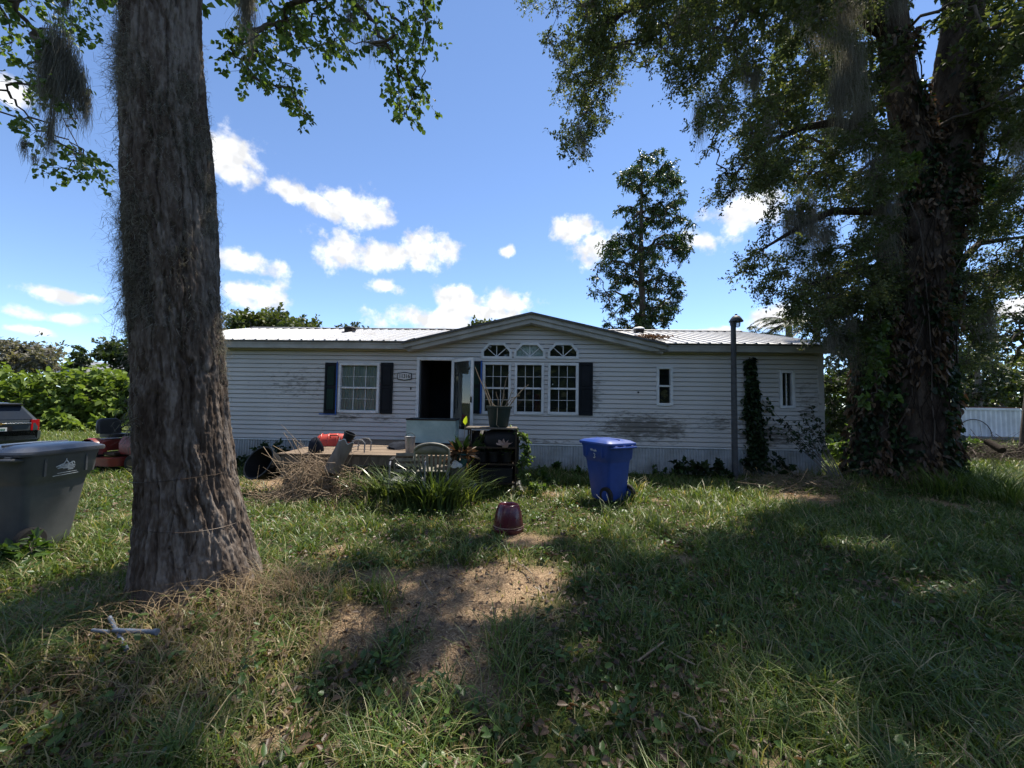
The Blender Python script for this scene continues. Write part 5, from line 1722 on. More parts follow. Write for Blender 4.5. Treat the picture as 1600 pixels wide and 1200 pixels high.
# leaning pipe with a torn pale rim, a black pot caught on top
c0 = at(518, 737, 6.7); c1 = at(541, 690, 6.78)
t = thing('drain_pipe', 'short weathered pipe leaning against the deck with torn white rim', 'pipe', (0, 0, 0))
d = (c1 - c0).normalized(); sd = d.cross(Vector((0, 1, 0))).normalized(); sf = d.cross(sd)
rings = []
for k in range(9):
    u = k / 8; c = c0 + (c1 - c0) * u
    rings.append([c + (sd * math.cos(a_) + sf * math.sin(a_)) * (.125 + .006 * math.sin(3 * a_ + u * 5)) + d * (.03 * math.sin(5 * a_) if k == 8 else 0) for a_ in np.linspace(0, 2 * math.pi, 22, endpoint=False)])
MB().loft(rings, True, False).build('tube', M['pipe'], t, True)
rr2 = [[c1 + d * q + (sd * math.cos(a_) + sf * math.sin(a_)) * (.128 - .02 * abs(q) / .06 + .006 * math.sin(3 * a_ + 5)) + d * (.034 * math.sin(5 * a_) + .012 * math.sin(11 * a_)) for a_ in np.linspace(0, 2 * math.pi, 22, endpoint=False)] for q in (-.02, .006, .016)]
MB().loft(rr2, False, False).build('torn_rim', M['whitecloth'], t, True)
t = thing('black_pot', 'small black plastic pot stuck on top of the leaning pipe', 'pot', tuple(c1 + d * .02), 0)
m = MB().lathe([(.075, 0), (.085, .05), (.092, .11), (.1, .115), (.1, .14), (.09, .14), (.08, .06), (.0, .05)], 18, cap1=False)
m.xf(Matrix.Rotation(R(24), 4, 'Y')); m.build('body', M['black'], t, True, angle=40)

# bent tube of a metal walker
t = thing('metal_walker', 'bent grey metal tube frame standing at the deck edge', 'walker', (0, 0, 0))
for dy in (0, .32):
    A = [at(548, 716, 7.15), at(549, 700, 7.15), at(550, 690, 7.15), at(557, 687, 7.15), at(566, 688, 7.15), at(570, 693, 7.15), at(569, 712, 7.15)]
    pts = [(v.x, 7.15 + dy, v.z + .0) for v in A]
    pts[0] = (pts[0][0], pts[0][1], DZ + .006); pts[-1] = (pts[-1][0], pts[-1][1], DZ + .006)
    MB().tube(pts, .013, 8).build('side_tube', M['alu'], t, True)
pm_ = at(560, 695, 7.15)
MB().cyl((pm_.x - .1, 7.15, DZ + .1), (pm_.x - .1, 7.47, DZ + .1), .010, None, 8).build('cross_tube', M['alu'], t, True)

# garden chair of aluminium tube with a pail hanging at its arm
t = thing('metal_garden_chair', 'bent aluminium tube armchair left of the resin chair', 'chair', (at(640, 720, 6.55).x, 6.55, gzf(-1.6, 6.55)), R(8))
for sx in (-.27, .27):
    MB().tube([(sx, .28, 0), (sx, .25, .45), (sx, .22, .66), (sx, .16, .70), (sx, -.22, .70), (sx, -.27, .66), (sx, -.28, .4), (sx, -.30, 0)], .014, 8).build('side_frame', M['alu'], t, True)
    MB().box(sx - .028, sx + .028, -.2, .16, .712, .735).build('armrest', M['black'], t, bevel=.008)
for k in range(6): MB().bar((-.26, -.2 + .08 * k, .40), (.26, -.2 + .08 * k, .40), .055, .006).build('seat_strap', M['alu'], t)
for k in range(4): MB().bar((-.26, .255 + .015 * k, .48 + .09 * k), (.26, .255 + .015 * k, .48 + .09 * k), .006, .05).build('back_strap', M['alu'], t)
pc = at(641, 681, 7.3)
t = thing('metal_pail', 'small silver pail beside the left end of the fish tank', 'pail', (pc.x, 7.3, DZ + .005), 0)
MB().lathe([(.075, 0), (.095, .27), (.1, .275), (.1, .285), (.088, .28), (.07, .02), (0, .02)], 22, cap1=False).build('body', M['alu'], t, True, angle=40)
MB().tube([(.095 * math.cos(a_), 0, .26 + .09 * math.sin(a_)) for a_ in np.linspace(0, math.pi, 12)], .004, 6).build('handle', M['blackmetal'], t, True)

# white resin chair, its fan back turned to the camera
pc = at(678, 735, 6.72)
t = thing('resin_chair', 'dirty white resin garden chair with slotted fan back', 'chair', (pc.x, 6.72, gzf(pc.x, 6.72) + .10), R(180 + 4))
b = MB()
def fanx(u, v): return (.26 + .035 * v) * u * (1 - .10 * v * v)
def backpt(u, v, o=0): return (fanx(u, v), .25 + .12 * v + .05 * (1 - u * u) + o, .42 + .46 * v)
# rim of the back
rim = [backpt(-1, v) for v in np.linspace(0, .72, 7)] + [(.285 * math.cos(a_) * .97, .25 + .12 * (.72 + .28 * math.sin(a_)) + .05 * math.sin(a_), .42 + .46 * (.72 + .30 * math.sin(a_))) for a_ in np.linspace(math.pi, 0, 14)[1:-1]] + [backpt(1, v) for v in np.linspace(.72, 0, 7)]
MB().tube(rim, .019, 7).build('back_rim', M['resin'], t, True)
# solid top band of the back and seven slats
tb = MB(); vs = []
for i in range(15):
    u = -1 + 2 * i / 14
    zt = .42 + .46 * (.72 + .28 * math.sqrt(max(0, 1 - u * u)))
    vs += [(.275 * u, .25 + .12 * .62 + .05 * (1 - u * u) + .0, .42 + .46 * .62), (.272 * u, .25 + .12 * .9 + .05 * (1 - u * u), max(zt, .42 + .46 * .64))]
tb.add(vs, [(2 * i, 2 * i + 2, 2 * i + 3, 2 * i + 1) for i in range(14)])
tb.build('back_band', M['resin'], t, True).modifiers.new('s', 'SOLIDIFY').thickness = .012
for k in range(7):
    u = -.78 + 1.56 * k / 6
    MB().bar((fanx(u, 0) * .9, .25 + .04 * (1 - u * u), .43), (fanx(u, .64), .25 + .12 * .64 + .05 * (1 - u * u), .42 + .46 * .64), .036, .01, (0, 1, 0)).build('back_slat', M['resin'], t, bevel=.003)
st_ = MB().box(-.25, .25, -.23, .25, .405, .43); st_.build('seat', M['resin'], t, bevel=.012)
for sx in (-1, 1):
    MB().tube([(sx * .275, .27, .60), (sx * .31, .1, .64), (sx * .315, -.15, .63), (sx * .30, -.24, .57), (sx * .285, -.25, .42)], .022, 7).build('armrest', M['resin'], t, True)
    MB().tube([(sx * .24, -.22, .41), (sx * .29, -.27, 0)], [.026, .018], 6).build('leg', M['resin'], t, True)
    MB().tube([(sx * .24, .24, .41), (sx * .28, .31, 0)], [.026, .018], 6).build('leg', M['resin'], t, True)

# black tub on its side
pc = at(414, 727, 7.2)
t = thing('black_tub', 'big round black tub tipped on its side by the brush pile', 'tub', (pc.x, 7.2, pc.z), 0)
m = MB().lathe([(.24, -.26), (.29, -.1), (.335, .14), (.355, .145), (.355, .17), (.325, .168), (.28, -.08), (.23, -.235), (.0, -.235)], 34, cap1=False)
Mx = Matrix.Rotation(R(-20), 4, 'Z') @ Matrix.Rotation(R(62), 4, 'X') @ Matrix.Scale(.87, 4)
m.xf(Mx); m.build('shell', M['black'], t, True, angle=40)
for s_ in (-1, 1):
    MB().tube([(s_ * .35, -.07, .13), (s_ * .39, -.05, .12), (s_ * .39, .05, .12), (s_ * .35, .07, .13)], .010, 6).xf(Mx).build('handle', M['black'], t, True)

# rack with three shelves
ra, rb = at(731, 720, 7.3).x, at(806, 720, 7.3).x
gzr = gzf((ra + rb) / 2, 7.3)
t = thing('metal_rack', 'rusty dark metal shelf rack standing right of the deck', 'rack', ((ra + rb) / 2, 7.3, gzr), 0)
w2 = (rb - ra) / 2
for sx in (-1, 1):
    for y in (0, .36): MB().box(sx * w2 - .014, sx * w2 + .014, y - .014, y + .014, 0, 1.15).build('post', M['blackmetal'], t)
for z in (.17, .52, .82):
    m = MB(); m.box(-w2 + .0141, w2 - .0141, -.01, .01, z - .02, z + .012); m.box(-w2 + .0141, w2 - .0141, .35, .37, z - .02, z + .012)
    for sx in (-1, 1): m.box(sx * w2 - .010, sx * w2 + .010, .0141, .3459, z - .02, z + .012)
    m.build('shelf_frame', M['blackmetal'], t)
    for k in range(10): MB().bar((-w2 + .05 + k * (2 * w2 - .1) / 9, .011, z), (-w2 + .05 + k * (2 * w2 - .1) / 9, .349, z), .022 if z != .52 else .012, .006).build('shelf_slat', M['blackmetal'], t)
MB().box(-w2 - .05, w2 + .02, -.05, .42, 1.152, 1.182).build('top_board', M['greywood'], t, bevel=.006)
RT = gzr + 1.184
# things on the rack
cxr = (ra + rb) / 2


tp = thing('shade_backing', 'black tarp added to stand in for shade behind the shelves of the rack', 'backing', (cxr, 7.70, gzr))  # dark sheet added in place of the shade behind the shelves
vs_ = [(-w2 + .02 + 2 * w2 * i / 24 * 1.05, .03 * math.sin(i * 1.3) + .02 * math.sin(i * .6 + j), .02 + .27 * j) for j in range(5) for i in range(25)]
MB().add(vs_, [(j * 25 + i, j * 25 + i + 1, j * 25 + i + 26, j * 25 + i + 25) for j in range(4) for i in range(24)]).build('cloth', M['black'], tp, True).modifiers.new('s', 'SOLIDIFY').thickness = .006


def on_rack(nm, lab, cat, x, y, z): return thing(nm, lab, cat, (cxr + x, 7.3 + y, gzr + z))


t = thing('green_planter', 'large dark green planter with bare stems on top of the rack', 'planter', (at(779, 670, 7.45).x, 7.48, RT + .001))
MB().lathe([(.165, 0), (.175, .02), (.225, .34), (.245, .345), (.25, .39), (.238, .392), (.215, .35), (.205, .33), (.0, .32)], 30, cap1=False).build('pot', M['greenpot'], t, True, angle=40)
MB().lathe([(.213, .322), (.1, .34), (.0, .345)], 20, cap0=False).build('soil', M['dead'], t)
for (px, py, bx, r_) in ((742, 573, -.14, .013), (756, 592, -.1, .010), (790, 600, .0, .013), (803, 607, .06, .010), (826, 601, .12, .013), (770, 632, -.05, .008), (775, 612, -.03, .008), (812, 618, .1, .010), (764, 624, -.09, .007), (796, 580, .03, .007)):
    e_ = at(px, py, 7.5) - Vector(t.location)
    s0 = Vector((bx, random.uniform(-.08, .08), .31)); mid = (s0 + e_) / 2 + Vector((random.uniform(-.03, .03), 0, random.uniform(-.02, .05)))
    MB().tube([s0, s0 * .6 + mid * .4 + Vector((.01, 0, .0)), mid, mid * .5 + e_ * .5 + Vector((-.012, 0, .01)), e_], [r_, r_ * .9, r_ * .85, r_ * .7, r_ * .45], 7).build('bare_stem', M['stick'], t, True)
MB().tube([(-.02, -.24, .36), (-.02, -.262, .2), (-.03, -.26, .05), (.02, -.22, .0)], .008, 6).build('bare_stem', M['stick'], t, True)
t = on_rack('dark_sack', 'limp black sack slung over the upper right shelf', 'sack', .17, .16, .826)
rings = []
for (z, w, d_) in ((.0, .30, .13), (.1, .33, .15), (.2, .31, .13), (.28, .26, .10), (.31, .2, .05)):
    rings.append([(w * math.cos(a_) * (1 + .07 * math.sin(5 * a_ + z * 20)), d_ * math.sin(a_) * (1 + .1 * math.cos(4 * a_ + z * 9)), z) for a_ in np.linspace(0, 2 * math.pi, 20, endpoint=False)])
MB().loft(rings).build('cloth', M['black'], t, True)
t = on_rack('broken_planter', 'broken pinkish clay planter on the rack before the black sack', 'planter', .24, .0, .826)
for k in range(5):
    a_ = R(10 + k * 40); MB().add([(0, -.02, .08), (.14 * math.cos(a_) - .03, -.05, .06 + .10 * math.sin(a_)), (.15 * math.cos(a_ + .35), -.06, .06 + .07 * math.sin(a_ + .35)), (.03, -.035, .02), (0, .0, .085), (.14 * math.cos(a_) - .03, -.03, .065 + .10 * math.sin(a_)), (.15 * math.cos(a_ + .35), -.04, .065 + .07 * math.sin(a_ + .35)), (.03, -.015, .025)],
                                 [(0, 1, 2, 3), (4, 5, 6, 7), (0, 1, 5, 4), (1, 2, 6, 5), (2, 3, 7, 6), (3, 0, 4, 7)]).build('shard', M['terracotta'], t)
MB().lathe([(.05, 0), (.065, .05), (.055, .05), (.04, .01), (0, .01)], 14, (0, -.03, 0), cap1=False).build('base', M['terracotta'], t, True)
for (k, (x, z, lab)) in enumerate(((-.2, .535, 'left'), (.02, .535, 'middle'), (.26, .535, 'right'))):
    t = on_rack('nursery_pot', {'left': 'dark nursery pot at the left of the middle shelf', 'middle': 'dark nursery pot at the centre of the middle shelf', 'right': 'dark nursery pot at the right of the middle shelf'}[lab], 'pot', x, .17, z)
    MB().lathe([(.075, 0), (.1, .17), (.108, .175), (.108, .195), (.096, .195), (.085, .16), (0, .15)], 18, cap1=False).build('body', M['black'], t, True, angle=40)
    q = g1.normal(0, 1, (46, 3)); ax = np.abs(q) * np.array([1, 1, 1]) * np.sign(q) ; ax[:, 2] = np.abs(ax[:, 2])
    V, F, A = leaves(np.zeros((46, 3)) + np.array([0, 0, .15]), ax, .1 + .08 * g1.random(46), .03, g1.random(46), .3, .3, 6)
    tag(mesh_np('leaves', V, F, M['ivy' if k != 2 else 'vinegreen'], t, {'rnd': A}), kind='stuff')
t = on_rack('dark_crate', 'black crate filling the bottom shelf of the rack', 'crate', .06, .17, .184)
m = MB().box(-.30, .32, -.15, .15, 0, .015); m.box(-.30, .32, -.15, -.135, .016, .26); m.box(-.30, .32, .135, .15, .016, .26); m.box(-.30, -.285, -.134, .134, .016, .26); m.box(.305, .32, -.134, .134, .016, .26)
m.build('body', M['black'], t)
pc = gp(741, 764)
t = thing('glass_globe', 'clear glass globe lying at the foot of the rack', 'globe', (pc.x + .02, 7.02, gzf(pc.x, 7.02) + .12))
MB().lathe([(.128 * math.sin(a_), -.128 * math.cos(a_)) for a_ in np.linspace(.12, math.pi - .3, 16)], 24, cap0=True, cap1=False).build('shell', M['clearbag'], t, True, angle=60)
MB().lathe([(.04, .122), (.045, .135), (.045, .15), (.036, .15)], 16, cap0=False, cap1=False).build('neck', M['clearbag'], t, True)
pc = gp(812, 770)
t = thing('plastic_bag', 'crumpled clear plastic bag beside the rack foot', 'bag', (pc.x, pc.y + .1, pc.z))
V_ = []; nn_ = 16
for k, (z, r_) in enumerate(((0, .09), (.05, .13), (.1, .11), (.15, .08), (.19, .03))):
    V_.append([(r_ * math.cos(a_) * (1 + .35 * math.sin(a_ * 7 + k * 2.3)), r_ * math.sin(a_) * (1 + .3 * math.cos(a_ * 5 + k)), z + .02 * math.sin(a_ * 4 + k)) for a_ in np.linspace(0, 2 * math.pi, nn_, endpoint=False)])
MB().loft(V_).build('film', M['clearbag'], t)

# teal pot with a wilting plant and a white rag at the step
pc = at(721, 690, 6.72)
tz = gzf(-1, 6.7) + .563
t = thing('teal_pot', 'dark teal pot with wilted brown leaves and one yellow leaf', 'pot', (pc.x, 6.75, tz))
MB().lathe([(.085, 0), (.115, .19), (.125, .195), (.125, .22), (.112, .22), (.1, .18), (0, .17)], 22, cap1=False).build('pot', M['tealpot'], t, True, angle=40)
n = 120
ax = unit(n, g1); ax[:, 2] = ax[:, 2] * .6 + .05
st = np.zeros((n, 3)) + np.array([0, 0, .2])
V, F, A = leaves(st + ax * .06, ax + np.array([0, 0, -.25]), .12 + .22 * g1.random(n), .035 + .03 * g1.random(n), g1.random(n), .4, .2, 6)
tag(mesh_np('wilted_leaves', V, F, M['dead'], t, {'rnd': A}), kind='stuff')
n = 14
ax = unit(n, g1); ax[:, 2] = np.abs(ax[:, 2]) + .6
V, F, A = leaves(st[:n] + ax * .08, ax, .16 + .14 * g1.random(n), .07, g1.random(n) * .6, .3, .2, 6)
tag(mesh_np('green_leaves', V, F, M['ivy'], t, {'rnd': A}), kind='stuff')
lf_ = at(727, 664, 6.75) - Vector(t.location)
MB().tube([(0, 0, .19), (lf_.x * .6, .0, lf_.z * .55), (lf_.x, 0, lf_.z)], .005, 5).build('stalk', M['stick'], t, True)
V, F, A = leaves(np.array([[lf_.x, 0, lf_.z]]), np.array([[.1, -.1, 1.0]]), .16, .085, np.array([1.0]), .2, .0, 6)
M['yellowleaf'] = leafmat('yellow_leaf', [(0, (.45, .55, .04)), (1, (.5, .6, .05))], .45)
tag(mesh_np('yellow_leaf', V, F, M['yellowleaf'], t, {'rnd': A}))
pc = at(711, 702, 6.6)
t = tag(MB().loft([[(r_ * math.cos(a_) * (1 + .25 * math.sin(3 * a_ + k)), r_ * .7 * math.sin(a_), z + .015 * math.sin(5 * a_)) for a_ in np.linspace(0, 2 * math.pi, 18, endpoint=False)] for k, (z, r_) in enumerate(((0, .11), (.03, .1), (.06, .06), (.1, .015)))]).build('rag', M['whitecloth'], None, True), 'crumpled white rag lying before the teal pot', 'rag')
t.location = (pc.x, 6.62, tz + .003)

# ------------------------------------------------------------------ lamp post
pb = at(1147, 620, 9.15)
t = thing('lamp_post', 'dark slim post with a hooded yard lamp before the home', 'lamp post', (pb.x, 9.15, gzf(pb.x, 9.15) - .05))
hz = at(1148, 500, 9.15).z - t.location.z
MB().tube([(0, 0, 0), (0, 0, hz * .5), (.0, 0, hz - .04)], [.068, .062, .056], 14).build('post', M['postpaint'], t, True)
MB().lathe([(.065, -.10), (.07, -.06), (.07, .02), (.02, .03)], 14, (0, 0, hz - .03)).build('collar', M['postpaint'], t, True)
hd = MB().lathe([(.15, -.06), (.15, -.04), (.10, .04), (.07, .075), (.03, .085), (.028, .12), (0, .125)], 20, (.05, -.03, hz + .01), cap0=False).build('hood', M['postpaint'], t, True, angle=40)
MB().lathe([(.02, -.19), (.05, -.17), (.06, -.1), (.05, -.03)], 14, (.085, -.03, hz + .01)).build('globe', M['clearbag'], t, True)

# ------------------------------------------------------------------ riding mower behind the trunk
pm_ = at(180, 690, 9.2)
t = thing('riding_mower', 'red riding lawn mower with black seat left of the trunk', 'lawn mower', (pm_.x + .05, 9.2, gzf(pm_.x, 9.2)), R(-12))
m = MB()
m.loft([[(x, y, z) for (y, z) in ((-.36, .42), (-.40, .5), (-.36, .62), (-.2, .66), (.2, .66), (.36, .62), (.40, .5), (.36, .42))] for x in (-.42, -.3, .15)])
m.build('rear_fender', M['mowred'], t, True, angle=35)
for sy in (-1, 1):
    MB().loft([[(.33 * math.cos(a_) * k - .14, sy * yy, .36 + .34 * math.sin(a_) * k) for a_ in np.linspace(0, math.pi, 12)] for (k, yy) in ((1, .30), (1.02, .38), (.97, .46))], False, False, False).build('wheel_arch', M['mowred'], t, True)
s_ = MB().loft([[(x, y, z) for (x, y) in rrect(.42, .44, .09, 4, -.05, 0)] for z in (.70, .76, .78)]); s_.build('seat', M['vinyl'], t, True, angle=50)
bk = MB().loft([[(x - .26 - .05 * zz, y, .78 + zz * .34) for (x, y) in rrect(.10 - .05 * (zz > .95), (.46, .48, .47, .42, .30)[k_], .04 - .02 * (zz > .95), 4)] for k_, zz in enumerate((0, .3, .6, .88, 1.0))]); bk.build('seat_back', M['vinyl'], t, True, angle=50)
h_ = MB().loft([[(x, y * w, z) for (y, z) in ((-.26, .36), (-.27, .6), (-.2, .74 - (x - .45) * .06), (.2, .74 - (x - .45) * .06), (.27, .6), (.26, .36))] for (x, w) in ((.45, 1), (.8, 1), (1.15, .9), (1.24, .7))]); h_.build('hood', M['mowred'], t, True, angle=35)
MB().box(.1, .5, -.38, .38, .34, .40).build('foot_deck', M['blackmetal'], t, bevel=.01)
MB().loft([[(x, y, z) for (x, y) in rrect(.7, 1.0, .2, 5, .35, 0)] for z in (.12, .26, .30)]).build('mowing_deck', M['mowred'], t, True, angle=35)
MB().cyl((.5, 0, .66), (.36, 0, .92), .018, None, 8).build('steering_column', M['black'], t)
MB().tube([(.35 + .17 * math.cos(a_) * .5, .17 * math.sin(a_), .93 + .17 * math.cos(a_) * .8 * .6) for a_ in np.linspace(0, 2 * math.pi, 20)], .015, 6).build('steering_wheel', M['black'], t, True)
for (x, r_, w_, yy) in ((-.14, .27, .2, .40), (1.0, .19, .14, .33)):
    for sy in (-1, 1):
        w = MB().lathe([(0, -w_ / 2), (r_ * .6, -w_ / 2), (r_ * .92, -w_ / 2), (r_, -w_ * .3), (r_, w_ * .3), (r_ * .92, w_ / 2), (r_ * .6, w_ / 2), (0, w_ / 2)], 20).xf(Matrix.Translation((x, sy * yy, r_)) @ Matrix.Rotation(R(90), 4, 'X'))
        wo = w.build('wheel', M['rubber'], t, True, angle=35)
        MB().lathe([(0, -w_ / 2 - .01), (r_ * .5, -w_ / 2 - .01), (r_ * .5, w_ / 2 + .01), (0, w_ / 2 + .01)], 16).xf(Matrix.Translation((x, sy * yy, r_)) @ Matrix.Rotation(R(90), 4, 'X')).build('rim', M['blackmetal'], wo, True, angle=35)

# ------------------------------------------------------------------ parked car at the left edge
pcx0 = at(-2, 640, 11.4)
heading = math.atan2(11.4, pcx0.x) + R(24)
pcx = pcx0 + Vector((math.cos(heading), math.sin(heading), 0)) * 2.1
car = thing('parked_car', 'dark teal hatchback parked beyond the charcoal bin, rear showing', 'car', (pcx.x, pcx.y, gzf(pcx.x, pcx.y) - .10), heading - math.pi / 2)
# local frame: +y forward (away from the camera), x right; rear at y=-2.1


def csec(y, hw, z0_, zb, n=7):
    """lower body section: rounded box from z0 to beltline zb"""
    return [(-hw * .86, y, z0_), (-hw * .97, y, z0_ + .12), (-hw, y, z0_ + .35), (-hw * .985, y, zb - .12), (-hw * .93, y, zb), (hw * .93, y, zb), (hw * .985, y, zb - .12), (hw, y, z0_ + .35), (hw * .97, y, z0_ + .12), (hw * .86, y, z0_)]


MB().loft([csec(-2.14, .80, .40, .86), csec(-2.10, .86, .28, .95), csec(-1.9, .90, .22, .97), csec(-1.2, .92, .20, .97), csec(.4, .92, .2, .94), csec(1.3, .9, .2, .9), csec(1.9, .86, .22, .80), csec(2.15, .78, .28, .66)]).build('body', M['carpaint'], car, True, angle=38)


def rsec(y, hb, ht, zb, zt): return [(-hb, y, zb), (-ht, y, zt - .05), (-ht * .9, y, zt), (ht * .9, y, zt), (ht, y, zt - .05), (hb, y, zb)]


MB().loft([[(-.84, -2.04, .952), (-.60, -1.84, 1.36), (-.54, -1.79, 1.40), (.54, -1.79, 1.40), (.60, -1.84, 1.36), (.84, -2.04, .952)], rsec(-1.2, .86, .64, .952, 1.46), rsec(-.2, .86, .64, .93, 1.48), [(-.84, 1.15, .90), (-.62, .35, 1.40), (-.55, .3, 1.44), (.55, .3, 1.44), (.62, .35, 1.40), (.84, 1.15, .90)]]).build('cabin', M['carpaint'], car, True, angle=30)


def slab(pts, mat, name, parent, off):
    pts = [Vector(p) for p in pts]; nrm = (pts[1] - pts[0]).cross(pts[2] - pts[0]).normalized()
    if nrm.dot(Vector(off)) < 0: nrm = -nrm
    n_ = len(pts)
    return MB().add([p + nrm * .012 for p in pts] + [p - nrm * .01 for p in pts], [tuple(range(n_)), tuple(range(n_, 2 * n_))] + [(i, (i + 1) % n_, n_ + (i + 1) % n_, n_ + i) for i in range(n_)]).build(name, mat, parent)


slab([(-.74, -2.031, .972), (.74, -2.031, .972), (.55, -1.848, 1.345), (-.55, -1.848, 1.345)], M['carglass'], 'rear_window', car, (0, -1, .5))
for sx in (-1, 1):
    slab([(sx * .845, -1.75, .98), (sx * .855, -.1, .97), (sx * .655, -.25, 1.41), (sx * .635, -1.3, 1.39)], M['carglass'], 'side_window', car, (sx, 0, .4))
    slab([(sx * .855, -.05, .97), (sx * .845, .85, .95), (sx * .655, .3, 1.37), (sx * .655, -.2, 1.41)], M['carglass'], 'side_window', car, (sx, 0, .4))
    tl = MB().loft([[(sx * x, y, z) for (x, y) in ((.66, -2.145), (.84, -2.125), (.915, -2.0), (.93, -1.82), (.88, -1.82), (.66, -2.08))] for z in (.60, .66, .80, .93, .96)])
    tl.build('tail_light', M['taillight'], car, True, angle=40)
    for y in (-1.35, 1.3):
        w = MB().lathe([(0, -.1), (.2, -.1), (.3, -.1), (.325, -.07), (.325, .07), (.3, .1), (.2, .1), (0, .1)], 22).xf(Matrix.Translation((sx * .83, y, .325)) @ Matrix.Rotation(R(90), 4, 'Y'))
        wo = w.build('wheel', M['rubber'], car, True, angle=35)
        MB().lathe([(0, -.104), (.2, -.104), (.2, .104), (0, .104)], 16).xf(Matrix.Translation((sx * .83, y, .325)) @ Matrix.Rotation(R(90), 4, 'Y')).build('rim', M['alu'], wo, True, angle=35)
    MB().loft([[(sx * (.93 + x), y + .55, .98 + z) for (x, z) in ((0, 0), (.14, .01), (.14, .1), (0, .09))] for y in (0, .08)]).build('mirror', M['carpaint'], car, bevel=.01)
MB().loft([[(x, -1.95 + k * .3, z + k * .02) for (x, z) in ((-.6, 1.40), (-.55, 1.435), (.55, 1.435), (.6, 1.40))] for k in (0, 1)]).build('spoiler', M['black'], car)
MB().box(-.66, .66, -2.165, -2.142, .84, .875).build('tailgate_strip', M['chrome'], car, bevel=.004)
MB().box(-.27, .27, -2.155, -2.14, .60, .78).build('plate_recess', M['black'], car)
pl = MB().box(-.16, .16, -2.170, -2.157, .635, .755).build('licence_plate', M['trim'], car)
mk = MB()
for k in range(6): mk.box(-.12 + k * .042, -.095 + k * .042, -2.174, -2.171, .665, .725)
M['plategreen'] = pmat('plate_green', (.03, .16, .08), (.03, .12, .06), 8, .5)
tag(mk.build('plate_marks', M['plategreen'], pl), kind='stuff')
MB().prism([(-.125, .855), (-.11, .84), (-.045, .84), (-.045, .828), (.05, .828), (.05, .84), (.11, .84), (.125, .86), (.125, .862), (.05, .874), (.045, .888), (-.05, .888), (-.05, .876), (-.115, .876)], -2.178, -2.166).build('badge', M['gold'], car)
MB().loft([csec(-2.22, .78, .30, .50), csec(-2.16, .88, .25, .54), csec(-1.95, .915, .22, .56)]).build('rear_bumper', M['carpaint'], car, True, angle=40)

# ------------------------------------------------------------------ pipes crossed in the grass
t = thing('metal_pipe', 'pale galvanised pipe end lying in the grass lower left', 'pipe', (0, 0, 0))
a = gp(176, 1010) + Vector((0, 0, .10)); b = gp(241, 1018) + Vector((0, 0, .12))
MB().tube([a, b], .0135, 12, False).build('tube', M['galv'], t, True)
MB().lathe([(.0136, -.012), (.019, -.012), (.019, .014), (.012, .014)], 14).xf(Matrix.Translation(b) @ (b - a).to_track_quat('Z', 'Y').to_matrix().to_4x4()).build('collar', M['galv'], t, True)
t = thing('short_pipe', 'shorter pale pipe crossed beneath the galvanised pipe', 'pipe', (0, 0, 0))
a = gp(170, 985) + Vector((0, 0, .085)); b = gp(197, 1034) + Vector((0, 0, .07))
MB().tube([a, b], .012, 12, True).build('tube', M['galv'], t, True)
a2 = gp(143, 1006) + Vector((0, 0, .085)); b2 = gp(168, 1010) + Vector((0, 0, .09))
MB().tube([a2, b2], .011, 10, True).build('stub', M['galv'], t, True)

# ------------------------------------------------------------------ things in the background right and left
def rib_wall(nm, mb_mat, parent, x0, x1, z0, z1, y, pitch):
    vs = []; n_ = int((x1 - x0) / pitch) * 2 + 1
    for k in range(n_): vs += [(x0 + (x1 - x0) * k / (n_ - 1), y - (.03 if (k // 1) % 2 else 0), z0), (x0 + (x1 - x0) * k / (n_ - 1), y - (.03 if (k // 1) % 2 else 0), z1)]
    return MB().add(vs, [(2 * k, 2 * k + 2, 2 * k + 3, 2 * k + 1) for k in range(n_ - 1)]).build(nm, mb_mat, parent)


a = at(1497, 690, 20); b = at(1592, 690, 20)
t = thing('white_trailer', 'long white corrugated trailer beyond the yard on the right', 'trailer', (0, 0, 0))
gz_ = gzf(a.x, 20); x1_ = b.x + .2
za, zb = at(1540, 682, 20).z, at(1540, 641, 20).z
rib_wall('side_wall', M['whitemetal'], t, a.x - 1, x1_, za, zb, 20, .25)
MB().box(a.x - 1, x1_, 20.04, 22.4, za, zb - .02).build('body', M['whitemetal'], t)
MB().prism([(a.x - 1.05, zb), (x1_ + .05, zb), (x1_ - .2, zb + .12), (a.x - .8, zb + .12)], 19.93, 22.45).build('roof', M['whitemetal'], t)
MB().box(b.x - 1.6, b.x + .1, 19.95, 22.4, zb + .121, zb + .16).build('roof_sheet', M['rust'], t)
MB().tube([(a.x + .7 + .9 * math.cos(q), 19.9, za + .0 + .85 * math.sin(q)) for q in np.linspace(0, math.pi, 14)], .02, 6).build('hoop', M['blackmetal'], t)
MB().box(a.x - 1, x1_, 19.6, 20.0, gz_ - .1, za - .02).build('footing', M['concrete'], t)
t = thing('garden_shed', 'pale shed with low roof beyond the house corner', 'shed', (0, 0, 0))
a = at(1278, 630, 26); b = at(1303, 630, 26)
MB().box(a.x - 3, b.x - .25, 26, 29, gzf(a.x, 26) - .2, at(1290, 633, 26).z).build('wall', M['trim'], t)
MB().prism([(a.x - 3.3, at(1290, 632, 26).z), (b.x + .1, at(1290, 632, 26).z), (b.x + .1, at(1290, 629, 26).z), (a.x - .1, at(1290, 612, 26).z), (a.x - 3.3, at(1290, 612, 26).z)], 25.7, 29.2).build('roof', M['roof'], t)
MB().box(b.x - .55, b.x - .4, 25.93, 25.995, at(1290, 650, 26).z, at(1290, 634, 26).z).build('post', M['trim'], t)
t = thing('open_carport', 'pale flat carport roof beside the shed behind the oak', 'carport', (0, 0, 0))
a = at(1304, 630, 29); b = at(1345, 630, 29)
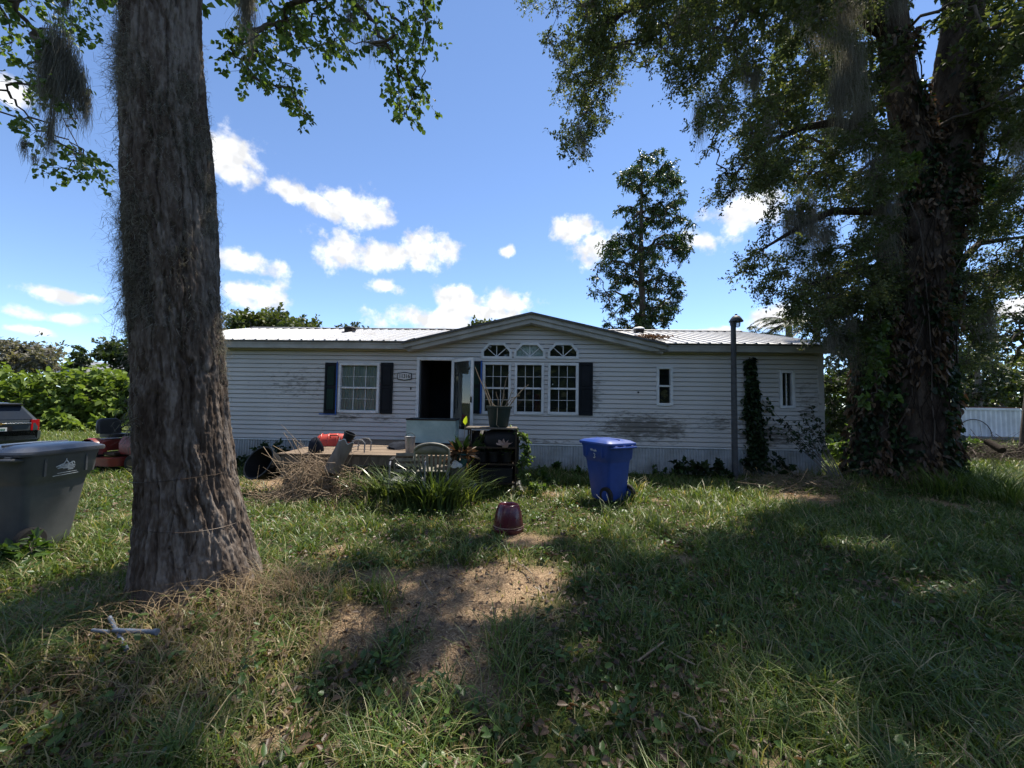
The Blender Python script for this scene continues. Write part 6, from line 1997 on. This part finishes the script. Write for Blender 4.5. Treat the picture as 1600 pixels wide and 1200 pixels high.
MB().prism([(a.x, at(1310, 631, 29).z), (b.x, at(1310, 626, 29).z), (b.x, at(1310, 620, 29).z), (a.x, at(1310, 628, 29).z)], 28.6, 32).build('roof', M['roof'], t)
for x in (a.x + .3, b.x - .3):
    for y in (28.8, 31.8): MB().box(x - .05, x + .05, y - .05, y + .05, gzf(x, y) - .1, at(1310, 629, 29).z).build('post', M['trim'], t)
t = thing('neighbour_house', 'low white neighbour house mostly hidden behind the hedge', 'house', (0, 0, 0))
a = at(95, 600, 34); b = at(240, 600, 34)
zt_ = at(150, 585, 34).z; zr_ = at(150, 561, 34).z
MB().box(a.x, b.x, 34, 40, gzf(a.x, 34) - .3, zt_).build('wall', M['trim'], t)
MB().prism([(33.5, zt_), (40.5, zt_), (37, zr_)], a.x - .5, b.x + .5).xf(Matrix(((0, 1, 0, 0), (1, 0, 0, 0), (0, 0, 1, 0), (0, 0, 0, 1)))).build('roof', M['roof'], t)
for k in range(4):
    x = a.x + 1.5 + k * 2.3
    w = MB().box(x, x + 1.0, 33.95, 33.995, zt_ - 1.5, zt_ - .5).build('window', M['trim'], t)
    MB().box(x + .08, x + .92, 33.93, 33.949, zt_ - 1.42, zt_ - .58).build('pane', M['carglass'], w)

# ------------------------------------------------------------------ shrubs, weeds and brush
def shrub(name, label, cat, c, size, n, lL, lW, mat, seed, droop=.1, up=.5, shape=6, stems=8, group=None, per=9):
    """leafy bush: lumps of twigs filling an ellipsoid that stands on the ground"""
    g = np.random.default_rng(seed)
    t = thing(name, label, cat, tuple(c), 0, group)
    k = max(5, n // 55)
    q = unit(k, g) * (g.random((k, 1)) ** .33); q[:, 2] = np.abs(q[:, 2])
    cl = q * np.array(size) * .85 + np.array([0, 0, size[2] * .1])
    r = min(size) * .55
    rt = [np.array([g.normal(0, size[0] * .12), g.normal(0, size[1] * .12), size[2] * s]) for s in (.0, .1, .25) for _ in range(stems // 2)]
    crown(t, cl, [r * (.6 + .6 * g.random()) for _ in cl], [max(9, n // k)] * k, lL, lW, mat, rt, g, shape, droop, .004 + .0012 * max(size), up, .1, .9, thick=.006 + .002 * max(size), per=per)
    return t


def at0(px, py, Y):
    p = at(px, py, Y); return (p.x, p.y, gzf(p.x, p.y))


# the tall hedge at the left: one planting made of overlapping bushes
HL = ['leftmost clump of the tall leafy hedge, behind the car', 'second clump of the leafy hedge, right of the car roof', 'middle clump of the leafy hedge above the bin lid', 'clump of the leafy hedge with pale house behind it', 'right clump of the leafy hedge beside the mossy trunk', 'last clump of the leafy hedge seen behind the trunk']
for k, (px, sx, sz) in enumerate(((-45, 3.0, 3.0), (20, 2.6, 3.2), (75, 2.5, 3.25), (122, 2.2, 2.6), (165, 2.2, 3.2), (215, 2.4, 3.0))):
    c = at0(px, 640, 21.5)
    shrub('hedge_bush', HL[k], 'hedge', c, (sx * 1.05, 1.8, sz * .93), 2600, .30, .21, 'hedge', 60 + k, .25, .9, 6, 8, 'clumps of the hedge on the left')
for k, (px, py) in enumerate(((78, 668), (142, 662), (105, 663))):
    c = at0(px, py, 17.5)
    shrub('low_plant', ['broad-leaved plant on the far lawn right of the car', 'round broad-leaved plant on the far lawn left of the mower', 'small plant between the two broad-leaved plants'][k], 'plant', c, (.6, .5, .55), 140, .26, .17, 'hedge', 80 + k, .2, .6, 6, 6)
# shrubs and creepers against the skirting
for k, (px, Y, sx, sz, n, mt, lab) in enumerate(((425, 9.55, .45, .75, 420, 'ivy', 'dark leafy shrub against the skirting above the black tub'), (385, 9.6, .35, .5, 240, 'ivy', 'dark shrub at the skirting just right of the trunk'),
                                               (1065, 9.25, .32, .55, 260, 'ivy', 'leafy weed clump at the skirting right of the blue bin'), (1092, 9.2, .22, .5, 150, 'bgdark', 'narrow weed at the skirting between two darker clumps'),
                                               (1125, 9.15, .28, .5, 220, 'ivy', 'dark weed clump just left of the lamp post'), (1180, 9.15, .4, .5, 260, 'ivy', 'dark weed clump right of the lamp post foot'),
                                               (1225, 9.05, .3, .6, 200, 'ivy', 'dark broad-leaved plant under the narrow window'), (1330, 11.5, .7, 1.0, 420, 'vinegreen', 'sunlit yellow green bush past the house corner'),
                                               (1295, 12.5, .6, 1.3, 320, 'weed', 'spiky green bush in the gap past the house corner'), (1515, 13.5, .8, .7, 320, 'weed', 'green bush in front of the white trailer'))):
    shrub('shrub', lab, 'shrub', at0(px, 700, Y), (sx, sx * .8, sz), n, .11 if Y < 10 else .18, .075 if Y < 10 else .09, mt, 100 + k, .15, .5)
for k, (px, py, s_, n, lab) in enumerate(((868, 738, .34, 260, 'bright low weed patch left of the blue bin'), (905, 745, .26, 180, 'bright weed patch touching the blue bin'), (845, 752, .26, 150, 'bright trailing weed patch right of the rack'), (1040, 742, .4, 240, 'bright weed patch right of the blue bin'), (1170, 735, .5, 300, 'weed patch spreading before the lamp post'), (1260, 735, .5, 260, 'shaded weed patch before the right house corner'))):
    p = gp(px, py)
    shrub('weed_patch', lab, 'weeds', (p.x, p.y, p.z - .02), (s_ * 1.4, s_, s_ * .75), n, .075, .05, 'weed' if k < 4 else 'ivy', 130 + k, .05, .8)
c = gp(14, 888)
shrub('weed_plant', 'leafy weed growing against the wheel of the charcoal bin', 'weeds', (c.x, c.y, c.z), (.22, .2, .34), 110, .10, .05, 'weed', 150, .1, .5)
# pale vine hanging over the right end of the rack
t = thing('trailing_vine', 'pale green vine hanging down the right side of the rack', 'vine', (0, 0, 0))
pts = [at(800, 672, 7.5), at(815, 676, 7.4), at(822, 690, 7.35), at(826, 712, 7.3), at(815, 722, 7.25), at(818, 745, 7.2), at(832, 757, 7.15), at(848, 762, 7.1)]
MB().tube(pts, .008, 6).build('stem', M['twig'], t, True)
cl = []
for a, b in zip(pts[:-1], pts[1:]): cl += [np.array(a) * (1 - s) + np.array(b) * s for s in (.1, .4, .7)]
crown(t, cl, [.11] * len(cl), [40] * len(cl), .06, .045, 'vinegreen', [np.array(p) for p in pts], g1, 6, .3, .003, .5, thick=.003, per=9)
t = thing('creeper_tangle', 'tangle of green creeper on the rack under the teal pot', 'vine', (0, 0, 0))
cl = sample_poly([(745, 676), (775, 680), (770, 700), (742, 700)], 14, g1, 7.45, 7.7)
crown(t, cl, [.09] * len(cl), [40] * len(cl), .05, .035, 'vinegreen', [np.array(at(760, 700, 7.6))], g1, 6, .2, .003, .5, thick=.003, per=9)
# ivy climbing the house wall
t = thing('wall_ivy', 'dark ivy column climbing the wall right of the lamp post', 'ivy', (0, 0, 0))
poly = [(1163, 562), (1178, 558), (1181, 590), (1186, 630), (1194, 690), (1196, 722), (1170, 722), (1167, 680), (1162, 640), (1163, 600)]
P = []
while len(P) < 1500:
    px, py = 1155 + 50 * g1.random(), 556 + 170 * g1.random()
    spill = g1.random() < .10 and py > 620
    if not (spill or inpoly(np.array([px]), np.array([py]), poly)[0]): continue
    x, z = hp(px, py, -.05)
    P.append(tuple(hw(x, -.05 - .09 * g1.random() ** 1.5, z)))
P = np.array(P); n = len(P)
ax = np.array([0, -.5, -.8]) + g1.normal(0, .45, (n, 3))
V, F, A = leaves(P, ax, .07 + .05 * g1.random(n), .055 + .03 * g1.random(n), g1.random(n), .15, .05, 6)
tag(mesh_np('leaves', V, F, M['ivy'], t, {'rnd': A}), kind='stuff')
for k in range(5):
    pts = []
    for s in np.linspace(0, 1, 9):
        x, z = hp(1183 - 10 * s + 5 * math.sin(s * 6 + k), 724 - 160 * s, -.04); pts.append(hw(x, -.045, z))
    MB().tube(pts, .009, 5).build('stem', M['twig'], t, True)
# half-bare shrub at the right end of the wall
t = thing('bare_shrub', 'half bare shrub with pale upright stems under the narrow window', 'shrub', (0, 0, 0))
base = gp(1240, 736); tips = []
for (px, py) in ((1208, 642), (1222, 655), (1232, 672), (1213, 668), (1246, 660), (1256, 650), (1268, 640), (1278, 652), (1262, 672), (1275, 668), (1240, 685)):
    e = at(px, py, 8.75); b0 = Vector((base.x + random.uniform(-.1, .1), 8.75, base.z)); m_ = b0 * .5 + e * .5 + Vector((random.uniform(-.06, .06), 0, -.05))
    MB().tube([b0, b0 * .4 + m_ * .6, m_, m_ * .4 + e * .6, e], [.013, .011, .009, .007, .003], 6).build('stem', M['greybark'], t, True)
    tips += [np.array(m_ * (1 - s) + e * s) for s in (.3, .6, .8, 1.0)]
crown(t, tips, [.10] * len(tips), [14] * len(tips), .055, .035, 'ivy', tips, g1, 6, .1, .003, .4, thick=.003, per=4)

# strap-leaved clumps in front of the deck
for k, (px, py, n, L, lab) in enumerate(((672, 800, 460, .92, 'largest clump of arching strap leaves in front of the resin chair'), (606, 792, 330, .80, 'clump of arching strap leaves below the metal garden chair'), (560, 786, 300, .70, 'leftmost clump of strap leaves beside the leaning pipe'), (715, 790, 200, .62, 'clump of strap leaves at the foot of the rack'))):
    p = gp(px, py)
    t = thing('strap_leaf_clump', lab, 'plant', (p.x, p.y + .25, p.z), 0, 'strap-leaved plants before the deck')
    st = np.stack([g1.normal(0, .20, n), g1.normal(0, .11, n), np.zeros(n)], 1)
    az = np.arctan2(st[:, 1], st[:, 0]) + g1.normal(0, .6, n)
    V, F, A = blades(st, L * (.32 + .72 * g1.random(n)), .018 + .014 * g1.random(n), az, .30 + .75 * g1.random(n), np.clip(g1.random(n) * 1.02, 0, 1), 6)
    tag(mesh_np('leaves', V, F, M['strap'], t, {'rnd': A}), kind='stuff')
# tall tufts at the foot of the oak
for k, (px, py, n, L, lab) in enumerate(((1490, 775, 300, .75, 'tall shaded grass tuft at the foot of the oak'), (1550, 770, 320, .8, 'tall shaded grass tuft right of the oak'), (1590, 790, 260, .75, 'tall grass tuft at the right edge below the oak'))):
    p = gp(px, py)
    t = thing('grass_tuft', lab, 'grass', (p.x, p.y + .1, p.z), 0, 'tall tufts round the oak')
    st = np.stack([g1.normal(0, .25, n), g1.normal(0, .15, n), np.zeros(n)], 1); az = np.arctan2(st[:, 1], st[:, 0]) + g1.normal(0, .8, n)
    V, F, A = blades(st, L * (.5 + .6 * g1.random(n)), .008 + .006 * g1.random(n), az, .4 + .6 * g1.random(n), g1.random(n) * .62, 5)
    tag(mesh_np('leaves', V, F, M['grass'], t, {'rnd': A}), kind='stuff')


def sticks(n, cx, cy, sx, sy, hgt, L, r, g, flat=.5, z0=0.0):
    c = np.stack([g.normal(cx, sx, n), g.normal(cy, sy, n), np.zeros(n)], 1)
    rr = np.exp(-(((c[:, 0] - cx) / sx) ** 2 + ((c[:, 1] - cy) / sy) ** 2) / 2.5)
    c[:, 2] = gz(c[:, 0], c[:, 1]) + z0 + rr * hgt * g.random(n) + .01
    d = unit(n, g); d[:, 2] *= flat; d = norm(d)
    LL = L * (.4 + 1.0 * g.random(n))
    K = 5; P = np.empty((n, K, 3)); bend = g.normal(0, .75, (n, 3)); bend[:, 2] -= .4
    for k in range(K):
        t = k / (K - 1) - .5
        P[:, k] = c + d * (LL * t)[:, None] + bend * (LL * (t * t))[:, None]
    P[:, :, 2] = np.maximum(P[:, :, 2], gz(P[:, :, 0].ravel(), P[:, :, 1].ravel()).reshape(n, K) + .006)
    return tubes_batch(P, (r * (.4 + .9 * g.random(n)))[:, None] * np.linspace(1, .35, K)[None], 3)


# brush piles: dry vines and sticks
p = at(486, 740, 6.75)
V, F = sticks(700, p.x, 6.72, .26, .16, .80, .75, .0055, g1, .9)
V2, F2 = sticks(420, p.x + .62, 6.62, .38, .14, .5, .6, .005, g1, .8)
V3, F3 = sticks(110, p.x - .45, 6.75, .3, .15, .16, .6, .006, g1, .5)
V2, F2, _ = joinVF([(V2, F2), (V3, F3)])
V, F, _ = joinVF([(V, F), (V2, F2)])
M['tan'] = pmat('dry_vine', (.40, .31, .22), (.24, .18, .125), 12, .9, .1)
tag(mesh_np('brush_pile', V, F, M['tan'], None), 'heap of tan dry vines and sticks beside the black tub', 'brush pile', kind='stuff')
p = gp(1250, 765)
V, F = sticks(420, p.x, p.y + .1, .8, .4, .25, .7, .0045, g1, .35)
tag(mesh_np('brush_pile', V, F, M['stick'], None), 'low spread of brown twigs before the oak', 'brush pile', kind='stuff')
p = gp(1575, 722)
V, F = sticks(460, p.x, p.y + .2, .9, .5, .6, 1.0, .012, g1, .6)
tag(mesh_np('brush_pile', V, F, M['twig'], None), 'dark brush heap at the right edge beneath the trailer', 'brush pile', kind='stuff')
t = tag(MB().tube([at(1543, 690, 11), at(1566, 704, 10.6)], .09, 10).build('cut_log', M['bark2'], None, True), 'short dark cut log propped on the right brush heap', 'log')
# bleached pale stick in front of the black tub, and fallen sticks on the lawn
for (lab, pts, r_) in (('pale curved stick standing out of the brush before the black tub', [(418, 748, 7.2), (425, 737, 7.15), (426, 728, 7.1)], .012),):
    tag(MB().tube([at(*q) for q in pts], [r_, r_, r_ * .6], 7).build('curved_stick', M['stick'], None, True), lab, 'stick')
for (lab, pts) in (('straight pale stick on the grass right of centre', [(996, 1042), (1016, 1032), (1037, 1021)]), ('bent stick continuing right of the straight pale stick', [(1037, 1021), (1060, 1040), (1086, 1058)]), ('pale forked stick lying at bottom right of centre', [(1060, 1122), (1085, 1140), (1095, 1165)]),
                   ('small stick beside the pale forked stick', [(1090, 1145), (1105, 1158), (1115, 1168)]), ('short stick at the bottom right corner', [(1505, 1190), (1512, 1172), (1520, 1162)]), ('thin stick above the dirt patch', [(800, 880), (822, 896), (832, 910)]), ('thin stick left of the dirt patch', [(660, 912), (668, 930), (676, 945)])):
    tag(MB().tube([gp(*q) + Vector((0, 0, .035 + .02 * k)) for k, q in enumerate(pts)], [.006, .007, .004], 6).build('fallen_stick', M['stick'], None, True), lab, 'stick', 'sticks lying on the lawn')

# ------------------------------------------------------------------ grass over the whole yard
g2 = np.random.default_rng(23)


def lawn_points(n):
    y = np.empty(0); x = np.empty(0)
    u = g2.random(n); a, b = 1.35 ** .72, 12.5 ** .72
    y = (a + u * (b - a)) ** (1 / .72)
    x = (g2.random(n) * 2 - 1) * (1.36 * y + .5)
    return x, y


def keep_grass(x, y):
    k = np.ones(len(x), bool)
    k &= ~((y > 9.75 - .05 * x) & (x > XL - .2) & (x < XR + .2))
    k &= ~((x > DX_L) & (x < DX_R) & (y > DY0 + .1))
    k &= (x + 2.6) ** 2 + (y - 3.36) ** 2 > .40 ** 2
    k &= (x - 8.68) ** 2 + (y - 8.6) ** 2 > .62 ** 2
    return k


x, y = lawn_points(140000)
dm = dirtmask(x, y)
patch = fbm(x * 1.3 + 40, y * 1.3, 91, 3)
k = keep_grass(x, y) & (g2.random(len(x)) > dm * .93) & (g2.random(len(x)) < .45 + 1.2 * patch)
x, y, patch, dm = x[k], y[k], patch[k], dm[k]
n = len(x)
lush = fbm(x * .55 + 11, y * .55 + 5, 47, 3)
right = np.clip((x - .4 * y) / 2.0, 0, 1)
base_dry = np.exp(-((x + 1.9) ** 2 / .5 + (y - 2.85) ** 2 / .5)) * .45 + np.exp(-((x + 2.4) ** 2 / 1.6 + (y - 2.3) ** 2 / .4)) * .3 + np.exp(-((x + .3) ** 2 + (y - 3.3) ** 2) / 1.8) * .45
q = g2.random(n)
rn = np.where(q < np.clip(base_dry + .10 + .25 * dm, 0, .9), .72 + .28 * g2.random(n), np.clip(.62 * (.25 + .75 * lush) * (.35 + .9 * g2.random(n)), 0, .64))
h = (.06 + .12 * lush ** 1.5 + .12 * right * lush) * (.45 + .9 * g2.random(n))
h = h * np.where(y > 8, 1.25, 1.0)
w = (.0050 + .0014 * y) * (.5 + .9 * g2.random(n))
P = np.stack([x, y, gz(x, y) - .008], 1)
V, F, A = blades(P, h, w, g2.random(n) * 2 * np.pi, .25 + .9 * g2.random(n), rn, 3)
tag(mesh_np('lawn_grass', V, F, M['grass'], None, {'rnd': A}), 'rough green grass covering the whole yard', 'grass', kind='stuff')
# longer blades in tufts
x, y = lawn_points(95000)
tuft = fbm(x * 2.1 + 3, y * 2.1 + 8, 13, 3)
k = keep_grass(x, y) & (tuft > .54) & (g2.random(len(x)) > dirtmask(x, y))
x, y, tuft = x[k], y[k], tuft[k]; n = len(x)
P = np.stack([x, y, gz(x, y) - .008], 1)
V, F, A = blades(P, (.13 + .62 * (tuft - .52)) * (.6 + .8 * g2.random(n)), (.0055 + .0011 * y) * (.6 + .8 * g2.random(n)), g2.random(n) * 2 * np.pi, .45 + .75 * g2.random(n), np.where(g2.random(n) < .16, .75 + .25 * g2.random(n), .1 + .5 * g2.random(n)), 4)
tag(mesh_np('tall_grass', V, F, M['grass'], None, {'rnd': A}), 'longer arching grass in uneven tufts over the yard', 'grass', kind='stuff')
# matted dry grass round the foot of the big tree
n = 1500
x = g2.normal(-2.25, .62, n); y = g2.normal(2.75, .42, n)
m2 = n // 4; x[:m2] = g2.normal(-1.75, .22, m2); y[:m2] = g2.normal(3.2, .2, m2)
k = ((x + 2.6) ** 2 + (y - 3.36) ** 2 > .42 ** 2) & (y > 1.3); x, y = x[k], y[k]; n = len(x)
hump = .16 * np.exp(-((x + 1.75) ** 2 + (y - 3.2) ** 2) / .09)
P = np.stack([x, y, gz(x, y) + hump * g2.random(n)], 1)
V, F, A = blades(P, .15 + .22 * g2.random(n), .0035 + .003 * g2.random(n), g2.random(n) * 2 * np.pi, .7 + .6 * g2.random(n), g2.random(n) * .7, 4)
tag(mesh_np('dry_grass', V, F, M['straw'], None, {'rnd': A}), 'matted straw-coloured dry grass round the foot of the near tree', 'dry grass', kind='stuff')
# straw and bark chips on the bare patches
x, y = lawn_points(105000)
dm = dirtmask(x, y); k = keep_grass(x, y) & (g2.random(len(x)) < dm) ; x, y = x[k], y[k]
n = len(x)
ang = g2.random(n) * 2 * np.pi
ax = np.stack([np.cos(ang), np.sin(ang), g2.normal(0, .18, n)], 1)
P = np.stack([x, y, gz(x, y) + .006 + .012 * g2.random(n)], 1)
V, F, A = leaves(P, ax, .02 + .085 * g2.random(n) ** 2, .003 + .008 * g2.random(n) ** 2, g2.random(n), .25, 1.5, 4)
tag(mesh_np('straw_litter', V, F, M['straw'], None, {'rnd': A}), 'chopped straw and bark chips on the bare patches', 'litter', kind='stuff')
# fallen leaves
x, y = lawn_points(15000); k = keep_grass(x, y) & (g2.random(15000) > dirtmask(x, y) * .45); x, y = x[k], y[k]; n = len(x)
ang = g2.random(n) * 2 * np.pi
V, F, A = leaves(np.stack([x, y, gz(x, y) + .02 + .03 * g2.random(n)], 1), np.stack([np.cos(ang), np.sin(ang), g2.normal(0, .25, n)], 1), .04 + .03 * g2.random(n), .02 + .02 * g2.random(n), g2.random(n), .3, 1.0, 6)
tag(mesh_np('fallen_leaves', V, F, M['dead'], None, {'rnd': A}), 'brown fallen leaves scattered through the grass', 'leaves', kind='stuff')
# broad-leaved weeds in the lawn
nw = 1200
x, y = lawn_points(nw); k = keep_grass(x, y) & (dirtmask(x, y) < .3); x, y = x[k], y[k]
parts = []
for i in range(len(x)):
    m_ = g2.integers(6, 16); hh = .05 + .12 * g2.random()
    pos = np.stack([x[i] + g2.normal(0, .035, m_), y[i] + g2.normal(0, .035, m_), np.full(m_, gzf(x[i], y[i])) + hh * g2.random(m_)], 1)
    a_ = g2.random(m_) * 2 * np.pi
    parts.append(leaves(pos, np.stack([np.cos(a_), np.sin(a_), .25 + .3 * g2.random(m_)], 1), .034 + .038 * g2.random(m_), .02 + .017 * g2.random(m_), np.clip(.5 * g2.random() + .5 * g2.random(m_), 0, 1), .15, 1.0, 6))
V, F, A = joinVF(parts)
tag(mesh_np('ground_weeds', V, F, M['weed'], None, {'rnd': A}), 'small broad-leaved weeds scattered through the lawn', 'weeds', kind='stuff')
# the far lawns left and right
n = 21000
y = 12 + 12 * g2.random(n) ** 1.4; x = np.where(g2.random(n) < .6, -9.8 - (1.45 * y - 8) * g2.random(n), 7.8 + (1.5 * y - 7) * g2.random(n))
P = np.stack([x, y, gz(x, y) - .02], 1)
V, F, A = blades(P, .12 + .16 * g2.random(n), .016 + .014 * g2.random(n), g2.random(n) * 2 * np.pi, .3 + .8 * g2.random(n), np.where(g2.random(n) < .1, .74, .25 + .4 * g2.random(n)), 3)
tag(mesh_np('far_grass', V, F, M['grass'], None, {'rnd': A}), 'grass of the lawns beyond the home on both sides', 'grass', kind='stuff')
# leaf litter caught in the valley of the roof
n = 420
c = hp(1022, 536, .3)
xx = c[0] + g2.normal(0, .22, n); yy = .25 + np.abs(g2.normal(0, .35, n))
zz = zroof(yy) + .05 + .05 * g2.random(n)
Pw = np.array([tuple(hw(a, b, c_)) for a, b, c_ in zip(xx, yy, zz)])
V, F, A = leaves(Pw, unit(n, g2) * np.array([1, 1, .4]), .07, .04, g2.random(n), .3, .6, 6)
tag(mesh_np('roof_litter', V, F, M['dead'], None, {'rnd': A}), 'brown leaf litter caught in the right roof valley', 'litter', kind='stuff')
